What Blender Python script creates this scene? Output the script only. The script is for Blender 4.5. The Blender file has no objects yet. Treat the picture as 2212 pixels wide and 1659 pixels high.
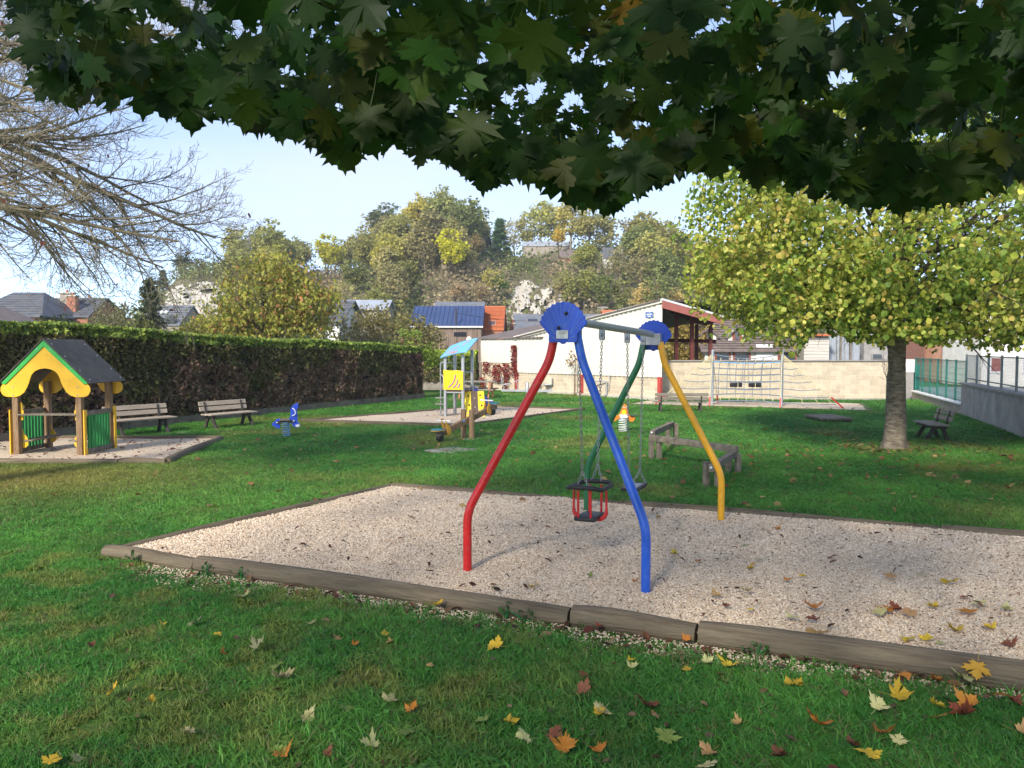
import bpy, bmesh, math, random
import numpy as np
from mathutils import Vector, Matrix, Euler
R_ = math.radians
random.seed(7)
RNG = np.random.default_rng(11)
scene = bpy.context.scene
COL = scene.collection

# ------------------------------------------------------------------ camera, sky, sun, exposure
FPX, CXP, CYP, EYE = 1703.0, 1106.0, 829.5, 2.2
PITCH = math.atan(79.5 / FPX)
cam_d = bpy.data.cameras.new('camera')
cam_d.sensor_fit = 'HORIZONTAL'
cam_d.angle = 2 * math.atan(CXP / FPX)
cam_d.clip_start = 0.05
cam_d.clip_end = 3000
cam = bpy.data.objects.new('camera', cam_d)
COL.objects.link(cam)
cam.location = (0, 0, EYE)
cam.rotation_euler = (math.pi / 2 - PITCH, 0, 0)
scene.camera = cam

SUN_AZ = Vector((-0.45, -0.893, 0)).normalized()
SUN_EL = R_(33)
world = bpy.data.worlds.new('World')
scene.world = world
world.use_nodes = True
wn = world.node_tree
wn.nodes.clear()
w_out = wn.nodes.new('ShaderNodeOutputWorld')
w_bg = wn.nodes.new('ShaderNodeBackground')
w_sky = wn.nodes.new('ShaderNodeTexSky')
w_sky.sky_type = 'NISHITA'
w_sky.sun_disc = False
w_sky.sun_elevation = SUN_EL
w_sky.sun_rotation = math.atan2(SUN_AZ.x, SUN_AZ.y)
w_sky.air_density = 0.5
w_sky.dust_density = 0.4
w_sky.ozone_density = 1.0
w_tc = wn.nodes.new('ShaderNodeTexCoord')
w_map = wn.nodes.new('ShaderNodeMapping')
w_map.inputs['Scale'].default_value = (1.0, 1.0, 3.2)
w_noise = wn.nodes.new('ShaderNodeTexNoise')
w_noise.inputs['Scale'].default_value = 1.7
w_noise.inputs['Detail'].default_value = 5
w_ramp = wn.nodes.new('ShaderNodeValToRGB')
w_ramp.color_ramp.elements[0].position = 0.42
w_ramp.color_ramp.elements[0].color = (0.04, 0.04, 0.04, 1)
w_ramp.color_ramp.elements[1].position = 0.72
w_ramp.color_ramp.elements[1].color = (0.75, 0.75, 0.75, 1)
w_mix = wn.nodes.new('ShaderNodeMixRGB')
w_mix.inputs['Color2'].default_value = (2.5, 2.65, 3.0, 1)
wl = wn.links.new
wl(w_tc.outputs['Generated'], w_map.inputs['Vector'])
wl(w_map.outputs['Vector'], w_noise.inputs['Vector'])
wl(w_noise.outputs['Fac'], w_ramp.inputs['Fac'])
wl(w_ramp.outputs['Color'], w_mix.inputs['Fac'])
wl(w_sky.outputs['Color'], w_mix.inputs['Color1'])
wl(w_mix.outputs['Color'], w_bg.inputs['Color'])
wl(w_bg.outputs['Background'], w_out.inputs['Surface'])
w_bg.inputs['Strength'].default_value = 0.15

sun_d = bpy.data.lights.new('sun', 'SUN')
sun_d.energy = 2.2
sun_d.angle = R_(7)
sun_d.color = (1.0, 0.93, 0.82)
sun = bpy.data.objects.new('sun', sun_d)
COL.objects.link(sun)
to_sun = Vector((SUN_AZ.x * math.cos(SUN_EL), SUN_AZ.y * math.cos(SUN_EL), math.sin(SUN_EL)))
sun.rotation_euler = to_sun.to_track_quat('Z', 'Y').to_euler()
sun.location = (-30, -40, 40)

scene.render.engine = 'CYCLES'
scene.view_settings.view_transform = 'Standard'
scene.view_settings.look = 'None'
scene.view_settings.gamma = 1.0
scene.view_settings.use_curve_mapping = False
scene.view_settings.exposure = 1.38
scene.cycles.max_bounces = 6
scene.cycles.transparent_max_bounces = 6

# ------------------------------------------------------------------ picture geometry helpers
CT, ST = math.cos(PITCH), math.sin(PITCH)
def ray(u, v):
    x = (u - CXP) / FPX; up = (CYP - v) / FPX
    return Vector((x, CT + up * ST, -ST + up * CT))
def gp(u, v, z=0.0):
    d = ray(u, v); t = (z - EYE) / d.z
    return Vector((d.x * t, d.y * t, z))
def at(u, v, Y):
    d = ray(u, v); t = Y / d.y
    return Vector((d.x * t, Y, EYE + d.z * t))
def proj(p):
    yy = p[1] * CT - (p[2] - EYE) * ST
    zz = p[1] * ST + (p[2] - EYE) * CT
    return CXP + FPX * p[0] / yy, CYP - FPX * zz / yy
def proj_np(P):
    yy = P[:, 1] * CT - (P[:, 2] - EYE) * ST
    zz = P[:, 1] * ST + (P[:, 2] - EYE) * CT
    yy = np.maximum(yy, 0.05)
    return CXP + FPX * P[:, 0] / yy, CYP - FPX * zz / yy, yy

# ------------------------------------------------------------------ objects
def link(o, parent=None):
    COL.objects.link(o)
    if parent is not None: o.parent = parent
    return o
def tag(o, label=None, cat=None, group=None, kind=None):
    if label: o['label'] = label
    if cat: o['category'] = cat
    if group: o['group'] = group
    if kind: o['kind'] = kind
    return o
def thing(name, label, cat, loc=(0, 0, 0), rz=0.0, group=None):
    o = bpy.data.objects.new(name, None)
    o.empty_display_size = 0.2
    link(o)
    o.location = loc; o.rotation_euler = (0, 0, rz)
    return tag(o, label, cat, group)
def copy_tree(o, parent=None):
    c = o.copy(); COL.objects.link(c)
    if parent is not None: c.parent = parent
    for ch in list(o.children): copy_tree(ch, c)
    return c

class MB:
    """collects shapes, links them as one mesh object"""
    def __init__(s): s.v = []; s.f = []
    def add(s, vs, fs, Mx=None):
        b = len(s.v)
        for p in vs:
            p = Vector(p)
            s.v.append(tuple(Mx @ p) if Mx is not None else tuple(p))
        s.f += [tuple(i + b for i in q) for q in fs]
        return s
    def box(s, c, d, rz=0.0, Mx=None):
        x, y, z = d[0] / 2, d[1] / 2, d[2] / 2
        vs = [(-x, -y, -z), (x, -y, -z), (x, y, -z), (-x, y, -z), (-x, -y, z), (x, -y, z), (x, y, z), (-x, y, z)]
        fs = [(0, 3, 2, 1), (4, 5, 6, 7), (0, 1, 5, 4), (1, 2, 6, 5), (2, 3, 7, 6), (3, 0, 4, 7)]
        L = Matrix.Translation(Vector(c)) @ Matrix.Rotation(rz, 4, 'Z')
        if Mx is not None: L = L @ Mx
        return s.add(vs, fs, L)
    def beam(s, p, q, w, h, roll=0.0):
        p = Vector(p); q = Vector(q); d = q - p; L = d.length; d.normalize()
        up = Vector((0, 0, 1)) if abs(d.z) < 0.95 else Vector((0, 1, 0))
        y = up.cross(d).normalized(); z = d.cross(y)
        if roll: y, z = y * math.cos(roll) + z * math.sin(roll), z * math.cos(roll) - y * math.sin(roll)
        Mx = Matrix(((d.x, y.x, z.x, (p.x + q.x) / 2), (d.y, y.y, z.y, (p.y + q.y) / 2), (d.z, y.z, z.z, (p.z + q.z) / 2), (0, 0, 0, 1)))
        x, yy, zz = L / 2, w / 2, h / 2
        vs = [(-x, -yy, -zz), (x, -yy, -zz), (x, yy, -zz), (-x, yy, -zz), (-x, -yy, zz), (x, -yy, zz), (x, yy, zz), (-x, yy, zz)]
        fs = [(0, 3, 2, 1), (4, 5, 6, 7), (0, 1, 5, 4), (1, 2, 6, 5), (2, 3, 7, 6), (3, 0, 4, 7)]
        return s.add(vs, fs, Mx)
    def tube(s, pts, r, n=8, caps=True, closed=False):
        pts = [Vector(p) for p in pts]; m = len(pts)
        rs = r if isinstance(r, (list, tuple)) else [r] * m
        b = len(s.v); prev = None
        for i, p in enumerate(pts):
            if closed: d = pts[(i + 1) % m] - pts[i - 1]
            else: d = pts[min(i + 1, m - 1)] - pts[max(i - 1, 0)]
            if d.length < 1e-9: d = Vector((0, 0, 1))
            d.normalize()
            if prev is None:
                a = Vector((0, 0, 1)) if abs(d.z) < 0.9 else Vector((1, 0, 0))
                x = a.cross(d).normalized()
            else:
                x = (prev - d * prev.dot(d))
                x = x.normalized() if x.length > 1e-6 else Vector((1, 0, 0))
            prev = x; y = d.cross(x)
            for k in range(n):
                a = 2 * math.pi * k / n
                s.v.append(tuple(p + (x * math.cos(a) + y * math.sin(a)) * rs[i]))
        rng = m if closed else m - 1
        for i in range(rng):
            j = (i + 1) % m
            for k in range(n):
                k2 = (k + 1) % n
                s.f.append((b + i * n + k, b + i * n + k2, b + j * n + k2, b + j * n + k))
        if caps and not closed:
            s.f.append(tuple(b + k for k in reversed(range(n))))
            s.f.append(tuple(b + (m - 1) * n + k for k in range(n)))
        return s
    def prism(s, out, d, Mx=None, y0=None):
        """outline in local x,z; extruded along y"""
        n = len(out); a = -d / 2 if y0 is None else y0
        vs = [(x, a, z) for x, z in out] + [(x, a + d, z) for x, z in out]
        fs = [tuple(range(n)), tuple(reversed(range(n, 2 * n)))]
        fs += [(i, i + n, (i + 1) % n + n, (i + 1) % n) for i in range(n)]
        return s.add(vs, fs, Mx)
    def ball(s, c, r, sc=(1, 1, 1), nu=12, nv=8):
        vs = []; fs = []
        for j in range(nv + 1):
            t = math.pi * j / nv
            for i in range(nu):
                a = 2 * math.pi * i / nu
                vs.append((c[0] + r * sc[0] * math.sin(t) * math.cos(a), c[1] + r * sc[1] * math.sin(t) * math.sin(a), c[2] + r * sc[2] * math.cos(t)))
        for j in range(nv):
            for i in range(nu):
                i2 = (i + 1) % nu
                fs.append((j * nu + i, (j + 1) * nu + i, (j + 1) * nu + i2, j * nu + i2))
        return s.add(vs, fs)
    def build(s, name, mat, parent=None, bevel=0.0, smooth=True, ang=35, bseg=2):
        me = bpy.data.meshes.new(name)
        me.from_pydata(s.v, [], s.f)
        bm = bmesh.new(); bm.from_mesh(me)
        bmesh.ops.recalc_face_normals(bm, faces=bm.faces)
        bm.to_mesh(me); bm.free()
        if smooth:
            me.shade_smooth(); me.set_sharp_from_angle(angle=R_(ang))
        if mat: me.materials.append(mat)
        o = link(bpy.data.objects.new(name, me), parent)
        if bevel:
            b = o.modifiers.new('edge', 'BEVEL'); b.width = bevel; b.segments = bseg; b.limit_method = 'ANGLE'; b.angle_limit = R_(40)
        return o

def np_mesh(name, V, F, mat, parent=None, cols=None, smooth=False):
    """V (n,3); F (m,k) index array; cols (n,3) per vertex"""
    me = bpy.data.meshes.new(name)
    V = np.ascontiguousarray(V, dtype=np.float32); F = np.ascontiguousarray(F, dtype=np.int32)
    m, k = F.shape
    me.vertices.add(len(V)); me.vertices.foreach_set('co', V.ravel())
    me.loops.add(m * k); me.loops.foreach_set('vertex_index', F.ravel())
    me.polygons.add(m)
    me.polygons.foreach_set('loop_start', np.arange(0, m * k, k, dtype=np.int32))
    me.update(calc_edges=True)
    if cols is not None:
        a = me.attributes.new('Col', 'FLOAT_COLOR', 'POINT')
        c4 = np.ones((len(V), 4), np.float32); c4[:, :3] = cols
        a.data.foreach_set('color', c4.ravel())
    if smooth: me.shade_smooth()
    if mat: me.materials.append(mat)
    if name is None: return me
    return link(bpy.data.objects.new(name, me), parent)

# ------------------------------------------------------------------ materials
def new_mat(name):
    m = bpy.data.materials.new(name); m.use_nodes = True
    nt = m.node_tree; nt.nodes.clear()
    out = nt.nodes.new('ShaderNodeOutputMaterial')
    return m, nt, out
def P(name, col, rough=0.6, var=0.12, scale=6.0, bump=0.0, bscale=60.0, metal=0.0, spec=0.4, col2=None, stretch=(1, 1, 1), island=0.0, coat=0.0, dirt=None, dscale=3.0, damt=0.5):
    """painted / plain surface: base colour broken by noise, fine relief, optional per-piece tone"""
    m, nt, out = new_mat(name); N = nt.nodes.new; L = nt.links.new
    b = N('ShaderNodeBsdfPrincipled'); L(b.outputs[0], out.inputs['Surface'])
    b.inputs['Roughness'].default_value = rough; b.inputs['Metallic'].default_value = metal
    b.inputs['Specular IOR Level'].default_value = spec; b.inputs['Coat Weight'].default_value = coat
    tc = N('ShaderNodeTexCoord'); mp = N('ShaderNodeMapping'); mp.inputs['Scale'].default_value = stretch
    L(tc.outputs['Object'], mp.inputs['Vector'])
    n = N('ShaderNodeTexNoise'); n.inputs['Scale'].default_value = scale; n.inputs['Detail'].default_value = 6; n.inputs['Roughness'].default_value = 0.62
    L(mp.outputs['Vector'], n.inputs['Vector'])
    mix = N('ShaderNodeMixRGB')
    c1 = tuple(max(0, c * (1 - var)) for c in col); c2 = col2 or tuple(min(1, c * (1 + var)) for c in col)
    mix.inputs['Color1'].default_value = (*c1, 1); mix.inputs['Color2'].default_value = (*c2, 1)
    mr = N('ShaderNodeMapRange'); mr.inputs['From Min'].default_value = 0.33; mr.inputs['From Max'].default_value = 0.67
    L(n.outputs['Fac'], mr.inputs['Value']); L(mr.outputs['Result'], mix.inputs['Fac'])
    last = mix.outputs['Color']
    if dirt:
        n2 = N('ShaderNodeTexNoise'); n2.inputs['Scale'].default_value = dscale; n2.inputs['Detail'].default_value = 8; n2.inputs['Roughness'].default_value = 0.7
        L(mp.outputs['Vector'], n2.inputs['Vector'])
        r2 = N('ShaderNodeMapRange'); r2.inputs['From Min'].default_value = 0.5; r2.inputs['From Max'].default_value = 0.72; r2.inputs['To Max'].default_value = damt
        L(n2.outputs['Fac'], r2.inputs['Value'])
        mx = N('ShaderNodeMixRGB'); mx.inputs['Color2'].default_value = (*dirt, 1)
        L(r2.outputs['Result'], mx.inputs['Fac']); L(last, mx.inputs['Color1']); last = mx.outputs['Color']
    if island:
        g = N('ShaderNodeNewGeometry'); hv = N('ShaderNodeHueSaturation')
        r3 = N('ShaderNodeMapRange'); r3.inputs['To Min'].default_value = 1 - island; r3.inputs['To Max'].default_value = 1 + island
        L(g.outputs['Random Per Island'], r3.inputs['Value']); L(r3.outputs['Result'], hv.inputs['Value'])
        L(last, hv.inputs['Color']); last = hv.outputs['Color']
    L(last, b.inputs['Base Color'])
    if bump:
        n3 = N('ShaderNodeTexNoise'); n3.inputs['Scale'].default_value = bscale; n3.inputs['Detail'].default_value = 5
        L(mp.outputs['Vector'], n3.inputs['Vector'])
        bp = N('ShaderNodeBump'); bp.inputs['Strength'].default_value = bump; bp.inputs['Distance'].default_value = 0.02
        L(n3.outputs['Fac'], bp.inputs['Height']); L(bp.outputs['Normal'], b.inputs['Normal'])
    return m
def LEAF(name, trans=0.35, rough=0.55, use_attr=True, inst=False, tint=(1, 1, 1), spec=0.25, var=0.0, vscale=30):
    """leaf surface: colour from the leaf itself times the object's colour, thin and light-passing"""
    m, nt, out = new_mat(name); N = nt.nodes.new; L = nt.links.new
    oi = N('ShaderNodeObjectInfo'); mul = N('ShaderNodeMixRGB'); mul.blend_type = 'MULTIPLY'; mul.inputs['Fac'].default_value = 1
    L(oi.outputs['Color'], mul.inputs['Color1'])
    if use_attr:
        at_ = N('ShaderNodeAttribute'); at_.attribute_name = 'Col'
        if inst: at_.attribute_type = 'INSTANCER'
        L(at_.outputs['Color'], mul.inputs['Color2'])
    else: mul.inputs['Color2'].default_value = (*tint, 1)
    last = mul.outputs['Color']
    if var:
        tc = N('ShaderNodeTexCoord'); n = N('ShaderNodeTexNoise'); n.inputs['Scale'].default_value = vscale; n.inputs['Detail'].default_value = 4
        L(tc.outputs['Object'], n.inputs['Vector'])
        r = N('ShaderNodeMapRange'); r.inputs['From Min'].default_value = .3; r.inputs['From Max'].default_value = .7
        r.inputs['To Min'].default_value = 1 - var; r.inputs['To Max'].default_value = 1 + var
        hv = N('ShaderNodeHueSaturation'); L(n.outputs['Fac'], r.inputs['Value']); L(r.outputs['Result'], hv.inputs['Value']); L(last, hv.inputs['Color']); last = hv.outputs['Color']
    d = N('ShaderNodeBsdfPrincipled'); d.inputs['Roughness'].default_value = rough; d.inputs['Specular IOR Level'].default_value = spec
    t = N('ShaderNodeBsdfTranslucent'); ms = N('ShaderNodeMixShader'); ms.inputs['Fac'].default_value = trans
    L(last, d.inputs['Base Color']); L(last, t.inputs['Color'])
    L(d.outputs[0], ms.inputs[1]); L(t.outputs[0], ms.inputs[2]); L(ms.outputs[0], out.inputs['Surface'])
    return m

MT = {}
MT['red'] = P('red_paint', (0.55, 0.012, 0.012), 0.38, 0.12, 5, coat=0.15, dirt=(0.42, 0.13, 0.10), dscale=16, damt=0.6, bump=0.04, bscale=60)
MT['blue'] = P('blue_paint', (0.018, 0.10, 0.52), 0.38, 0.12, 5, coat=0.15, dirt=(0.10, 0.17, 0.42), dscale=16, damt=0.6, bump=0.04, bscale=60)
MT['green'] = P('green_paint', (0.012, 0.12, 0.045), 0.35, 0.08, 3, coat=0.2)
MT['yellow'] = P('yellow_paint', (0.78, 0.38, 0.015), 0.38, 0.10, 5, coat=0.15, dirt=(0.50, 0.27, 0.05), dscale=14, damt=0.6, bump=0.04, bscale=60)
MT['shell'] = P('blue_board', (0.014, 0.070, 0.50), 0.45, 0.12, 6, bump=0.05, bscale=150, dirt=(0.05, 0.12, 0.45), dscale=9, damt=0.5)
MT['shell_line'] = P('pale_groove', (0.16, 0.30, 0.62), 0.6, 0.1)
MT['steel'] = P('galvanised_steel', (0.42, 0.44, 0.46), 0.42, 0.12, 12, metal=0.55, spec=0.5, dirt=(0.25, 0.26, 0.27), damt=0.4)
MT['chain'] = P('chain_steel', (0.30, 0.30, 0.30), 0.38, 0.2, 30, metal=0.8)
MT['rubber'] = P('black_rubber', (0.018, 0.018, 0.02), 0.5, 0.2, 20, bump=0.1, dirt=(0.07, 0.065, 0.06), damt=0.5)
MT['dark'] = P('dark_plastic', (0.012, 0.012, 0.014), 0.35, 0.1)
MT['plate'] = P('sign_plate', (0.55, 0.57, 0.57), 0.4, 0.05, metal=0.2)
MT['ink'] = P('black_print', (0.02, 0.02, 0.02), 0.6, 0.0)
MT['wood_log'] = P('weathered_log', (0.125, 0.093, 0.058), 0.9, 0.3, 5, bump=1.0, bscale=14, col2=(0.235, 0.185, 0.12), stretch=(0.3, 4, 4), dirt=(0.05, 0.047, 0.03), dscale=2.6, damt=0.85)
MT['wood_post'] = P('post_wood', (0.22, 0.13, 0.065), 0.75, 0.25, 6, bump=0.25, bscale=30, stretch=(3, 3, 0.4), col2=(0.34, 0.22, 0.12), dirt=(0.13, 0.09, 0.055), damt=0.5)
MT['wood_grey'] = P('grey_wood', (0.175, 0.14, 0.10), 0.85, 0.3, 7, bump=0.35, bscale=30, stretch=(1, 1, 1), col2=(0.28, 0.235, 0.175), dirt=(0.08, 0.066, 0.048), damt=0.7)
MT['wood_slat'] = P('bench_slat', (0.44, 0.345, 0.25), 0.7, 0.2, 6, bump=0.2, bscale=40, stretch=(0.3, 3, 3), col2=(0.56, 0.46, 0.35), dirt=(0.2, 0.16, 0.12), damt=0.5)
MT['slat_grey'] = P('bench_slat_grey', (0.21, 0.185, 0.15), 0.75, 0.2, 6, bump=0.2, bscale=40, stretch=(0.3, 3, 3), col2=(0.32, 0.28, 0.23))
MT['cast'] = P('dark_leg_concrete', (0.045, 0.038, 0.033), 0.8, 0.3, 10, bump=0.2, dirt=(0.16, 0.14, 0.12), damt=0.5)
MT['conc'] = P('concrete', (0.30, 0.28, 0.25), 0.9, 0.2, 6, bump=0.3, bscale=50, dirt=(0.16, 0.15, 0.12), damt=0.6)
MT['conc_pale'] = P('pale_concrete', (0.50, 0.46, 0.38), 0.9, 0.15, 6, bump=0.3, bscale=50, dirt=(0.25, 0.23, 0.18), damt=0.6)
MT['ply'] = P('yellow_board', (0.80, 0.46, 0.02), 0.45, 0.08, 4, dirt=(0.50, 0.28, 0.03), dscale=5, damt=0.45)
MT['ply_green'] = P('green_board', (0.04, 0.42, 0.07), 0.45, 0.1, 4, dirt=(0.03, 0.25, 0.05), damt=0.4)
MT['slat_green'] = P('green_slat', (0.012, 0.24, 0.05), 0.5, 0.2, 6, dirt=(0.02, 0.12, 0.04), damt=0.5)
MT['felt'] = P('roof_board_dark', (0.085, 0.078, 0.07), 0.85, 0.2, 6, bump=0.2, bscale=80, dirt=(0.15, 0.135, 0.11), dscale=4, damt=0.6)
MT['lemon'] = P('lemon_panel', (0.85, 0.64, 0.02), 0.4, 0.05, 4)
MT['pink'] = P('pink_inlay', (0.42, 0.13, 0.36), 0.5, 0.05)
MT['sky_roof'] = P('light_blue_panel', (0.16, 0.44, 0.80), 0.4, 0.05, 4)
MT['orange'] = P('orange_panel', (0.75, 0.20, 0.02), 0.45, 0.08, 4)
MT['white'] = P('white_plastic', (0.78, 0.78, 0.76), 0.4, 0.05)
MT['spring_blue'] = P('spring_blue', (0.10, 0.25, 0.50), 0.4, 0.1)
MT['spring_white'] = P('spring_white', (0.75, 0.75, 0.73), 0.4, 0.1)
MT['seal'] = P('royal_blue_board', (0.02, 0.08, 0.62), 0.42, 0.06, 4)
MT['teal'] = P('teal_seat', (0.02, 0.22, 0.28), 0.5, 0.15)
MT['amber'] = P('amber_guard', (0.70, 0.36, 0.05), 0.5, 0.1)
MT['slide'] = P('violet_slide', (0.12, 0.15, 0.60), 0.4, 0.08)
MT['brown'] = P('brown_panel', (0.10, 0.065, 0.045), 0.6, 0.15)
MT['clad'] = P('cream_cladding', (0.66, 0.635, 0.545), 0.5, 0.05, 2, dirt=(0.60, 0.57, 0.48), dscale=1.5, damt=0.4)
MT['block'] = P('stone_block', (0.54, 0.45, 0.32), 0.9, 0.10, 4, bump=0.3, bscale=40, island=0.12, dirt=(0.50, 0.43, 0.32), dscale=1.0, damt=0.5)
MT['mortar'] = P('mortar', (0.74, 0.68, 0.55), 0.95, 0.1, 5, dirt=(0.5, 0.45, 0.36), dscale=1, damt=0.5)
MT['rust_red'] = P('red_oxide_steel', (0.42, 0.06, 0.045), 0.6, 0.15, 4)
MT['dark_red'] = P('dark_red_steel', (0.12, 0.025, 0.02), 0.6, 0.15, 4)
MT['salmon'] = P('salmon_fascia', (0.40, 0.13, 0.10), 0.5, 0.1, 4)
MT['slate'] = P('slate_roof', (0.105, 0.11, 0.125), 0.6, 0.25, 1.5, bump=0.3, bscale=12, island=0.12, dirt=(0.20, 0.19, 0.16), dscale=0.8, damt=0.6)
MT['slate_pale'] = P('slate_roof_pale', (0.17, 0.18, 0.20), 0.6, 0.2, 2, bump=0.3, bscale=12, dirt=(0.11, 0.12, 0.13), dscale=1.5, damt=0.5)
MT['brown_tile'] = P('brown_tile_roof', (0.165, 0.13, 0.115), 0.8, 0.2, 3, bump=0.5, bscale=10, island=0.15, dirt=(0.24, 0.2, 0.17), damt=0.4)
MT['orange_tile'] = P('orange_tile_roof', (0.50, 0.15, 0.06), 0.75, 0.15, 3, bump=0.3, bscale=10, island=0.12, dirt=(0.35, 0.12, 0.06), damt=0.4)
MT['blue_metal'] = P('blue_metal_roof', (0.045, 0.075, 0.18), 0.42, 0.12, 1.0, metal=0.1, dirt=(0.07, 0.09, 0.15), damt=0.4)
MT['barn_wood'] = P('barn_boards', (0.20, 0.13, 0.095), 0.85, 0.3, 3, stretch=(4, 4, 0.3), island=0.25, col2=(0.34, 0.26, 0.2))
MT['wall_white'] = P('white_render', (0.72, 0.69, 0.63), 0.9, 0.08, 2, dirt=(0.5, 0.47, 0.42), damt=0.5)
MT['wall_brick'] = P('brick_wall', (0.38, 0.16, 0.10), 0.9, 0.25, 9, bump=0.3, island=0.15)
MT['wall_peach'] = P('peach_render', (0.66, 0.36, 0.24), 0.9, 0.1, 2)
MT['wall_grey'] = P('grey_render', (0.33, 0.31, 0.28), 0.9, 0.18, 2, bump=0.5, bscale=25, dirt=(0.15, 0.145, 0.135), dscale=1.8, damt=0.7)
MT['wall_old'] = P('old_stone_wall', (0.33, 0.29, 0.235), 0.95, 0.25, 4, bump=0.6, bscale=12, dirt=(0.17, 0.15, 0.12), dscale=2, damt=0.7)
MT['cap_white'] = P('white_coping', (0.74, 0.73, 0.70), 0.8, 0.08)
MT['fence_green'] = P('green_fence_steel', (0.012, 0.13, 0.10), 0.5, 0.1)
MT['fence_grey'] = P('grey_fence_steel', (0.17, 0.20, 0.20), 0.5, 0.1)
MT['glass'] = P('window_glass', (0.05, 0.06, 0.075), 0.12, 0.1, spec=0.7)
MT['shutter'] = P('old_red_shutter', (0.28, 0.08, 0.05), 0.8, 0.2)
MT['zinc'] = P('zinc_sheet', (0.42, 0.45, 0.49), 0.5, 0.15, 2, metal=0.25, dirt=(0.3, 0.3, 0.3), damt=0.5)
MT['peel'] = P('peeling_boards', (0.60, 0.55, 0.48), 0.9, 0.3, 3, stretch=(0.3, 0.3, 6), island=0.2, dirt=(0.25, 0.2, 0.17), dscale=3, damt=0.8)
MT['bark'] = P('lime_bark', (0.135, 0.105, 0.075), 0.95, 0.3, 6, bump=1.0, bscale=9, stretch=(1.3, 1.3, 3.6), col2=(0.26, 0.22, 0.16), dirt=(0.035, 0.028, 0.02), dscale=4, damt=0.95)
MT['wall_foot'] = P('mossy_foot_wall', (0.15, 0.13, 0.10), 0.95, 0.3, 4, bump=0.6, bscale=12, dirt=(0.05, 0.055, 0.03), dscale=2.5, damt=0.85)
MT['bark_dark'] = P('dark_bark', (0.065, 0.052, 0.04), 0.95, 0.3, 6, bump=0.5, bscale=14)
MT['twig'] = P('pale_twig', (0.175, 0.145, 0.105), 0.9, 0.3, 2, col2=(0.30, 0.26, 0.17), dirt=(0.07, 0.055, 0.045), dscale=1.2, damt=0.8)
MT['chalk'] = P('chalk', (0.50, 0.46, 0.39), 0.95, 0.08, 0.6, bump=0.8, bscale=1.5, dirt=(0.42, 0.36, 0.28), dscale=0.5, damt=0.85)
MT['asphalt'] = P('pale_asphalt', (0.26, 0.27, 0.28), 0.9, 0.1, 4, bump=0.1)
MT['rope_grey'] = P('grey_rope', (0.16, 0.20, 0.25), 0.8, 0.2, 30)
MT['rope_yellow'] = P('pale_yellow_rope', (0.62, 0.54, 0.30), 0.8, 0.2, 30)
MT['picnic'] = P('picnic_orange_wood', (0.40, 0.17, 0.08), 0.7, 0.2)
MT['sign_blue'] = P('enamel_blue', (0.05, 0.13, 0.36), 0.3, 0.05)
MT['leaf'] = LEAF('leaf', 0.45)
MT['leaf_far'] = LEAF('leaf_far', 0.45, 0.8, spec=0.1)
MT['maple'] = LEAF('maple_leaf', 0.5, 0.5, var=0.22, vscale=25)
MT['maple_obj'] = LEAF('maple_leaf_single', 0.5, 0.5, use_attr=False, var=0.22, vscale=25)
MT['fallen'] = LEAF('fallen_leaf', 0.15, 0.6, use_attr=False, var=0.28, vscale=30)
MT['grass'] = LEAF('grass_blade', 0.30, 0.5, inst=True, spec=0.3)
MT['hedge'] = LEAF('hedge_spray', 0.28, 0.7, spec=0.1)
MT['pebble'] = LEAF('pebble', 0.0, 0.85, inst=True, spec=0.2)
# ------------------------------------------------------------------ small numeric helpers
def vnoise(x, y, seed=0):
    x = np.asarray(x, float); y = np.asarray(y, float)
    xi = np.floor(x).astype(int); yi = np.floor(y).astype(int); fx = x - xi; fy = y - yi
    fx = fx * fx * (3 - 2 * fx); fy = fy * fy * (3 - 2 * fy)
    def h(a, b):
        n = (a * 374761393 + b * 668265263 + seed * 974711) & 0x7fffffff
        n = ((n ^ (n >> 13)) * 1274126177) & 0x7fffffff
        return ((n ^ (n >> 16)) & 0xffff) / 65535.0
    return (h(xi, yi) * (1 - fx) + h(xi + 1, yi) * fx) * (1 - fy) + (h(xi, yi + 1) * (1 - fx) + h(xi + 1, yi + 1) * fx) * fy
def fbm(x, y, seed=0, o=4):
    s = 0; a = 0.5; t = 0
    for i in range(o):
        s = s + a * vnoise(np.asarray(x) * 2 ** i, np.asarray(y) * 2 ** i, seed + i); t += a; a *= 0.5
    return s / t
def inpoly(x, y, poly):
    r = np.zeros(np.shape(x), bool); n = len(poly)
    for i in range(n):
        x1, y1 = poly[i][:2]; x2, y2 = poly[(i + 1) % n][:2]
        c = ((y1 > y) != (y2 > y)) & (x < (x2 - x1) * (y - y1) / ((y2 - y1) if y2 != y1 else 1e-9) + x1)
        r ^= c
    return r
def segdist(x, y, a, b):
    ax, ay = a[0], a[1]; dx, dy = b[0] - ax, b[1] - ay
    t = np.clip(((x - ax) * dx + (y - ay) * dy) / (dx * dx + dy * dy), 0, 1)
    return np.hypot(x - ax - t * dx, y - ay - t * dy)
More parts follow.
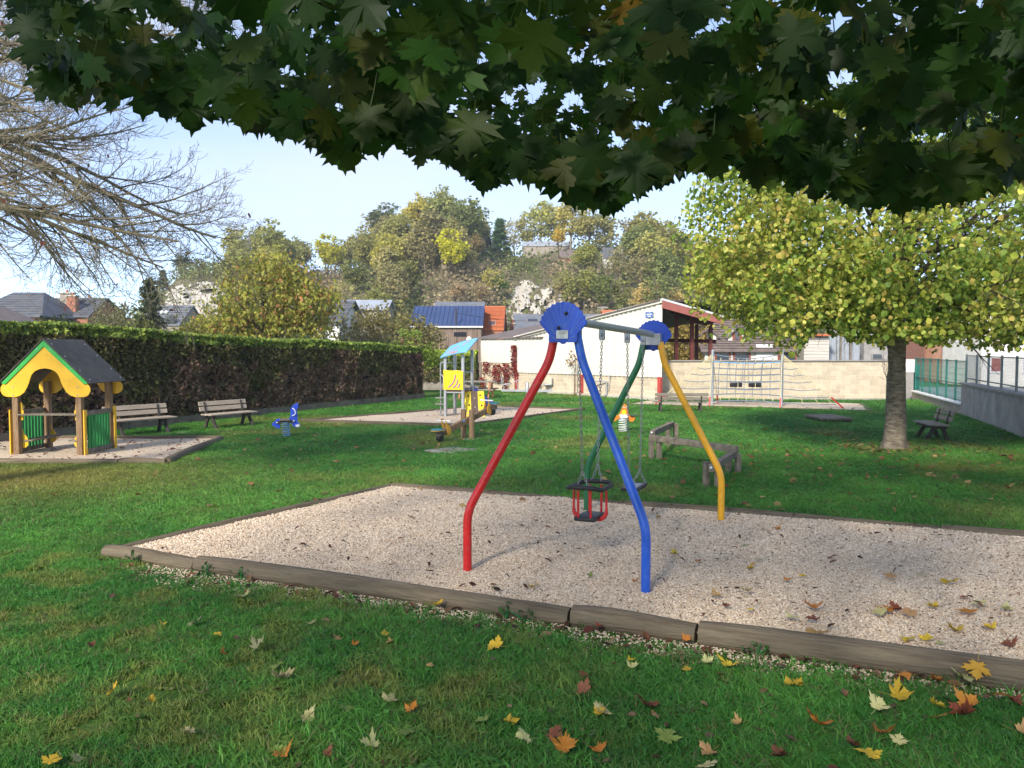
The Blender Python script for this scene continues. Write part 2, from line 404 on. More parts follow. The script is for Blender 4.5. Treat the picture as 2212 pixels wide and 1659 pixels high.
def scatter_mesh(name, pts, rot, scl, idx, tint, sources):
    """points carrying rotation / size / colour; every point shows one of the source meshes"""
    me = bpy.data.meshes.new(name); n = len(pts)
    me.vertices.add(n); me.vertices.foreach_set('co', np.ascontiguousarray(pts, np.float32).ravel())
    def at_(nm, ty, d, key):
        a = me.attributes.new(nm, ty, 'POINT'); a.data.foreach_set(key, np.ascontiguousarray(d).ravel())
    at_('rot', 'FLOAT_VECTOR', np.asarray(rot, np.float32), 'vector')
    at_('scl', 'FLOAT_VECTOR', np.asarray(scl, np.float32), 'vector')
    at_('idx', 'INT', np.asarray(idx, np.int32), 'value')
    c = np.ones((n, 4), np.float32); c[:, :3] = tint
    at_('Col', 'FLOAT_COLOR', c, 'color')
    o = link(bpy.data.objects.new(name, me))
    src = bpy.data.collections.new(name + '_kinds')
    for s_ in sources: src.objects.link(s_)
    ng = bpy.data.node_groups.new(name + '_spread', 'GeometryNodeTree')
    ng.interface.new_socket('Geometry', in_out='INPUT', socket_type='NodeSocketGeometry')
    ng.interface.new_socket('Geometry', in_out='OUTPUT', socket_type='NodeSocketGeometry')
    N = ng.nodes.new; L = ng.links.new
    gi = N('NodeGroupInput'); go = N('NodeGroupOutput'); ip = N('GeometryNodeInstanceOnPoints')
    ci = N('GeometryNodeCollectionInfo'); ci.inputs['Collection'].default_value = src
    ci.inputs['Separate Children'].default_value = True; ci.inputs['Reset Children'].default_value = True
    def na(nm, ty):
        k = N('GeometryNodeInputNamedAttribute'); k.data_type = ty; k.inputs['Name'].default_value = nm; return k.outputs['Attribute']
    L(gi.outputs[0], ip.inputs['Points']); L(ci.outputs[0], ip.inputs['Instance'])
    ip.inputs['Pick Instance'].default_value = True
    L(na('idx', 'INT'), ip.inputs['Instance Index'])
    L(na('rot', 'FLOAT_VECTOR'), ip.inputs['Rotation'])
    L(na('scl', 'FLOAT_VECTOR'), ip.inputs['Scale'])
    L(ip.outputs['Instances'], go.inputs[0])
    md = o.modifiers.new('spread', 'NODES'); md.node_group = ng
    return o
def src_obj(name, V, F, mat):
    me = bpy.data.meshes.new(name); me.from_pydata([tuple(v) for v in V], [], [tuple(f) for f in F]); me.materials.append(mat)
    return bpy.data.objects.new(name, me)

# ------------------------------------------------------------------ plan of the place
bedA = [gp(238, 1203), gp(845, 1056)]
_fd = (gp(2300, 1500) - bedA[0]).normalized(); _bd = (gp(2212, 1166) - bedA[1]).normalized()
SWING_BED = [bedA[0], bedA[0] + _fd * 12.5, bedA[1] + _bd * 13.0, bedA[1]]
HOUSE_BED = [Vector((-16, 14.75, 0)), Vector((-6.5, 14.75, 0)), Vector((-6.88, 18.55, 0)), Vector((-16, 18.75, 0))]
SLIDE_BED = [gp(651, 913), gp(1000, 924), gp(1261, 888), gp(1050, 880.5)]
NET_BED = [gp(1352, 876), gp(1884, 891), gp(1858, 874), gp(1404, 868)]
BEDS = [SWING_BED, HOUSE_BED, SLIDE_BED, NET_BED]
WALLB = (Vector((-1.58, 40.7, 0)), Vector((6.08, 31.9, 0)))
FL0, FL1, FL2 = Vector((17.0, 33.2, 0)), Vector((14.7, 25.5, 0)), Vector((12.3, 18.9, 0))
FLD = (FL2 - FL0).normalized()
FL3 = FL2 + FLD * 9

# ground: one sheet to the horizon
m, nt, out = new_mat('turf_soil'); N = nt.nodes.new; L = nt.links.new
b = N('ShaderNodeBsdfPrincipled'); b.inputs['Roughness'].default_value = 0.95; b.inputs['Specular IOR Level'].default_value = 0.1
tc = N('ShaderNodeTexCoord')
n1 = N('ShaderNodeTexNoise'); n1.inputs['Scale'].default_value = 0.9; n1.inputs['Detail'].default_value = 8; n1.inputs['Roughness'].default_value = 0.7
n2 = N('ShaderNodeTexNoise'); n2.inputs['Scale'].default_value = 14; n2.inputs['Detail'].default_value = 8; n2.inputs['Roughness'].default_value = 0.7
r1 = N('ShaderNodeValToRGB'); e = r1.color_ramp.elements
e[0].position = 0.36; e[0].color = (0.045, 0.12, 0.02, 1); e[1].position = 0.72; e[1].color = (0.10, 0.18, 0.035, 1)
r2 = N('ShaderNodeValToRGB'); e = r2.color_ramp.elements
e[0].position = 0.56; e[0].color = (0, 0, 0, 1); e[1].position = 0.74; e[1].color = (0.8, 0.8, 0.8, 1)
mx = N('ShaderNodeMixRGB'); mx.inputs['Color2'].default_value = (0.115, 0.085, 0.055, 1)
for t in (n1, n2): L(tc.outputs['Object'], t.inputs['Vector'])
L(n1.outputs['Fac'], r1.inputs['Fac']); L(n2.outputs['Fac'], r2.inputs['Fac']); L(r1.outputs['Color'], mx.inputs['Color1']); L(r2.outputs['Color'], mx.inputs['Fac'])
L(mx.outputs['Color'], b.inputs['Base Color'])
bp = N('ShaderNodeBump'); bp.inputs['Strength'].default_value = 0.8; bp.inputs['Distance'].default_value = 0.04
L(n2.outputs['Fac'], bp.inputs['Height']); L(bp.outputs['Normal'], b.inputs['Normal']); L(b.outputs[0], out.inputs['Surface'])
tag(MB().add([(-330, -70, 0), (330, -70, 0), (330, 330, 0), (-330, 330, 0)], [(0, 1, 2, 3)]).build('ground', m, smooth=False), kind='structure')

def gravel_mat(name, c1, c2, c3):
    m, nt, out = new_mat(name); N = nt.nodes.new; L = nt.links.new
    b = N('ShaderNodeBsdfPrincipled'); b.inputs['Roughness'].default_value = 0.9; b.inputs['Specular IOR Level'].default_value = 0.15
    tc = N('ShaderNodeTexCoord'); vo = N('ShaderNodeTexVoronoi'); vo.inputs['Scale'].default_value = 55; vo.inputs['Randomness'].default_value = 1
    rp = N('ShaderNodeValToRGB'); e = rp.color_ramp.elements
    e[0].position = 0.1; e[0].color = (*c1, 1); e[1].position = 0.9; e[1].color = (*c2, 1)
    sp = N('ShaderNodeSeparateColor'); L(tc.outputs['Object'], vo.inputs['Vector']); L(vo.outputs['Color'], sp.inputs[0]); L(sp.outputs[0], rp.inputs['Fac'])
    nz = N('ShaderNodeTexNoise'); nz.inputs['Scale'].default_value = 0.8; nz.inputs['Detail'].default_value = 6; L(tc.outputs['Object'], nz.inputs['Vector'])
    mr = N('ShaderNodeMapRange'); mr.inputs['From Min'].default_value = .4; mr.inputs['From Max'].default_value = .7; mr.inputs['To Max'].default_value = 0.45
    mx = N('ShaderNodeMixRGB'); mx.inputs['Color2'].default_value = (*c3, 1)
    L(nz.outputs['Fac'], mr.inputs['Value']); L(mr.outputs['Result'], mx.inputs['Fac']); L(rp.outputs['Color'], mx.inputs['Color1']); L(mx.outputs['Color'], b.inputs['Base Color'])
    bp = N('ShaderNodeBump'); bp.inputs['Strength'].default_value = 0.9; bp.inputs['Distance'].default_value = 0.012; bp.invert = True
    L(vo.outputs['Distance'], bp.inputs['Height']); L(bp.outputs['Normal'], b.inputs['Normal']); L(b.outputs[0], out.inputs['Surface'])
    return m
GM = gravel_mat('cream_gravel', (0.50, 0.38, 0.26), (0.80, 0.68, 0.52), (0.52, 0.385, 0.27))
def bed(name, poly, z, amp, res, seed):
    xs = [p[0] for p in poly]; ys = [p[1] for p in poly]
    mb = MB(); n = res; vs = []; fs = []
    A, B, C_, D = [Vector((p[0], p[1], 0)) for p in poly]
    for j in range(n + 1):
        for i in range(n + 1):
            s_, t = i / n, j / n
            p = (A * (1 - s_) + B * s_) * (1 - t) + (D * (1 - s_) + C_ * s_) * t
            edge = min(s_, 1 - s_, t, 1 - t)
            p.z = z + amp * (float(fbm(p.x * 0.8, p.y * 0.8, seed)) - 0.5)
            vs.append(p)
    for j in range(n):
        for i in range(n):
            a = j * (n + 1) + i; fs.append((a, a + 1, a + n + 2, a + n + 1))
    o = mb.add(vs, fs).build(name, GM); return tag(o, kind='structure')
bed('gravel_bed', SWING_BED, 0.055, 0.09, 60, 3)
bed('gravel_bed', HOUSE_BED, 0.05, 0.05, 40, 5)
bed('gravel_bed', SLIDE_BED, 0.05, 0.05, 40, 6)
bed('gravel_bed', NET_BED, 0.05, 0.04, 40, 8)
def bed_z(x, y): return 0.055 + 0.09 * (fbm(x * 0.8, y * 0.8, 3) - 0.5)

# pebbles of the near gravel, and those spilled over the log onto the lawn
ico = bmesh.new(); bmesh.ops.create_icosphere(ico, subdivisions=1, radius=1.0)
pv = [v.co.copy() for v in ico.verts]; pf = [[v.index for v in f.verts] for f in ico.faces]; ico.free()
peb = []
for k in range(4):
    rr = random.Random(k)
    peb.append(src_obj('pebble_kind', [(v.x * rr.uniform(.8, 1.25), v.y * rr.uniform(.65, 1.0), v.z * rr.uniform(.5, .8)) for v in pv], pf, MT['pebble']))
def pebbles():
    n = 150000
    # density in plan falls off with distance, where single stones vanish
    x = RNG.uniform(-5, 8.5, n * 4); y = RNG.uniform(3.2, 12.6, n * 4)
    keep = RNG.random(n * 4) < np.clip(1.25 - y / 11, 0.12, 1)
    x, y = x[keep], y[keep]
    u, v, d = proj_np(np.stack([x, y, np.zeros_like(x)], 1))
    inside = inpoly(x, y, SWING_BED)
    dl = segdist(x, y, SWING_BED[0], SWING_BED[1])
    front = (~inside) & (dl < 0.75) & (x > -4.0)
    thin = RNG.random(len(x)) < np.clip(1.0 - (dl - 0.1) / 0.62, 0, 1) ** 1.5 * (0.35 + 0.9 * fbm(x * 1.5, y * 1.5, 21))
    ok = (inside | (front & thin)) & (u > -250) & (u < 2460) & (v < 1800)
    x, y = x[ok][:n], y[ok][:n]; ins = inpoly(x, y, SWING_BED)
    z = np.where(ins, bed_z(x, y), 0.004) + 0.003
    m_ = len(x); s = RNG.uniform(0.005, 0.011, m_) * (1 + 0.25 * (y > 8))
    t = RNG.random((m_, 1)); c = np.array([[0.48, 0.345, 0.225]]) * (1 - t) + np.array([[0.84, 0.715, 0.555]]) * t
    br = RNG.random(m_) < 0.06; c[br] = np.array([0.20, 0.12, 0.08]) * RNG.uniform(.6, 1.3, (br.sum(), 1))
    o = scatter_mesh('gravel', np.stack([x, y, z], 1), RNG.uniform(0, 6.28, (m_, 3)) * np.array([.08, .08, 1]), np.repeat(s[:, None], 3, 1), RNG.integers(0, 4, m_), c, peb)
    tag(o, 'loose cream pebbles over the swing bed and spilled along its front log', None, kind='stuff')
pebbles()

# ------------------------------------------------------------------ edging logs
def log(p, q, r, label, zc=None, square=False, group='logs edging the gravel beds'):
    p = Vector(p); q = Vector(q); d = (q - p); Ln = d.length; rz = math.atan2(d.y, d.x)
    z = r * 0.55 if zc is None else zc
    mb = MB(); n = max(6, int(Ln / 0.25)); pts = []; rs = []
    rr = random.Random(int(p.x * 1000) + 5)
    for i in range(n + 1):
        t = i / n
        pts.append((Ln * t, 0.012 * math.sin(3 * t + rr.random() * .4), 0.008 * math.sin(5 * t)))
        rs.append(r * (1 + 0.04 * math.sin(4 * t + 1) + rr.uniform(-.015, .015)) * (0.93 if i in (0, n) else 1))
    pts = [(0.012, pts[0][1], pts[0][2])] + pts[1:-1] + [(Ln - 0.012, pts[-1][1], pts[-1][2])]
    if square: mb.beam((0.01, 0, 0), (Ln - 0.01, 0, 0), r * 1.6, r * 2)
    else: mb.tube(pts, rs, 14)
    o = mb.build('edging_log', MT['wood_log'], ang=50)
    o.location = (p.x, p.y, z); o.rotation_euler = (rr.uniform(0, .3) if not square else 0, 0, rz)
    return tag(o, label, 'log', group)
F0, F1 = SWING_BED[0], SWING_BED[1]; B0, B1 = SWING_BED[3], SWING_BED[2]
def onf(u, a, b):   # point of line a-b that stands at picture column u
    a = Vector(a); b = Vector(b); k = (u - CXP) / FPX; d = b - a
    kk = k * CT
    t = (kk * a.y + k * EYE * ST - a.x) / (d.x - kk * d.y); return a + d * t
c1, c2, c3 = onf(428, F0, F1), onf(1235, F0, F1), onf(1508, F0, F1)
log(F0 - _fd * 0.06, c1, 0.082, 'short front edging log at the near left corner of the swing gravel')
log(c1, c2, 0.092, 'longest front edging log of the swing gravel, left of the joint below the blue leg')
log(c2, c3, 0.098, 'short front edging log of the swing gravel just below the blue leg')
log(c3, F1, 0.105, 'dark cracked front edging log with yellow leaves, nearest the camera')
l1 = onf(620, F0, B0)
log(Vector(F0) + (Vector(B0) - Vector(F0)).normalized() * 0.1, B0, 0.062, 'grey edging log along the left side of the swing gravel')
k1, k2 = onf(1349, B0, B1), onf(2030, B0, B1)
log(B0, k1, 0.06, 'back edging log of the swing gravel behind the red leg and cradle swing')
log(k1, k2, 0.066, 'back edging log of the swing gravel behind the yellow leg')
log(k2, B1, 0.066, 'back edging log of the swing gravel right of the yellow leg')
H = HOUSE_BED
log((-16, 14.75, 0), onf(258, (-16, 14.75, 0), H[1]), 0.075, 'pale front edging log below the left posts of the playhouse')
log(onf(258, (-16, 14.75, 0), H[1]), H[1], 0.075, 'pale front edging log right of the playhouse')
log(H[1], H[2], 0.085, 'dark grey edging log on the right side of the playhouse gravel')
log((-16, 18.75, 0), H[2], 0.07, 'weathered edging beam behind the playhouse, in front of the two benches', square=True)
log(SLIDE_BED[0], SLIDE_BED[1], 0.07, 'front edging beam of the slide tower gravel, left of the seesaw', square=True)
log(SLIDE_BED[1], SLIDE_BED[2], 0.07, 'edging beam on the right side of the slide tower gravel', square=True)
log(SLIDE_BED[0], SLIDE_BED[3], 0.06, 'edging beam on the hedge side of the slide tower gravel', square=True)
log(SLIDE_BED[3], SLIDE_BED[2], 0.06, 'far edging beam of the slide tower gravel before the picnic table', square=True)
log(NET_BED[0], NET_BED[1], 0.05, 'front edging beam of the climbing net gravel', square=True)
log(NET_BED[1], NET_BED[2], 0.05, 'pale edging beam at the right end of the climbing net gravel', square=True)

# ------------------------------------------------------------------ swing set
AX = Vector((0.924, -0.381, 0)).normalized()           # across the legs
M1, M2 = Vector((0.372, 7.15, 0)), Vector((1.79, 10.01, 0))
BX = (M2 - M1).normalized()
T1 = M1 + BX * 0.30; T2 = M2 - BX * 0.05
ZT1, ZT2 = 2.245, 2.165
def swing_set():
    t = thing('swing_set', 'two seat swing frame with red, blue, green and yellow legs and blue shell boards', 'swing set', (T1 + T2) / 2)
    O = Vector(t.location)
    def leg(M, T, s, sgn, zt, mat, lab):
        foot = M + AX * s * sgn; top = T + AX * 0.105 * sgn
        P0 = foot + Vector((0, 0, -0.05)); K = foot + Vector((0, 0, 0.63))
        U = Vector((top.x, top.y, zt - 0.17)) + AX * 0.055 * sgn; E = Vector((top.x, top.y, zt + 0.10))
        def arc(a, b, c, r, n=7):
            d1 = (a - b).normalized(); d2 = (c - b).normalized(); return [(b + d1 * r) * (1 - q) ** 2 + b * 2 * q * (1 - q) + (b + d2 * r) * q * q for q in [i / n for i in range(n + 1)]]
        pts = [P0] + arc(P0, K, U, 0.13) + arc(K, U, E, 0.10) + [E]
        o = MB().tube([p - O for p in pts], 0.0415, 20).build('leg', mat, t, ang=60); o['label'] = lab; return o
    leg(M1, T1, 0.865, -1, ZT1, MT['red'], 'red bent leg'); leg(M1, T1, 0.865, 1, ZT1, MT['blue'], 'blue bent leg')
    leg(M2, T2, 0.865, -1, ZT2, MT['green'], 'dark green bent leg'); leg(M2, T2, 0.865, 1, ZT2, MT['yellow'], 'yellow bent leg')
    b0 = T1 + Vector((0, 0, 2.455)) + BX * 0.01; b1 = T2 + Vector((0, 0, 2.365)) - BX * 0.01
    MB().tube([b0 - O, b1 - O], 0.04, 20).build('beam', MT['steel'], t, ang=60)
    def shell(T, zb, sgn):
        # scallop board: fan on a square foot, in the plane of the legs
        out = []; hw = 0.14
        out += [(-hw + .012, 0), (-0.03, 0.0), (-0.018, -0.012), (0, -0.016), (0.018, -0.012), (0.03, 0), (hw - .012, 0), (hw, .012), (hw, 0.075)]
        n = 13; cz = 0.075
        a0, a1 = R_(22), R_(158)
        fan = []
        for i in range(n):
            for j in range(6):
                q = (i + j / 6) / n; a = a0 + (a1 - a0) * q
                r = 0.242 + 0.055 * (math.sin(a) ** 2) + 0.013 * abs(math.sin(math.pi * j / 6)) - .004
                fan.append((r * math.cos(a) * 0.99, cz + r * math.sin(a)))
        out += fan + [(-hw, 0.075), (-hw, .012)]
        Mx = Matrix((( AX.x, BX.x, 0, T.x - O.x), (AX.y, BX.y, 0, T.y - O.y), (0, 0, 1, zb - O.z), (0, 0, 0, 1)))
        y0 = -0.075 if sgn < 0 else 0.055
        o = MB().prism(out, 0.02, Mx, y0).build('shell_board', MT['shell'], t, bevel=0.004, smooth=False)
        g = MB(); yf = (y0 - 0.0012)
        for i in range(1, n):
            a = a0 + (a1 - a0) * i / n; r = 0.236 + 0.055 * math.sin(a) ** 2
            p = Vector((r * math.cos(a), yf, cz + r * math.sin(a))); base = Vector((0.045 * (math.cos(a)), yf, 0.085 + 0.05 * math.sin(a)))
            if abs(math.cos(a)) > .55: base = Vector((0.075 * math.cos(a) / abs(math.cos(a)), yf, 0.06 + .03 * math.sin(a)))
            g.tube([Mx @ p, Mx @ base], 0.0017, 4)
        for sg in (-1, 1):
            for k in range(2):
                g.tube([Mx @ Vector((sg * (0.128 - .01 * k), yf, 0.07 - .018 * k)), Mx @ Vector((sg * 0.09, yf, 0.05 - .01 * k)), Mx @ Vector((sg * (0.055 - .012 * k), yf, 0.01))], 0.0017, 4)
        if sgn < 0: g.build('groove_lines', MT['shell_line'], o)
        # steel box plate behind the board
        pl = MB()
        yp = 0.0 if sgn < 0 else -0.0
        pl.box((0, 0, 0), (0.23, 0.10, 0.145), Mx=Mx @ Matrix.Translation((0, 0, 0.135)))
        pl.build('end_plate', MT['steel'], t, bevel=0.004)
        bl = MB()
        for (x, z) in ((0.085, 0.175), (0.085, 0.10), (-0.085, 0.175), (-0.085, 0.10)):
            q = Mx @ Vector((x, -0.052, z)); q2 = Mx @ Vector((x, -0.062, z))
            if sgn > 0: MB().tube([q, q2], 0.009, 8).build('bolt', MT['steel'], t)
        if sgn < 0:
            for (x, z) in ((0.035, 0.268), (-0.037, 0.135)):
                MB().ball(Mx @ Vector((x, y0 - 0.006, z)), 0.018, nu=14, nv=10).build('bolt_cap', MT['dark'], t)
            sp = MB().box((0, 0, 0), (0.116, 0.004, 0.076), Mx=Mx @ Matrix.Translation((-0.004, y0 - 0.005, 0.073))).build('sign_plate', MT['plate'], t, bevel=0.001)
            for txt, z, h in (("AGE D'UTILISATION", 0.094, 0.0125), ('RECOMMANDE', 0.080, 0.0125), ('à partir de', 0.067, 0.011), ('1 an', 0.046, 0.02)):
                cu = bpy.data.curves.new('words', 'FONT'); cu.body = txt; cu.size = h; cu.align_x = 'CENTER'; cu.offset = 0.0002
                to = bpy.data.objects.new('words', cu); COL.objects.link(to)
                bpy.context.view_layer.update()
                me = bpy.data.meshes.new_from_object(to.evaluated_get(bpy.context.evaluated_depsgraph_get()))
                bpy.data.objects.remove(to)
                me.materials.clear(); me.materials.append(MT['ink'])
                wx = max(v.co.x for v in me.vertices) * 2
                k = min(1.0, 0.104 / wx)
                lo = link(bpy.data.objects.new('lettering', me), sp)
                lo.matrix_local = Mx @ Matrix.Translation((-0.004, y0 - 0.0082, z)) @ Matrix.Rotation(math.pi / 2, 4, 'X') @ Matrix.Diagonal((k, 1, 1, 1))
    shell(T1, ZT1, -1); shell(T2, ZT2, 1)
    for tt in (0.1125, 0.3485, 0.649, 0.871):
        p = b0.lerp(b1, tt) - O
        Mx = Matrix(((AX.x, BX.x, 0, p.x), (AX.y, BX.y, 0, p.y), (0, 0, 1, p.z), (0, 0, 0, 1)))
        h = MB().prism([(-.03, -.03), (.03, -.03), (.03, -.135), (.022, -.15), (-.022, -.15), (-.03, -.135)], 0.035, Mx).build('hanger', MT['steel'], t, bevel=0.003)
        MB().ball(Mx @ Vector((0, -0.02, -.095)), 0.021, nu=12, nv=8).build('hub_cap', MT['steel'], h)
    return b0, b1
BEAM0, BEAM1 = swing_set()
def chain_mb(mb, p, q, pitch=0.034):
    p = Vector(p); q = Vector(q); d = (q - p); n = max(1, round(d.length / pitch)); d.normalize()
    a = Vector((1, 0, 0)) if abs(d.x) < .8 else Vector((0, 1, 0)); x = d.cross(a).normalized(); y = d.cross(x)
    for i in range(n):
        c = p.lerp(q, (i + 0.5) / n); s = x if i % 2 else y
        ring = []
        for k in range(10):
            an = 2 * math.pi * k / 10
            ring.append(c + s * (0.0115 * math.cos(an)) + d * (0.022 * math.sin(an)))
        mb.tube(ring, 0.0044, 5, closed=True)
def hang_chains(root, tt, apex_z, ends, O):
    for t_, e in zip(tt, ends):
        top = BEAM0.lerp(BEAM1, t_) + Vector((0, 0, -0.14)); mid = (e[0] + e[1]) / 2
        ap = Vector((top.x * .15 + mid.x * .85, top.y * .15 + mid.y * .85, apex_z))
        mb = MB(); chain_mb(mb, top - O, ap - O)
        for x in e: chain_mb(mb, ap - O, x - O)
        tag(mb.build('chain', MT['chain'], root), kind='stuff')
def cradle():
    c = BEAM0.lerp(BEAM1, 0.2305); O = Vector((c.x, c.y, 0.45))
    t = thing('cradle_swing', 'toddler cradle swing with black rim and red bars hanging on chains', 'swing', O)
    X, Y = BX, -AX
    def L(a, b, z): return X * a + Y * b + Vector((0, 0, z))
    rim = []; hx, hy, r = 0.215, 0.175, 0.085
    for (cx, cy, a0) in ((hx - r, hy - r, 0), (-hx + r, hy - r, 90), (-hx + r, -hy + r, 180), (hx - r, -hy + r, 270)):
        for k in range(6):
            a = R_(a0 + 18 * k); rim.append(L(cx + r * math.cos(a), cy + r * math.sin(a), 0.335 + 0.012 * math.cos(2 * a)))
    MB().tube(rim, 0.0235, 10, closed=True).build('rim', MT['rubber'], t, ang=80)
    s = MB(); s.prism([(-.16, -.008), (.16, -.008), (.175, .012), (.175, .032), (.16, .04), (-.16, .04), (-.175, .032), (-.175, .012)], 0.215, Matrix(((X.x, Y.x, 0, 0), (X.y, Y.y, 0, 0), (0, 0, 1, 0), (0, 0, 0, 1))))
    s.build('seat', MT['rubber'], t, bevel=0.01)
    for a in (-.155, .155):
        for b in (-.065, .065):
            MB().tube([L(a, b, .02), L(a * 1.05, b, .32)], 0.0125, 10).build('bar', MT['red'], t, ang=60)
    for sg in (-1, 1):
        MB().tube([L(0, sg * .17, .32), L(0, sg * .175, .12), L(0, sg * .172, .06), L(0, sg * .15, .02), L(0, sg * .11, -.005), L(0, sg * .06, -.012)], [.0125, .0125, .021, .023, .021, .018], 10).build('bar', MT['red'], t, ang=60)
    Wp = lambda a, b, z: O + L(a, b, z)
    hang_chains(t, (0.1125, 0.3485), 0.965, ((Wp(-.2, .06, .345), Wp(-.2, -.06, .345)), (Wp(.2, .06, .345), Wp(.2, -.06, .345))), O)
cradle()
def flat_swing():
    c = BEAM0.lerp(BEAM1, 0.76); O = Vector((c.x, c.y, 0.52))
    t = thing('flat_swing', 'flat black swing seat with pale worn top hanging behind the blue leg', 'swing', O)
    X, Y = BX, -AX
    Mx = Matrix(((X.x, Y.x, 0, 0), (X.y, Y.y, 0, 0), (0, 0, 1, 0), (0, 0, 0, 1)))
    MB().prism([(-.23, 0), (-.1, -.012), (.1, -.012), (.23, 0), (.235, .02), (.23, .035), (.1, .022), (-.1, .022), (-.23, .035), (-.235, .02)], 0.19, Mx).build('seat', MT['rubber'], t, bevel=0.008)
    MB().prism([(-.17, .0285), (-.1, .0235), (.1, .0235), (.17, .0285), (.17, .0305), (-.17, .0305)], 0.12, Mx).build('seat_pad', P('worn_pad', (0.30, 0.30, 0.31), .45, .15), t)
    Wp = lambda a, b, z: O + X * a + Y * b + Vector((0, 0, z))
    hang_chains(t, (0.649, 0.871), 0.70, ((Wp(-.2, .075, .04), Wp(-.2, -.075, .04)), (Wp(.2, .075, .04), Wp(.2, -.075, .04))), O)
flat_swing()
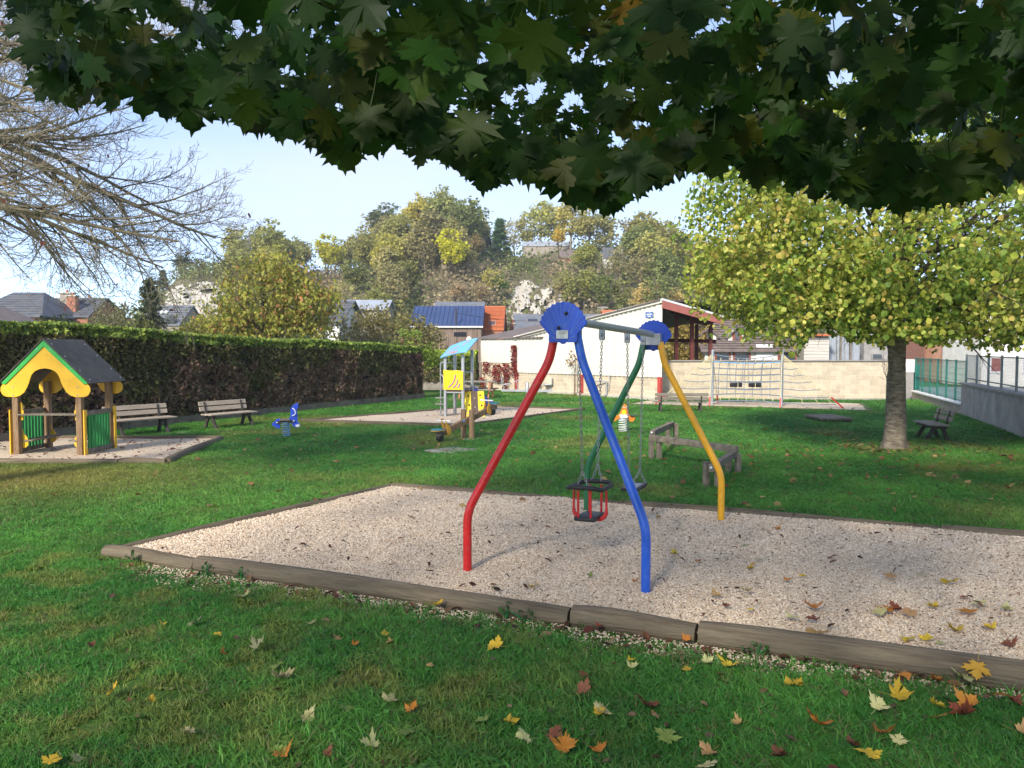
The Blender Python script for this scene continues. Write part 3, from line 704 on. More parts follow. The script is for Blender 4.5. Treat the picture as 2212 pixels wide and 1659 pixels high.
# ------------------------------------------------------------------ playhouse
def playhouse():
    O = Vector((-9.25, 16.25, 0))
    t = thing('playhouse', 'yellow and green wooden playhouse with open sides and dark pitched roof', 'playhouse', O, R_(-2))
    hx, hy = 0.645, 0.53
    for x, y in ((-hx, -hy), (hx, -hy), (-hx - .04, hy), (hx, hy)):
        MB().box((x, y, 0.72), (0.115, 0.115, 1.5)).build('post', MT['wood_post'], t, bevel=0.006)
    # scalloped gable boards
    def gable(y, name):
        pts = []
        W, zl, zb, zr = 0.915, 1.36, 1.2, 2.285
        # right lobe (semi-round), arch, left lobe
        def lobe(sg):
            r = 0.145; cx = sg * (W - r); cz = zb + r + 0.012
            return [(cx + sg * r * math.cos(a), cz + r * math.sin(a)) for a in [R_(q) for q in (50, 20, -10, -40, -65, -90)]]
        R1 = lobe(1)
        arch = []
        # inner curve from lobe foot sweeping up to arch crown
        for (x, z) in ((0.62, zb + .005), (0.52, zb + .035), (0.43, zb + .10), (0.37, zb + .20), (0.325, zb + .30), (0.30, zb + .38), (0.265, zb + .46), (0.20, zb + .525), (0.11, zb + .565), (0, zb + .58)):
            arch.append((x, z))
        left = [(-x, z) for x, z in reversed(arch[:-1])]
        out = [(0, zr)] + R1 + arch + left + [(x, z) for x, z in reversed(lobe(-1))]
        return MB().prism(out, 0.02, Matrix.Translation((0, y, 0))).build(name, MT['ply'], t, bevel=0.003, smooth=False)
    gable(-hy - 0.075, 'gable_board'); gable(hy + 0.075, 'gable_board')
    sl = math.atan2(2.33 - 1.46, 0.90); Ls = math.hypot(2.33 - 1.46, 0.90)
    for sg in (-1, 1):
        out = [(0.0, 2.335), (sg * 0.875, 1.49), (sg * 0.84, 1.466), (sg * 0.80, 1.462), (0.0, 2.215)]
        MB().prism(out, 0.02, Matrix.Translation((0, -hy - 0.097, 0))).build('barge_board', MT['ply_green'], t, bevel=0.003, smooth=False)
        a = Vector((0, 0, 2.35)); e = Vector((sg * 0.925, 0, 1.475))
        d = (e - a).normalized(); n = Vector((-d.z * sg, 0, d.x * sg)); n = n if n.z > 0 else -n
        mb = MB(); vs = []
        for y in (-hy - 0.125, hy + 0.17):
            for q in (a, e, e + n * 0.02, a + n * 0.02): vs.append((q.x, y, q.z))
        mb.add(vs, [(0, 1, 2, 3), (7, 6, 5, 4), (0, 4, 5, 1), (1, 5, 6, 2), (2, 6, 7, 3), (3, 7, 4, 0)])
        r = mb.build('roof_board', MT['felt'], t, bevel=0.003)
        bb = MB()
        for f in (0.12, 0.4, .72, 0.93):
            for y in ((-hy - .03), (hy + .05)):
                q = a.lerp(e, f) + n * 0.022; bb.ball((q.x, y, q.z), 0.014, nu=8, nv=6)
        tag(bb.build('bolt_cap', MT['steel'], r), kind='stuff')
    bb = MB()
    for sg in (-1, 1):
        for x, z in ((.655, 1.41), (.655, 1.24)): bb.ball((sg * x, -hy - .087, z), .016, (1, .6, 1), 10, 6)
        for f in (.15, .66): bb.ball((sg * .8 * f + sg * .02, -hy - .109, 2.27 - .77 * f), .016, (1, .6, 1), 10, 6)
    tag(bb.build('bolt_cap', MT['steel'], t), kind='stuff')
    # side panels: rails, green slats, yellow brackets
    for sg in (-1, 1):
        x = sg * (hx + 0.075)
        MB().box((x, 0, 0.875), (0.045, 0.95, 0.09)).build('rail', MT['wood_grey'], t, bevel=0.005)
        MB().box((x, 0, 0.115), (0.045, 0.95, 0.09)).build('rail', MT['wood_grey'], t, bevel=0.005)
        for i in range(8):
            MB().box((x, -0.36 + i * 0.103, 0.495), (0.03, 0.062, 0.70)).build('slat', MT['slat_green'], t, bevel=0.004)
        for y in (-hy - .01, hy + .01):
            o = [(-.06, .03), (.03, .03), (.05, .05), (.05, .14), (.02, .17), (.02, .79), (.05, .82), (.05, .92), (.03, .95), (-.06, .95)]
            if y > 0: o = [(-a_, b_) for a_, b_ in o]
            MB().prism(o, 0.025, Matrix(((0, 1, 0, x + sg * .035), (1, 0, 0, y), (0, 0, 1, 0), (0, 0, 0, 1)))).build('bracket', MT['ply'], t, bevel=0.004, smooth=False)
        # bench plank and its round brackets
        xi = sg * (hx - 0.16)
        MB().box((xi, 0, 0.325), (0.24, 1.0, 0.03)).build('bench_plank', MT['wood_grey'], t, bevel=0.004)
        for y in (-hy + .07, hy - .07):
            o = [(0, .17), (.06, .18), (.10, .22), (.115, .27), (.115, .30), (.10, .37), (.06, .43), (.02, .46), (0, .56)]
            o = [(sg * (hx - .06) - sg * a_, b_) for a_, b_ in o]
            MB().prism(o, 0.02, Matrix.Translation((0, y, 0))).build('bracket', MT['ply'], t, bevel=0.003, smooth=False)
        o = [(0, .74), (.055, .74), (.055, .84), (.07, .86), (.07, .92), (.045, .95), (.045, 1.04), (.03, 1.10), (0, 1.10)]
        o = [(sg * (hx - .058) - sg * a_, b_) for a_, b_ in o]
        MB().prism(o, 0.02, Matrix.Translation((0, -hy + 0.02, 0))).build('bracket', MT['ply'], t, bevel=0.003, smooth=False)
    MB().box((0, -hy + .07, 0.855), (2 * hx - .1, 0.30, 0.028)).build('counter', MT['wood_grey'], t, bevel=0.004)
playhouse()

# ------------------------------------------------------------------ benches
def bench(label, mid, rz, mat_slat, Lb=1.55, hs=1.0, leg_at=0.58):
    """local: long axis x, front towards -y"""
    t = thing('park_bench', label, 'bench', mid, rz, 'slatted benches round the play area')
    k = hs
    for i, y in enumerate((-.19, -.035, .12)):
        MB().box((0, y * k, 0.405 * k), (Lb, 0.135 * k, 0.035)).build('seat_slat', mat_slat, t, bevel=0.006)
    for z, y in ((0.545, .235), (0.685, .275)):
        MB().box((0, 0, 0), (Lb, 0.03, 0.115 * k), Mx=Matrix.Translation((0, y * k, z * k)) @ Matrix.Rotation(R_(-14), 4, 'X')).build('back_slat', mat_slat, t, bevel=0.006)
    for sx in (-1, 1):
        x = sx * leg_at
        out1 = [(.10, .30), (.20, .30), (.225, .42), (.30, .72), (.255, .735), (.165, .43), (.12, .385), (-.26, .385), (-.26, .345)]
        lg = MB()
        lg.prism([(y * k, z * k) for y, z in out1], 0.05, Matrix(((0, 1, 0, x), (1, 0, 0, 0), (0, 0, 1, 0), (0, 0, 0, 1))))
        o = lg.build('bench_frame', MT['cast'], t, bevel=0.006, smooth=False)
        for a, b_ in ((-.05, -.27), (.10, .25)):
            l2 = MB().beam((x, a * k, .36 * k), (x, b_ * k, -0.02), 0.055, 0.085 * k)
            l2.build('leg', MT['cast'], o, bevel=0.006)
    return t
BD = Vector((0.51, 0.86)).normalized(); brz = math.atan2(BD.y, BD.x)
bench('pale slatted bench half hidden behind the playhouse, by the hedge', (-9.32, 19.75, 0), brz - R_(6), MT['wood_slat'], 1.65)
bench('pale slatted bench standing free against the hedge, left of the blue spring rider', (-7.72, 21.45, 0), brz - R_(3), MT['wood_slat'], 1.5)
bench('grey slatted bench with its back turned, in front of the climbing net gravel', (5.62, 26.3, 0), R_(178), MT['slat_grey'], 1.75, .92, .66)
br = bench('dark bench seen end-on under the lime tree, facing the trunk', (9.93, 18.55, 0), R_(-101), MT['slat_grey'], 1.2, 1.0, .34)
tag(MB().box((10.0 - .75, 18.75, .012), (.55, .5, .03), R_(15)).build('paving_slab', MT['conc']), 'worn grey slab in the grass before the end-on bench', 'slab')
tag(MB().box((-8.62, 20.1, .01), (.5, .28, .03), R_(30)).build('paving_slab', MT['conc_pale']), 'pale slab under the front leg of the bench by the playhouse', 'slab')
tag(MB().box((-7.62, 20.75, .01), (.5, .28, .03), R_(40)).build('paving_slab', MT['conc_pale']), 'pale slab under the bench left of the blue spring rider', 'slab')

# ------------------------------------------------------------------ spring riders
def helix(r, z0, z1, turns, wire, mb, cx=0, n=14):
    pts = []
    for i in range(int(turns * n) + 1):
        f = i / (turns * n); a = 2 * math.pi * i / n
        e = 0.5 - 0.5 * math.cos(math.pi * min(1, max(0, f)))
        pts.append((cx + r * math.cos(a), r * math.sin(a), z0 + (z1 - z0) * (0.7 * f + 0.3 * e)))
    mb.tube(pts, wire, 7)
def seal_rider():
    O = gp(618, 945); k = 0.000734
    t = thing('spring_rider', 'blue seal shaped spring rider on a pale blue coil', 'spring rider', O, R_(4))
    px = [(1075, 265), (1105, 280), (1108, 330), (1130, 400), (1095, 445), (1060, 465), (1058, 520), (1075, 600), (1085, 700), (1078, 800), (1070, 850), (1100, 920), (1150, 975), (1160, 1030), (1130, 1070), (1050, 1085), (970, 1060), (920, 1000), (870, 930), (820, 905), (700, 900), (560, 930), (510, 950), (515, 1060), (490, 1115), (430, 1115), (370, 1080), (340, 1040), (280, 1030), (255, 1000), (250, 935), (310, 905), (360, 860), (410, 800), (470, 785), (530, 800), (560, 850), (700, 850), (800, 790), (845, 740), (860, 640), (860, 520), (870, 450), (910, 370), (960, 330), (1010, 300)]
    out = [((x - 700) * k, (1415 - y) * k) for x, y in px]
    bd = MB().prism(out, 0.035).build('body', MT['seal'], t, bevel=0.006, smooth=False)
    MB().ball(((975 - 700) * k, -.019, (1415 - 390) * k), 0.013, (1, .4, 1), 8, 6).build('eye', MT['dark'], bd)
    MB().ball(((1115 - 700) * k, 0, (1415 - 365) * k), .03, (.55, .9, 1.1), 10, 8).build('nose', MT['dark'], bd)
    for sg in (-1, 1):
        pts = [((x - 700) * k, sg * yy, (1415 - z) * k) for x, yy, z in ((935, .02, 445), (970, .06, 455), (1020, .07, 510), (1040, .07, 570), (1020, .07, 640), (970, .06, 680), (915, .02, 685))]
        MB().tube(pts, 0.0145, 8).build('handle', MT['white'], t, ang=80)
        MB().prism([((x - 700) * k, (1415 - y) * k) for x, y in ((390, 880), (560, 850), (620, 860), (960, 830), (1000, 840), (1000, 885), (960, 905), (620, 940), (430, 955), (395, 940))], 0.02, Matrix.Translation((0, sg * .05, 0))).build('side_bracket', MT['cast'], t, bevel=.003, smooth=False)
        MB().ball(((425 - 700) * k, sg * .062, (1415 - 910) * k), .02, (1, .5, 1), 8, 6).build('bolt_cap', MT['white'], t)
        MB().ball(((975 - 700) * k, sg * .062, (1415 - 858) * k), .02, (1, .5, 1), 8, 6).build('bolt_cap', MT['white'], t)
        MB().prism([((x - 700) * k, (1415 - y) * k) for x, y in ((1010, 1010), (1030, 985), (1070, 985), (1085, 1000), (1105, 975), (1140, 975), (1152, 1010), (1140, 1045), (1090, 1070), (1040, 1055))], .008, Matrix.Translation((0, sg * .022, 0))).build('flipper_foot', MT['white'], t, smooth=False)
    MB().box(((690 - 700) * k, 0, (1415 - 825) * k), (.24, .22, .035)).build('seat', MT['wood_grey'], t, bevel=.006)
    mb = MB(); helix(.092, .025, .375, 7, .011, mb, .0); mb.build('spring', MT['spring_blue'], t, ang=80)
    MB().tube([(0, 0, -.02), (0, 0, .018)], .12, 16).build('base_plate', MT['conc_pale'], t)
seal_rider()
def clown_rider():
    O = gp(1345, 935.5); k = 0.000695
    t = thing('spring_rider', 'orange animal spring rider with yellow snout on a white coil', 'spring rider', O)
    def Lc(px): return [((x - 830) * k, (1400 - y) * k) for x, y in px]
    head = [(860, 345), (895, 330), (935, 345), (965, 385), (985, 440), (990, 520), (1010, 620), (1040, 700), (1100, 770), (1290, 800), (1280, 860), (1240, 940), (1180, 985), (1110, 975), (1055, 930), (1030, 860), (1000, 840), (720, 840), (640, 880), (590, 930), (520, 960), (450, 930), (420, 870), (430, 800), (560, 770), (680, 720), (740, 640), (790, 520), (820, 430)]
    MB().prism(Lc(head), .035).build('body', MT['orange'], t, bevel=.005, smooth=False)
    MB().prism(Lc([(785, 690), (790, 630), (820, 565), (870, 535), (920, 560), (955, 630), (958, 690)]), .02, Matrix.Translation((0, -.03, 0))).build('snout', MT['lemon'], t, bevel=.003, smooth=False)
    MB().prism(Lc([(720, 710), (1010, 710), (1030, 750), (1010, 800), (960, 845), (780, 845), (720, 800), (700, 750)]), .025, Matrix.Translation((0, -.032, 0))).build('muzzle', MT['white'], t, bevel=.003, smooth=False)
    for x in (860, 965):
        MB().ball(((x - 830) * k, -.02, (1400 - 450) * k), .02, (1.1, .5, 1), 10, 8).build('eye', MT['white'], t)
        MB().ball(((x - 8 - 830) * k, -.028, (1400 - 452) * k), .011, (1, .5, 1), 8, 6).build('pupil', MT['dark'], t)
        MB().ball(((x - 50 + 20 - 830) * k, -.048, (1400 - 775) * k), .008, (1, .5, 1), 8, 6).build('nostril', MT['dark'], t)
    for x0, x1 in ((280, 460), (1090, 1400)):
        MB().box((((x0 + x1) / 2 - 830) * k, 0, (1400 - 755) * k), ((x1 - x0) * k, .15, .022)).build('foot_rest', MT['dark'], t, bevel=.004)
    mb = MB(); helix(.10, .03, .37, 6.5, .0115, mb); mb.build('spring', MT['spring_white'], t, ang=80)
    MB().tube([(0, 0, .34), (0, 0, .40)], .10, 14).build('spring_top', MT['steel'], t)
    MB().tube([(0, 0, -.02), (0, 0, .03)], .115, 16).build('base_plate', MT['conc_pale'], t)
clown_rider()

# ------------------------------------------------------------------ slide tower
def slide_tower():
    O = Vector((-1.67, 24.75, 0)); A = Vector((0.60, -0.22, 0)); rz = math.atan2(A.y, A.x)
    t = thing('slide_tower', 'small slide tower with light blue roof and lemon yellow panel', 'slide tower', O, rz)
    hx, hy = .30, .36
    for x, y, h in ((-hx, -hy, 1.98), (hx, -hy, 1.98), (-hx, hy, 2.08), (hx, hy, 2.12)):
        MB().box((x, y, h / 2), (.085, .085, h)).build('post', MT['steel'], t, bevel=.012)
    MB().box((0, 0, .845), (2 * hx + .06, 2 * hy + .04, .05)).build('platform', MT['brown'], t, bevel=.005)
    MB().box((0, -hy - .012, .80), (2 * hx, .03, .035)).build('cross_bar', MT['steel'], t)
    # roof: bowed leaf slab leaning to the right
    mb = MB(); n = 10; top = []; 
    for sy in (0, 1):
        for i in range(n + 1):
            f = i / n; x = -.43 + .98 * f; z = 2.0 + .20 * math.sin(f * 1.45) + .05 * f
            for y in ((-.50 + .10 * (1 - f)), (.46 + .06 * f)):
                top.append((x, y, z + (.03 if sy else 0)))
    fs = []
    m_ = (n + 1) * 2
    for i in range(n):
        a = 2 * i; fs += [(a, a + 1, a + 3, a + 2), (m_ + a, m_ + a + 2, m_ + a + 3, m_ + a + 1), (a, a + 2, m_ + a + 2, m_ + a), (a + 1, m_ + a + 1, m_ + a + 3, a + 3)]
    fs += [(0, m_, m_ + 1, 1), (2 * n, 2 * n + 1, m_ + 2 * n + 1, m_ + 2 * n)]
    # tilt towards the viewer so its top shows
    Mx = Matrix.Translation((0, -.1, 0.02)) @ Matrix.Translation((0, 0, 2.0)) @ Matrix.Rotation(R_(25), 4, 'X') @ Matrix.Translation((0, 0, -2.0))
    rf = mb.add(top, fs, Mx).build('roof', MT['sky_roof'], t, bevel=.006, ang=30)
    st = MB()
    for f, y0, y1 in ((.18, -.2, -.1), (.34, -.05, .12), (.36, -.36, -.30), (.62, .1, .34), (.5, -.38, -.33)):
        for j in range(4):
            ff = f + .035 * j; x = -.43 + .98 * ff; z = 2.0 + .20 * math.sin(ff * 1.45) + .05 * ff + .0335
            yy = y0 + (y1 - y0) * j / 3
            st.box((0, 0, 0), (.026, .10, .004), Mx=Mx @ Matrix.Translation((x, yy, z)) @ Matrix.Rotation(-.2, 4, 'Y'))
    tag(st.build('orange_stroke', MT['orange'], rf), kind='stuff')
    pn = [(-hx - .03, .885), (hx + .03, .885), (hx + .03, 1.45), (hx - .05, 1.475), (hx - .2, 1.49), (0, 1.475), (-hx + .12, 1.48), (-hx, 1.505), (-hx - .03, 1.50)]
    p = MB().prism(pn, .025, Matrix.Translation((0, -hy - .06, 0))).build('front_panel', MT['lemon'], t, bevel=.004, smooth=False)
    for pts in (((-.16, .955), (-.06, 1.03), (.02, 1.13), (.065, 1.24), (.085, 1.35)), ((0, .945), (.08, 1.01), (.135, 1.10), (.16, 1.21)), ((.145, .945), (.195, 1.0), (.22, 1.075))):
        MB().tube([(x, -hy - .073, z) for x, z in pts], .024, 8).build('pink_stripe', MT['pink'], p, ang=80)
    # step pole with three discs
    MB().tube([(-hx + .02, -hy, 1.73), (-hx - .14, -hy + .02, 1.73), (-hx - .17, -hy + .02, 1.70), (-hx - .17, -hy + .02, -.02)], .021, 10).build('step_pole', MT['steel'], t, ang=60)
    MB().tube([(-hx - .02, hy, 1.70), (-hx - .17, -hy + .02, 1.70)], .016, 8).build('top_rail', MT['steel'], t)
    for z in (.62, .425, .22):
        o = MB(); pts = [(.0 + .17 * math.cos(a), .13 * math.sin(a)) for a in [2 * math.pi * i / 16 for i in range(16)]]
        o.prism(pts, .025, Matrix(((1, 0, 0, -hx - .19), (0, 0, 1, -hy + .02), (0, 1, 0, z), (0, 0, 0, 1)))); o.build('step', MT['conc'], t, bevel=.005, smooth=False)
    for x in (-.10, ):
        MB().tube([(-hx - .17, -hy, 1.36), (-hx - .1, -hy - .02, 1.34), (-hx - .06, -hy - .02, 1.26), (-hx - .06, -hy - .02, 1.04), (-hx - .1, -hy - .02, .98), (-hx - .17, -hy, .96)], .014, 8).build('grab_handle', MT['steel'], t, ang=60)
    MB().tube([(hx, -hy, 1.46), (hx + .06, -.1, 1.42), (hx + .06, .1, 1.42), (hx, hy, 1.46)], .018, 8).build('guard_rail', MT['steel'], t)
    # climbing ramp on the right: two lemon boards with a brown board between
    RD = Vector((.88, .47, 0)).normalized(); RB = Vector((hx + .06, -hy + .10, .02)); RT = Vector((hx - .10, -hy + .34, .82)); ru = (RT - RB); rn = RD.cross(ru).normalized()
    def RM(c): 
        o_ = RB + RD * c; return Matrix(((RD.x, rn.x, ru.x, o_.x), (RD.y, rn.y, ru.y, o_.y), (RD.z, rn.z, ru.z, o_.z), (0, 0, 0, 1)))
    def ramp(c, w, mat, name, wob):
        pts = [(-w / 2 + wob * .014 * math.sin(6 * i / 8 + 1), i / 8) for i in range(9)] + [(w / 2 + wob * .014 * math.sin(6 * (1 - i / 8) + 3), 1 - i / 8) for i in range(9)]
        return MB().prism(pts, .03, RM(c)).build(name, mat, t, bevel=.003, smooth=False)
    r1 = ramp(.09, .19, MT['lemon'], 'ramp_board', 1); r2 = ramp(.295, .215, MT['brown'], 'ramp_board', 1); r3 = ramp(.50, .19, MT['lemon'], 'ramp_board', 1)
    def hole(c, f, sz, mat, par, nm):
        q = RM(c) @ Vector((0, 0, f)); w_ = -1 if rn.y > 0 else 1
        MB().ball((0, 0, 0), .05, (.62 * sz, .14, 1.15 * sz), 10, 8).build(nm, mat, par).matrix_local = Matrix.Translation(q + rn * .016 * w_) @ Matrix.Rotation(math.atan2(RD.y, RD.x), 4, 'Z')
    for c, f in ((.10, .80), (.12, .45)): hole(c, f, .9, MT['dark'], r1, 'hand_hole')
    for c, f in ((.48, .82), (.51, .43)): hole(c, f, .9, MT['dark'], r3, 'hand_hole')
    for c, f in ((.30, .72), (.30, .38)): hole(c, f, .7, MT['conc'], r2, 'foot_hold')
    for f, s in ((.10, .6), (.23, .45), (.33, .28)): hole(.05, f, s, MT['pink'], r1, 'pink_dot')
    # slide chute on the far side
    mb = MB(); n = 12; vs = []; fs = []
    for i in range(n + 1):
        f = i / n; y = hy + 1.5 * f; z = .87 - .80 * (f ** 1.05 if f < .8 else f ** 1.05) + .10 * max(0, f - .75) * 3
        z = max(z, .10)
        for x, dz in ((-.27, .16), (-.25, .16), (-.23, 0), (.23, 0), (.25, .16), (.27, .16)): vs.append((x + .30 * f, y, z + dz))
    for i in range(n):
        for j in range(5):
            a = i * 6 + j; fs.append((a, a + 1, a + 7, a + 6))
    o = mb.add(vs, fs).build('slide_chute', MT['slide'], t); sd = o.modifiers.new('thick', 'SOLIDIFY'); sd.thickness = .02
    return t
slide_tower()

# ------------------------------------------------------------------ seesaw
def seesaw():
    Lw = Vector((-1.62, 18.0, .22)); Hh = Vector((-.46, 19.55, .70)); O = Vector((-1.06, 18.78, 0))
    d = Hh - Lw; rz = math.atan2(d.y, d.x); Lh = math.hypot(d.x, d.y); pit = math.atan2(d.z, Lh)
    t = thing('seesaw', 'wooden seesaw with teal seats and white handle bars, left end down', 'seesaw', O, rz)
    for y in (-.125, .125):
        MB().tube([(0, y, -.05), (0, y, .69), (0, y, .715)], [.068, .068, .062], 14).build('post', MT['wood_post'], t, ang=50)
    MB().tube([(0, -.19, .46), (0, .19, .46)], .016, 8).build('axle', MT['steel'], t)
    MB().box((0, 0, .006), (.4, .5, .03), R_(10)).build('footing', MT['conc_pale'], t)
    Rm = Matrix.Translation((0, 0, .46)) @ Matrix.Rotation(-pit, 4, 'Y')
    half = d.length / 2
    MB().box((0, 0, 0), (2 * half, .10, .135), Mx=Rm).build('beam', MT['wood_post'], t, bevel=.006)
    MB().box((-.2, -.052, 0), (.07, .004, .05), Mx=Rm).build('maker_plate', MT['sky_roof'], t)
    for sg in (-1, 1):
        E = Rm @ Matrix.Translation((sg * half, 0, 0))
        out = [(-.06, -.10), (-.02, -.12), (.16, -.115), (.24, -.06), (.245, .0), (.24, .06), (.16, .115), (-.02, .12), (-.06, .10)]
        s = MB().prism([(sg * x, y) for x, y in out], .03, E @ Matrix.Translation((0, 0, .10)) @ Matrix.Rotation(pit, 4, 'Y') @ Matrix(((1, 0, 0, 0), (0, 0, 1, 0), (0, 1, 0, 0), (0, 0, 0, 1)))).build('seat', MT['teal'], t, bevel=.006, smooth=False)
        MB().prism([(sg * x * 1.04, y * 1.06) for x, y in out], .016, E @ Matrix.Translation((0, 0, .082)) @ Matrix.Rotation(pit, 4, 'Y') @ Matrix(((1, 0, 0, 0), (0, 0, 1, 0), (0, 1, 0, 0), (0, 0, 0, 1)))).build('seat_rim', MT['amber'], s, bevel=.004, smooth=False)
        for y in (-.062, .062):
            g = [(-.09, -.09), (-.03, -.105), (.03, -.08), (.055, -.02), (.045, .05), (0, .12), (-.05, .19), (-.065, .27), (-.085, .27), (-.085, .18), (-.075, .08)]
            MB().prism([(-sg * (.25 + x), z) for x, z in g], .018, E @ Matrix.Translation((0, y, 0))).build('knee_guard', MT['amber'], t, bevel=.003, smooth=False)
        MB().tube([E @ Vector((-sg * .19, -.20, .245)), E @ Vector((-sg * .19, .20, .245))], .018, 10).build('handle_bar', MT['white'], t)
        Ew = E.translation
        MB().box((Ew.x + sg * .02, 0, Ew.z + .0), (.17, .11, .10)).build('end_block', MT['wood_grey'], t, bevel=.006)
        MB().tube([(Ew.x - .02, -.05, Ew.z - .10), (Ew.x - .02, .05, Ew.z - .10)], .085, 14).build('buffer_tyre', MT['rubber'], t, bevel=.01)
seesaw()

# ------------------------------------------------------------------ zigzag balance beams
def balance(p, q, zp, zq, label, posts):
    O = (p + q) / 2
    t = thing('balance_beam', label, 'balance beam', (O.x, O.y, 0), 0, 'zigzag balance beams')
    o3 = Vector((O.x, O.y, 0)); e = (q - p).normalized() * .06
    MB().beam(Vector((p.x, p.y, zp - .065)) - e - o3, Vector((q.x, q.y, zq - .065)) + e - o3, .095, .115).build('rail', MT['wood_grey'], t, bevel=.006)
    for (x, y, z) in posts:
        MB().box((x - O.x, y - O.y, z / 2 - .03), (.085, .085, z + .06), R_(20)).build('post', MT['wood_grey'], t, bevel=.008)
    c = MB().ball(Vector((p.x, p.y, zp - .05)) - o3 - e * 1.6, .022, nu=10, nv=8).build('bolt_cap', MT['white'], t)
Pz = [Vector((3.46, 16.97, 0)), Vector((2.76, 15.22, 0)), Vector((3.86, 13.62, 0)), Vector((3.10, 12.12, 0))]
balance(Pz[1] + Vector((-.02, .05, 0)), Pz[0], .60, .60, 'farthest of the three zigzag balance beams, with its near end left', [(3.38, 17.0, .58), (3.53, 16.93, .56)])
balance(Pz[1], Pz[2], .505, .50, 'long middle rail of the zigzag balance beams', [(2.70, 15.20, .50), (2.84, 15.15, .38)])
balance(Pz[3], Pz[2], .40, .42, 'nearest zigzag balance beam, beside the yellow swing leg', [(3.03, 12.22, .42), (3.18, 12.1, .30), (3.78, 13.7, .36), (3.92, 13.60, .36)])

# ------------------------------------------------------------------ hatches
c = [gp(916, 976.6), gp(979.5, 969), gp(1045, 974), gp(975, 982.6)]
mid = sum(c, Vector()) / 4
t = thing('inspection_cover', 'flush grey concrete cover in the lawn in front of the seesaw', 'cover', mid)
MB().prism([((p - mid).x, (p - mid).y) for p in c], .05, Matrix(((1, 0, 0, 0), (0, 0, 1, 0), (0, 1, 0, .02), (0, 0, 0, 1)))).build('frame', MT['conc'], t, bevel=.006, smooth=False)
MB().prism([((p - mid).x * .62, (p - mid).y * .62) for p in c], .03, Matrix(((1, 0, 0, 0), (0, 0, 1, 0), (0, 1, 0, .038), (0, 0, 0, 1)))).build('lid', MT['slat_grey'], t, bevel=.004, smooth=False)
c = [gp(1748, 918.5), gp(1827.6, 919.5), gp(1826.8, 906), gp(1755.6, 905.7)]
mid = sum(c, Vector()) / 4
t = thing('wooden_cover', 'low weathered plank cover lying in the lawn left of the lime trunk', 'cover', mid, R_(3))
for i in range(4):
    MB().box((0, -.48 + i * .33, .15), (.88, .30, .06)).build('plank', MT['wood_grey'], t, bevel=.006)
MB().box((0, 0, .06), (.80, 1.24, .13)).build('base', MT['cast'], t)

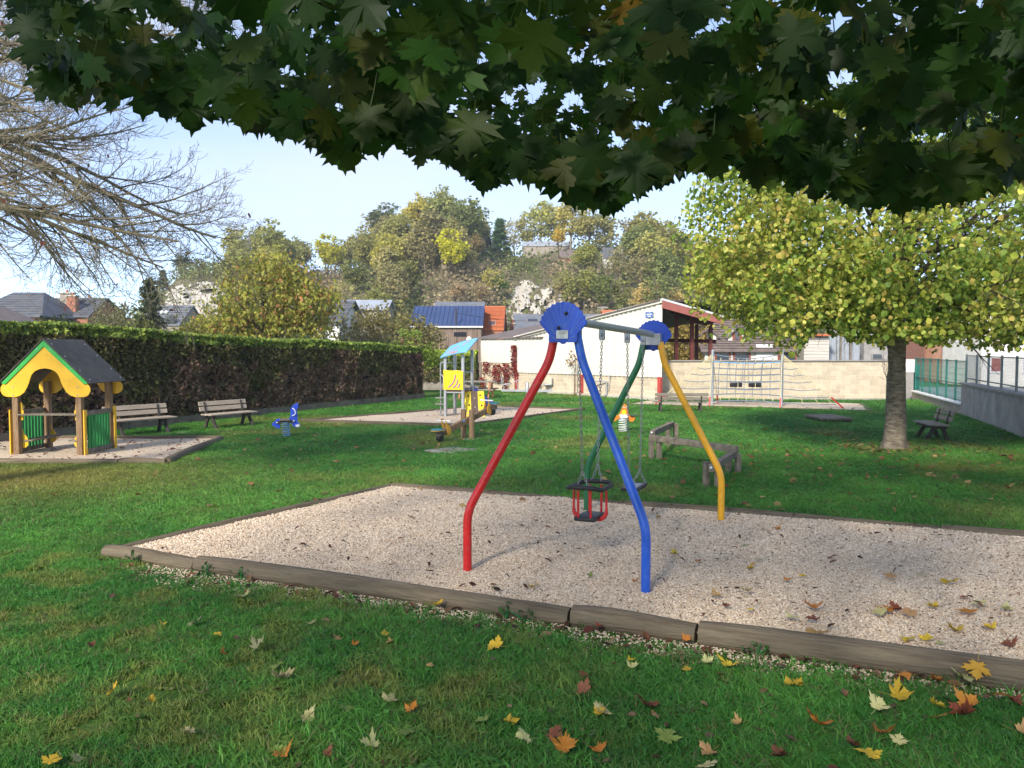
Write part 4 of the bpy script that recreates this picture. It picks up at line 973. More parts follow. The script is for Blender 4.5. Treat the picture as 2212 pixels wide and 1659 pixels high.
# ------------------------------------------------------------------ climbing net
def climbing_net():
    Lp, Rp = gp(1538, 877), gp(1688, 880); O = (Lp + Rp) / 2
    t = thing('climbing_net', 'rope climbing net between two steel posts with red guy anchors', 'climbing net', O)
    q = lambda p: Vector(p) - O
    for p, v in ((Lp, 759), (Rp, 759)):
        MB().tube([q(p) + Vector((0, 0, -.05)), q(p) + Vector((0, 0, 2.03))], .055, 12).build('post', MT['steel'], t, ang=60)
        MB().ball(q(p) + Vector((0, 0, 2.05)), .062, nu=10, nv=8).build('post_cap', MT['steel'], t)
    top = 1.95
    anch = {'lf': gp(1532, 881), 'rf': gp(1685, 884), 'lb': gp(1551, 872), 'ro': gp(1825, 884.5), 'lo': gp(1412, 876)}
    for k_, a in anch.items():
        d = (Lp if k_[0] == 'l' else Rp) + Vector((0, 0, top)) - a
        d.normalize(); Ln = .62 if k_[1] == 'o' else .42
        MB().beam(q(a), q(a + d * Ln), .05, .05).build('anchor_strut', MT['red'], t)
        MB().tube([q(a + d * Ln), q((Lp if k_[0] == 'l' else Rp) + Vector((0, 0, top)))], .014, 5).build('rope', MT['rope_yellow'], t)
    zs = [.17, .42, .68, .95, 1.20, 1.43, 1.66]
    for i, z in enumerate(zs):
        for dy, sag in ((0, .05), (.32, .04)):
            if dy and i == 6: continue
            pts = []
            for j in range(9):
                f = j / 8; p = q(Lp).lerp(q(Rp), f); pts.append(p + Vector((0, dy * math.sin(math.pi * min(1, f * 3 + .05) / 2) , z - sag * math.sin(math.pi * f) * (1 if z > .5 else -1))))
            MB().tube(pts, .016, 5, caps=False).build('rope', MT['sky_roof'] if i == 6 else MT['rope_grey'], t)
    for j in range(1, 8):
        f = j / 8; p = q(Lp).lerp(q(Rp), f)
        MB().tube([p + Vector((0, 0, .19)), p + Vector((0, 0, 1.0)), p + Vector((0, .02, 1.80))], .012, 5, caps=False).build('rope', MT['rope_yellow'], t)
        MB().tube([p + Vector((0, .32, .36)), p + Vector((0, .32, 1.2)), p + Vector((0, .1, 1.8))], .011, 5, caps=False).build('rope', MT['rope_grey'], t)
    pts = [q(Lp).lerp(q(Rp), j / 8) + Vector((0, 0, 1.95 - .17 * math.sin(math.pi * j / 8))) for j in range(9)]
    MB().tube(pts, .015, 5).build('rope', MT['rope_grey'], t)
    kn = MB()
    for z in zs:
        for j in range(1, 8):
            p = q(Lp).lerp(q(Rp), j / 8); kn.ball(p + Vector((0, 0, z - .05 * math.sin(math.pi * j / 8) * (1 if z > .5 else -1))), .03, nu=6, nv=4)
    tag(kn.build('knot', MT['rope_grey'], t), kind='stuff')
    for post, out, sg in ((Lp, anch['lo'], -1), (Rp, anch['ro'], 1)):
        for i, z in enumerate(zs[:-1]):
            f = 1 - z / top
            e = q(post).lerp(q(out), f * .95) ; e.z = z
            a = q(post); a.z = z
            m2 = (a + e) / 2; m2.z -= .05
            MB().tube([a, m2, e], .015, 5).build('rope', MT['rope_grey'], t)
        for k_ in (.35, .6, .82):
            a = q(post); a.z = top * .98; e = q(post).lerp(q(out), k_); e.z = .15
            MB().tube([a, e], .011, 5).build('rope', MT['rope_yellow'], t)
    for sx, ang in ((-.30, R_(3)), (.40, R_(-3))):
        c = (q(Lp) + q(Rp)) / 2 + Vector((sx - .05, .15, .80)) + Vector((.0, 0, 0))
        p = MB().box(c, (.46, .10, .17), ang).build('hanging_seat', MT['rubber'], t, bevel=.03)
        for e in (-.21, .21):
            MB().tube([c + Vector((e, 0, .06)), c + Vector((e * 1.3, 0, .98))], .01, 5).build('rope', MT['rope_grey'], t)
climbing_net()

# ------------------------------------------------------------------ picnic table, fitness machines, sapling
def picnic():
    O = gp(1029, 863); O.y = 33.6; O.x = at(1029, 863, 33.6).x
    t = thing('picnic_table', 'orange brown picnic table with grey top behind the slide tower', 'picnic table', O, R_(-8))
    for i in range(4): MB().box((0, -.27 + .18 * i, .74), (1.7, .165, .04)).build('table_plank', MT['slat_grey'], t, bevel=.004)
    for sg in (-1, 1):
        MB().box((0, sg * .66, .42), (1.7, .25, .045)).build('bench_plank', MT['slat_grey'], t, bevel=.004)
    for x in (-.62, .62):
        for sg in (-1, 1): MB().beam((x, sg * .22, .72), (x, sg * .62, 0), .06, .13).build('leg', MT['picnic'], t)
        MB().box((x + .06, 0, .38), (.05, 1.5, .12)).build('cross_bar', MT['picnic'], t)
        MB().box((x + .06, 0, .68), (.05, .7, .09)).build('cross_bar', MT['picnic'], t)
    s = tag(MB().box((O.x, O.y, .015), (2.3, 1.9, .03), R_(-8)).build('paving_slab', MT['conc_pale']), 'pale concrete pad under the picnic table', 'slab')
picnic()
def fitness_bench():
    O = at(1139, 851, 37.0); O.z = 0
    t = thing('fitness_machine', 'low grey double seat fitness machine in front of the pale shed wall', 'fitness machine', O, R_(-12))
    MB().tube([(0, 0, 0), (0, 0, .5), (0, 0, .56)], [.09, .09, .05], 12).build('centre_post', MT['steel'], t)
    MB().beam((-1.25, 0, .16), (1.25, 0, .16), .10, .10).build('base_beam', MT['steel'], t)
    for sg in (-1, 1):
        MB().box((sg * .95, 0, .03), (.12, .5, .05)).build('foot', MT['steel'], t)
        MB().box((sg * .98, 0, .46), (.42, .4, .05), Mx=Matrix.Rotation(R_(sg * 6), 4, 'Y')).build('seat', MT['steel'], t, bevel=.02)
        MB().box((sg * 1.2, 0, .62), (.05, .4, .32)).build('backrest', MT['steel'], t, bevel=.02)
        MB().tube([(sg * 1.15, 0, .16), (sg * 1.1, 0, .45)], .03, 8).build('seat_post', MT['steel'], t)
        MB().tube([(sg * .45, 0, .16), (sg * .5, 0, .58), (sg * .75, 0, .62)], .025, 8).build('lever', MT['steel'], t)
        MB().box((sg * .4, 0, .66), (.2, .3, .03)).build('pedal', MT['steel'], t)
fitness_bench()
def fitness_walker():
    O = at(1297, 859, 34.2); O.z = 0
    t = thing('fitness_machine', 'tall grey walking fitness machine behind the blue swing leg', 'fitness machine', O, R_(-30))
    for x in (-.28, .28): MB().tube([(x, 0, 0), (x, 0, .72)], .035, 8).build('post', MT['steel'], t)
    MB().tube([(-.28, 0, .72), (.28, 0, .72)], .03, 8).build('cross_bar', MT['steel'], t)
    for x in (-.45, .45):
        MB().tube([(x * .8, -.05, .35), (x, -.1, .8), (x, 0, 1.12)], .018, 7).build('swing_handle', MT['steel'], t)
        MB().tube([(x * .6, 0, .7), (x * .6, .05, .14)], .022, 7).build('swing_arm', MT['steel'], t)
        MB().box((x * .6, .05, .13), (.14, .38, .03)).build('foot_plate', MT['steel'], t)
    tag(MB().box((O.x, O.y - .2, .012), (1.2, .8, .03), R_(-30)).build('paving_slab', MT['conc_pale']), 'pale pad under the tall walking fitness machine', 'slab')
fitness_walker()
# ------------------------------------------------------------------ walls and fences of the park
def block_wall(name, label, P0, P1, z0, z1, thick=.2, bl=.42, bh=.19, parent=None, cap=True):
    d = Vector((P1.x - P0.x, P1.y - P0.y, 0)); Ln = d.length; rz = math.atan2(d.y, d.x)
    if parent is None: t = thing(name, label, 'wall', (P0.x, P0.y, 0), rz)
    else: t = parent
    base = (0, 0)
    core = MB().box((Ln / 2, thick / 2 + .012, (z0 + z1) / 2), (Ln, thick - .02, z1 - z0)).build('mortar_core', MT['mortar'], t, smooth=False)
    mb = MB(); rows = max(1, round((z1 - z0) / bh)); rh = (z1 - z0) / rows; rr = random.Random(5)
    for r in range(rows):
        x = -(bl / 2 if r % 2 else 0)
        while x < Ln:
            a, b_ = max(0, x) + .008, min(Ln, x + bl) - .008
            if b_ - a > .05: mb.box(((a + b_) / 2, (.040 - rr.uniform(.0, .008)), z0 + (r + .5) * rh), (b_ - a, .05, rh - .017))
            x += bl
    tag(mb.build('stone_blocks', MT['block'], t, smooth=False), kind='stuff')
    if cap: MB().box((Ln / 2, thick / 2, z1 + .03), (Ln + .05, thick + .12, .055)).build('coping', MT['conc'], t, bevel=.008)
    return t
block_wall('block_wall', 'long cream block wall behind the climbing net', Vector((6.25, 33.1, 0)), Vector((16.9, 33.7, 0)), 0, 1.60)
# gravelly verge at its foot
def strip(name, pts, z, mat, kind='structure'):
    return tag(MB().add([(p[0], p[1], z) for p in pts], [tuple(range(len(pts)))]).build(name, mat, smooth=False), kind=kind)
strip('verge', [(9.4, 33.2), (9.6, 32.6), (11.5, 32.3), (13, 31.6), (14.8, 30.6), (16.3, 31.0), (16.7, 33.6)], .012, P('chippings', (0.30, 0.29, 0.28), .95, .3, 5, bump=.6, bscale=25, col2=(.5, .47, .42)))

def low_wall(name, label, A, B, z1, thick, mat, capmat, capz=.07, rough_n=0):
    d = Vector((B.x - A.x, B.y - A.y, 0)); Ln = d.length; rz = math.atan2(d.y, d.x)
    t = thing(name, label, 'wall', (A.x, A.y, 0), rz)
    n = max(2, int(Ln / .5)); vs = []; fs = []
    nz = 5
    for s_ in (0, 1):
        for i in range(n + 1):
            for k in range(nz + 1):
                x = Ln * i / n; z = z1 * k / nz
                w = .02 * (float(fbm(x * 1.7 + s_ * 9, z * 4, 4)) - .5)
                vs.append((x, (-thick / 2 - w) if s_ == 0 else thick / 2 + w, z))
    m_ = (n + 1) * (nz + 1)
    for s_ in (0, 1):
        for i in range(n):
            for k in range(nz):
                a = s_ * m_ + i * (nz + 1) + k; fs.append((a, a + 1, a + nz + 2, a + nz + 1))
    fs += [(i, m_ + i, m_ + i + 1, i + 1) for i in range(nz)] + [(n * (nz + 1) + i, n * (nz + 1) + i + 1, m_ + n * (nz + 1) + i + 1, m_ + n * (nz + 1) + i) for i in range(nz)]
    MB().add(vs, fs).build('wall_body', mat, t, ang=60)
    if capmat:
        q = int(Ln / 1.3) + 1
        for i in range(q):
            MB().box((Ln * (i + .5) / q, 0, z1 + capz / 2 - .003), (Ln / q - .006, thick + .12, capz)).build('coping_slab', capmat, t, bevel=.008)
    return t
low_wall('low_wall', 'low stained wall with white coping under the green mesh fence', FL0, FL1, .33, .24, MT['wall_old'], MT['cap_white'], .06)
low_wall('rendered_wall', 'grey rough rendered wall behind the end-on bench', FL1, FL3, 1.0, .26, MT['wall_grey'], MT['conc'], .07)

def mesh_fence(name, label, A, B, z0, z1, mat, step, wire, rails, diag=False, postw=.06):
    d = Vector((B.x - A.x, B.y - A.y, 0)); Ln = d.length; rz = math.atan2(d.y, d.x)
    t = thing(name, label, 'fence', (A.x, A.y, 0), rz)
    n = max(1, round(Ln / step))
    for i in range(n + 1):
        MB().box((Ln * i / n, 0, (z0 + z1) / 2), (postw, postw, z1 - z0)).build('fence_post', mat, t, bevel=.005)
    for z in rails: MB().box((Ln / 2, 0, z), (Ln, .03, .03)).build('rail', mat, t)
    w = MB()
    if not diag:
        x = .03
        while x < Ln: w.tube([(x, .025, z0 + .04), (x, .025, z1 - .03)], wire, 3, caps=False); x += .055
        z = z0 + .1
        while z < z1: w.tube([(0, .022, z), (Ln, .022, z)], wire * 1.3, 3, caps=False); z += .2
    else:
        h = z1 - z0 - .08; x = -h
        while x < Ln:
            for sg in (1, -1):
                a, b_ = (x, x + h)
                za, zb = (z0 + .04, z1 - .04) if sg > 0 else (z1 - .04, z0 + .04)
                xa, xb = max(a, 0), min(b_, Ln)
                if xb - xa > .02:
                    f0 = (xa - a) / h; f1 = (xb - a) / h
                    w.tube([(xa, .02 * sg, za + (zb - za) * f0), (xb, .02 * sg, za + (zb - za) * f1)], wire, 3, caps=False)
            x += .075
    tag(w.build('wire_mesh', mat, t, smooth=False), kind='stuff')
mesh_fence('mesh_fence', 'dark green welded mesh fence on the white topped low wall', FL0 + Vector((.02, 0, 0)), FL1, .39, 1.78, MT['fence_green'], 1.35, .0035, (.43, .98, 1.74))
mesh_fence('wire_fence', 'grey chain-link fence on top of the rendered wall', FL1, FL3, 1.06, 1.98, MT['fence_grey'], 1.42, .0028, (1.2, 1.93), True, .055)
t = thing('gate_pillar', 'white capped concrete gate pillar at the end of the block wall', 'pillar', (17.0, 33.8, 0))
MB().box((0, 0, .85), (.32, .3, 1.7)).build('shaft', MT['conc'], t, bevel=.01); MB().box((0, 0, 1.4), (.36, .34, .55)).build('head', MT['wall_white'], t, bevel=.01)
t = thing('gate', 'narrow dark green steel gate beside the pillar', 'gate', (17.45, 34.3, 0), R_(-50))
MB().box((0, 0, .72), (.55, .05, 1.4)).build('leaf_panel', MT['fence_green'], t); MB().box((-.2, -.04, .8), (.05, .03, .16)).build('handle', MT['steel'], t)

# ------------------------------------------------------------------ cream shed with open side
def shed():
    A, B = WALLB; d = (B - A); Ln = d.length; rz = math.atan2(d.y, d.x)
    t = thing('open_shed', 'long cream clad shed on a block base with an open red steel end', 'shed', A, rz)
    s1 = 0.232 * Ln
    zt = lambda x: 2.60 + (4.02 - 2.60) * (x - s1) / (Ln - s1)
    def clad(x0, x1, zb, ztop, pitch, dep, name):
        vs = []; fs = []; n = int((x1 - x0) / pitch)
        prof = []
        for i in range(n):
            x = x0 + i * pitch
            prof += [(x, 0), (x + pitch * .62, 0), (x + pitch * .70, -dep), (x + pitch * .92, -dep)]
        prof.append((x1, 0))
        for x, y in prof: vs += [(x, y - .03, zb), (x, y - .03, ztop(x))]
        for i in range(len(prof) - 1): fs.append((2 * i, 2 * i + 2, 2 * i + 3, 2 * i + 1))
        return MB().add(vs, fs).build(name, MT['clad'], t, smooth=False)
    # block base then cladding
    def blocks(x0, x1, z1):
        mb = MB(); rows = round(z1 / .19); rh = z1 / rows; rr = random.Random(9)
        for r in range(rows):
            x = x0 - (.21 if r % 2 else 0)
            while x < x1:
                a, b_ = max(x0, x) + .008, min(x1, x + .42) - .008
                if b_ - a > .05: mb.box(((a + b_) / 2, (.040 - rr.uniform(.0, .008)), (r + .5) * rh), (b_ - a, .05, rh - .017))
                x += .42
        tag(mb.build('stone_blocks', MT['block'], t, smooth=False), kind='stuff')
        MB().box(((x0 + x1) / 2, .11, z1 / 2), (x1 - x0, .18, z1)).build('mortar_core', MT['mortar'], t, smooth=False)
    blocks(0, s1 - .06, 1.42); blocks(s1 + .16, Ln - .22, .97)
    clad(0, s1, 1.42, lambda x: 2.60, .30, .012, 'cladding'); clad(s1, Ln, .97, zt, .25, .045, 'cladding')
    MB().beam((s1 - .02, -.10, zt(s1) + .05), (Ln + .05, -.10, zt(Ln) + .05), .10, .16).build('verge_trim', MT['clad'], t)
    for x, zt_ in ((s1 + .06, 1.4), (s1 + (Ln - s1) * .5, .98), (Ln - .1, 1.0)):
        MB().box((x, -.02, zt_ / 2), (.16, .12, zt_)).build('steel_post', MT['rust_red'], t)
    MB().box(((s1 + Ln) / 2, -.05, .06), (Ln - s1, .16, .16)).build('plinth', MT['conc_pale'], t)
    # left wing roof
    MB().add([(-.25, -.15, 2.62), (s1 + 2.0, -.15, 2.62), (s1 + 2.0, 4.5, 3.45), (-.25, 4.5, 3.45), (-.25, -.15, 2.68), (s1 + 2, -.15, 2.68), (s1 + 2, 4.5, 3.51), (-.25, 4.5, 3.51)],
             [(0, 3, 2, 1), (4, 5, 6, 7), (0, 1, 5, 4), (1, 2, 6, 5), (2, 3, 7, 6), (3, 0, 4, 7)]).build('roof', MT['brown_tile'], t, smooth=False)
    MB().box((s1 / 2, 2.2, 1.3), (s1 - .1, 4.0, 2.55)).build('wing_wall', MT['clad'], t, smooth=False)
    # main roof: left slope and right slope over the open bay
    dep = 7.5; zr = 4.10
    def slab(x0, z0, x1, z1, th, mat, name, y0=-.22):
        vs = [(x0, y0, z0), (x1, y0, z1), (x1, dep, z1), (x0, dep, z0)]; vs += [(x, y, z + th) for x, y, z in vs]
        return MB().add(vs, [(0, 3, 2, 1), (4, 5, 6, 7), (0, 1, 5, 4), (1, 2, 6, 5), (2, 3, 7, 6), (3, 0, 4, 7)]).build(name, mat, t, smooth=False)
    slab(s1 - .05, zt(s1) + .02, Ln, zr - .02, .05, MT['brown_tile'], 'roof')
    # open bay runs on to the right, parallel to the block wall
    iv = Matrix.Rotation(-rz, 3, 'Z')
    def W(x, y, z):
        p = iv @ (Vector((x, y, 0)) - A); return Vector((p.x, p.y, z))
    C0 = B
    zr2 = lambda x: zr - .225 * (x - C0.x)
    q = [W(C0.x, C0.y - .1, zr2(C0.x)), W(8.9, 33.1, zr2(8.9)), W(8.9 + 3.5, 41, zr2(8.9)), W(C0.x + 3.5, 39.5, zr2(C0.x))]
    vs = [tuple(p) for p in q] + [(p.x, p.y, p.z + .06) for p in q]
    MB().add(vs, [(0, 3, 2, 1), (4, 5, 6, 7), (0, 1, 5, 4), (1, 2, 6, 5), (2, 3, 7, 6), (3, 0, 4, 7)]).build('roof', MT['brown'], t, smooth=False)
    MB().beam(q[0] + Vector((0, -.05, -.17)), q[1] + Vector((0, -.05, -.17)), .06, .32).build('fascia', MT['salmon'], t)
    MB().beam(q[0] + Vector((0, -.09, .02)), q[1] + Vector((0, -.09, .02)), .06, .08).build('gutter', MT['cap_white'], t)
    for i, (x, y) in enumerate(((7.05, 33.9), (7.7, 33.8), (8.55, 34.0), (9.0, 38.5))):
        z = zr2(x) - .12; p = W(x, y, 0)
        MB().box((p.x, p.y, z / 2), (.15, .15, z), -rz).build('column', MT['dark_red'], t)
    for i in range(5):
        y = 34.0 + i * 1.4
        a = W(C0.x + .35 * i * .7 + .2, y, zr2(C0.x) - .15); b_ = W(8.8 + .35 * i * .7, y, zr2(8.8) - .15)
        MB().beam(a, b_, .10, .16).build('rafter', MT['dark_red'], t)
    a = W(6.3, 36.5, 2.55); b_ = W(8.8, 34.1, 2.45); MB().beam(a, b_, .12, .16).build('tie_beam', MT['dark_red'], t)
    # far side wall of clad bay
    # wall sign
    sx = Ln - .62; sgn = thing('street_sign', 'small blue enamel name plate high on the cream shed gable', 'sign', A + Matrix.Rotation(rz, 3, 'Z') @ Vector((sx, -.085, 3.52)), rz)
    MB().box((0, 0, 0), (.40, .012, .24)).build('plate', MT['sign_blue'], sgn, bevel=.004)
    MB().tube([(-.16, -.008, -.06), (-.14, -.008, .05), (0, -.008, .095), (.14, -.008, .05), (.16, -.008, -.06)], .007, 4).build('arch_line', MT['white'], sgn)
    MB().box((-.0, -.008, .015), (.22, .004, .05)).build('lettering', MT['white'], sgn); MB().box((.0, -.008, -.065), (.15, .004, .035)).build('lettering', MT['white'], sgn)
    # red creeper climbing the joint
    rng = np.random.default_rng(3); pts = []
    def patch(u0, u1, v0, v1, n):
        for _ in range(n):
            u = rng.uniform(u0, u1); v = rng.uniform(v0, v1)
            dd = ray(u, v); nrm = Vector((-d.y, d.x, 0)).normalized()
            tt = (A - Vector((0, 0, EYE))).dot(nrm) / dd.dot(nrm); p = Vector((0, 0, EYE)) + dd * tt
            pts.append(iv @ (Vector((p.x, p.y, 0)) - A) + Vector((0, -.10 - rng.uniform(0, .08), max(.02, p.z))))
    patch(1108, 1120, 746, 806, 260); patch(1046, 1060, 782, 808, 90); patch(1068, 1086, 787, 826, 180); patch(1090, 1103, 785, 842, 200); patch(1060, 1110, 800, 815, 90); patch(1042, 1052, 815, 840, 80); patch(1112, 1122, 800, 816, 40)
    root = thing('creeper', 'red leaved creeper climbing the block base of the cream shed', 'creeper', A, rz)
    leaves_np('foliage', np.array([tuple(p) for p in pts]), .085, [(.30, .05, .04), (.20, .03, .03), (.36, .10, .08)], MT['leaf'], root, up=0.2, kind='stuff', nbias=(0, -1, 0))
    MB().tube([(s1 + .02, -.1, 0), (s1 + .05, -.1, .9), (s1 - .02, -.11, 1.8), (s1 + .06, -.1, 2.3)], .012, 5).build('stem', MT['bark_dark'], root)

# ------------------------------------------------------------------ leaves in bulk
def frames(n, rng, nb=None, up=0.0):
    nv = rng.normal(size=(n, 3)); nv[:, 2] += up
    if nb is not None: nv = nv + np.asarray(nb) * 1.0
    nv /= np.linalg.norm(nv, axis=1, keepdims=True) + 1e-9
    a = rng.normal(size=(n, 3)); t = a - nv * (a * nv).sum(1, keepdims=True); t /= np.linalg.norm(t, axis=1, keepdims=True) + 1e-9
    return t, np.cross(nv, t), nv
def leaves_np(name, pts, size, cols, mat, parent, up=0.6, kind='stuff', nbias=None, droop=0.0, elong=1.0, jitter=.25, seed=1, shade=None):
    """many small folded leaves, each its own two faces"""
    rng = np.random.default_rng(seed); n = len(pts)
    t, b_, nv = frames(n, rng, nbias, up)
    if droop:
        t = t + np.array([0, 0, -droop]); t /= np.linalg.norm(t, axis=1, keepdims=True)
        b_ = np.cross(nv, t); b_ /= np.linalg.norm(b_, axis=1, keepdims=True) + 1e-9; nv = np.cross(t, b_)
    s = size * (1 + jitter * rng.normal(size=(n, 1))).clip(.45, 1.8)
    w = s * .5 / elong; l = s
    c0 = pts - t * l * .5; c1 = pts + t * l * .5; up_ = nv * s * .12
    m1 = pts - t * l * .22 ; m2 = pts + t * l * .16
    V = np.stack([c0, m1 - b_ * w + up_, m2 - b_ * w * .85 + up_, c1, m2 + b_ * w * .85 + up_, m1 + b_ * w + up_], 1).reshape(-1, 3)
    i = np.arange(n)[:, None] * 6
    F = np.concatenate([i + np.array([[0, 1, 2, 3]]), i + np.array([[0, 3, 4, 5]])], 0)
    cols = np.asarray(cols, float); k = rng.integers(0, len(cols), n); c = cols[k] * (1 + .18 * rng.normal(size=(n, 1))).clip(.5, 1.6)
    c = np.repeat(c.clip(0, 1), 6, 0)
    o = np_mesh(name, V, F, mat, parent, c)
    if kind: o['kind'] = kind
    return o
def crown_points(blobs, nclump, per, spread, rng, inner=.45, flat=.7, gap=0.0, gseed=0):
    vol = np.array([b[1][0] * b[1][1] * b[1][2] for b in blobs]); vol = vol / vol.sum()
    k = rng.choice(len(blobs), nclump, p=vol)
    d = rng.normal(size=(nclump, 3)); d /= np.linalg.norm(d, axis=1, keepdims=True)
    r = inner + (1 - inner) * rng.random((nclump, 1)) ** .6
    C = np.array([b[0] for b in blobs])[k]; Rr = np.array([b[1] for b in blobs])[k]
    c = C + d * r * Rr
    if gap:
        keep = fbm(c[:, 0] * .9 + c[:, 2] * .6, c[:, 1] * .9 - c[:, 2] * .5, gseed, 3) > gap; c = c[keep]
    p = np.repeat(c, per, 0) + rng.normal(size=(len(c) * per, 3)) * np.array([spread, spread, spread * flat])
    return p
shed()

# ------------------------------------------------------------------ houses
def house(name, label, cat, c, w, d, rz, zw, zr, wall, roof, z0=0, ridge='x', over=.25, hip=0, windows=(), chimneys=(), skylights=(), th=.09, courses=0, base=None):
    """walls w x d, eaves zw, ridge zr; ridge along local x; windows on the local -y face: (x, z, w, h, frame, pane)"""
    t = thing(name, label, cat, (c[0], c[1], 0), rz)
    hw, hd = w / 2, d / 2
    if ridge == 'x':
        vs = [(-hw, -hd, z0), (hw, -hd, z0), (hw, hd, z0), (-hw, hd, z0), (-hw, -hd, zw), (hw, -hd, zw), (hw, hd, zw), (-hw, hd, zw), (-hw + hip, 0, zr - .05), (hw - hip, 0, zr - .05)]
        fs = [(0, 1, 5, 4), (1, 2, 6, 9, 5), (2, 3, 7, 6), (3, 0, 4, 8, 7)]
    MB().add(vs, fs).build('wall', wall, t, smooth=False)
    o = over; k = (zr - zw) / hd
    e1 = zw - k * o
    for sg in (-1, 1):
        q = [(-hw - o, sg * (hd + o), e1), (hw + o, sg * (hd + o), e1), (hw + o - hip * (1), 0, zr), (-hw - o + hip, 0, zr)]
        vs = list(q) + [(x, y, z + th) for x, y, z in q]
        r = MB().add(vs, [(0, 3, 2, 1), (4, 5, 6, 7), (0, 1, 5, 4), (1, 2, 6, 5), (2, 3, 7, 6), (3, 0, 4, 7)]).build('roof', roof, t, smooth=False)
        if sg < 0:
            if courses:
                cm = MB(); nC = courses
                for i in range(1, nC):
                    f = i / nC; y = -(hd + o) * (1 - f); z = e1 + (zr - e1) * f + th
                    cm.box((0, y - .02, z + .012), (2 * (hw + o) - hip * 2 * f - .03, .10, .024), Mx=None)
                tag(cm.build('tile_course', roof, r, smooth=False), kind='stuff')
            for (x, f, sw, sh) in skylights:
                y = -(hd + o) * (1 - f); z = e1 + (zr - e1) * f + th; a = math.atan(k)
                Mx = Matrix.Translation((x, y, z)) @ Matrix.Rotation(a, 4, 'X')
                MB().box((0, 0, .03), (sw, sh, .06), Mx=None) if False else None
                fr = MB().box((0, 0, 0), (sw + .12, sh + .12, .07), Mx=Mx).build('skylight', MT['conc'], r)
                # pane one level down is the roof's own detail
                MB().box((0, 0, 0), (sw, sh, .10), Mx=Mx).build('skylight_glass', MT['glass'], r)
    if hip:
        for sg in (-1, 1):
            q = [(sg * (hw + o), -hd - o, e1), (sg * (hw + o), hd + o, e1), (sg * (hw + o - hip), 0, zr)]
            vs = list(q) + [(x, y, z + th) for x, y, z in q]
            MB().add(vs, [(0, 2, 1), (3, 4, 5), (0, 1, 4, 3), (1, 2, 5, 4), (2, 0, 3, 5)]).build('roof', roof, t, smooth=False)
    for (x, z, ww, wh, fm, pm) in windows:
        f = MB().box((x, -hd - .02, z), (ww, .08, wh)).build('window', fm, t)
        MB().box((x, -hd - .04, z), (ww * .78, .06, wh * .8)).build('pane', pm, f)
    for (x, y, zb, ztop, s, m_) in chimneys:
        ch = MB().box((x, y, (zb + ztop) / 2), (s, s * .8, ztop - zb)).build('chimney', m_, t, bevel=.02)
        MB().box((x, y, ztop + .05), (s * 1.2, s, .1)).build('chimney_cap', MT['conc_pale'], ch)
        MB().tube([(x, y, ztop + .1), (x, y, ztop + .32)], .09, 8).build('chimney_pot', MT['orange_tile'], ch)
    return t
def ax(u, Y): return at(u, 750, Y).x
def zz(v, Y): return at(1106, v, Y).z
G, Wm = MT['glass'], MT['white']
# left, behind the hedge
Y = 62
house('slate_house', 'slate hip roofed brick house at the far left behind the hedge', 'house', (ax(66, Y), Y), 5.6, 6.5, 0, zz(681, Y - 3), zz(634, Y), MT['wall_brick'], MT['slate'], hip=1.9, over=.3, courses=10,
      chimneys=((ax(11, Y) - ax(66, Y), -2.2, 4.5, zz(642, 59), .62, MT['wall_brick']),))
house('brown_roof_house', 'dark brown roof end poking over the hedge at the far left', 'house', (ax(-30, 40) - .5, 40.5), 3.3, 4.2, R_(90), zz(700, 40), zz(662, 40), MT['wall_brick'], MT['brown_tile'], over=.2)
Y = 66
house('slate_house', 'long grey slate house with brick and stone chimneys behind the first roof', 'house', (ax(165, Y), Y), 5.2, 6, 0, zz(683, Y - 3), zz(646, Y), MT['wall_brick'], MT['slate'], over=.2, courses=9, skylights=((.2, .6, .5, .6), (1.2, .5, .5, .7)),
      chimneys=((ax(142, Y - 2) - ax(165, Y), -1.6, 4.8, zz(634, Y - 2), .85, MT['wall_old']), (ax(157, Y - 2.4) - ax(165, Y), -2.2, 4.2, zz(641, Y - 2), .72, MT['wall_brick']), (ax(187, Y) - ax(165, Y), .6, 5.0, zz(645, Y), 1.2, MT['wall_brick'])))
Y = 60
house('slate_house', 'blue grey slate house with dormers in front of the chalk face', 'house', (ax(376, Y), Y), 2.9, 5, 0, zz(702, Y - 2.5), zz(662, Y), MT['wall_old'], MT['slate_pale'], over=.1, courses=8,
      windows=((-.95, zz(692, 57), .55, .7, Wm, G), (.9, zz(690, 57), .6, .6, MT['cast'], G)))
tD = thing('street_lamp', 'white globe lamp on a thin post before the dormered slate house', 'street lamp', (ax(357, 54), 54, 0))
MB().tube([(0, 0, 0), (0, 0, zz(678, 54))], .05, 8).build('post', MT['steel'], tD)
MB().tube([(-.16, 0, zz(680, 54)), (0, 0, zz(676, 54)), (.16, 0, zz(680, 54))], .03, 6).build('arm', MT['steel'], tD)
for dx in (-.16, .16): MB().ball((dx, 0, zz(675, 54)), .15, nu=12, nv=8).build('globe', MT['white'], tD)
Y = 58
house('white_house', 'white house with grey roof half hidden by the bare shrubs', 'house', (ax(700, Y), Y), 4.0, 5, R_(-6), zz(690, Y - 2.5), zz(652, Y), MT['wall_white'], MT['slate'], over=.4, courses=8,
      windows=((-1.3, zz(687, 55), .42, .7, Wm, G), (-.35, zz(687, 55), .5, .75, Wm, G), (-.9, zz(722, 55), .6, .8, MT['shutter'], G), (.9, zz(725, 55), .7, .8, Wm, G)))
house('zinc_roof_house', 'low zinc roofed house behind the yellow bushes', 'house', (ax(795, 64), 64), 3.6, 4, 0, zz(668, 62), zz(650, 64), MT['wall_old'], MT['zinc'], over=.2)
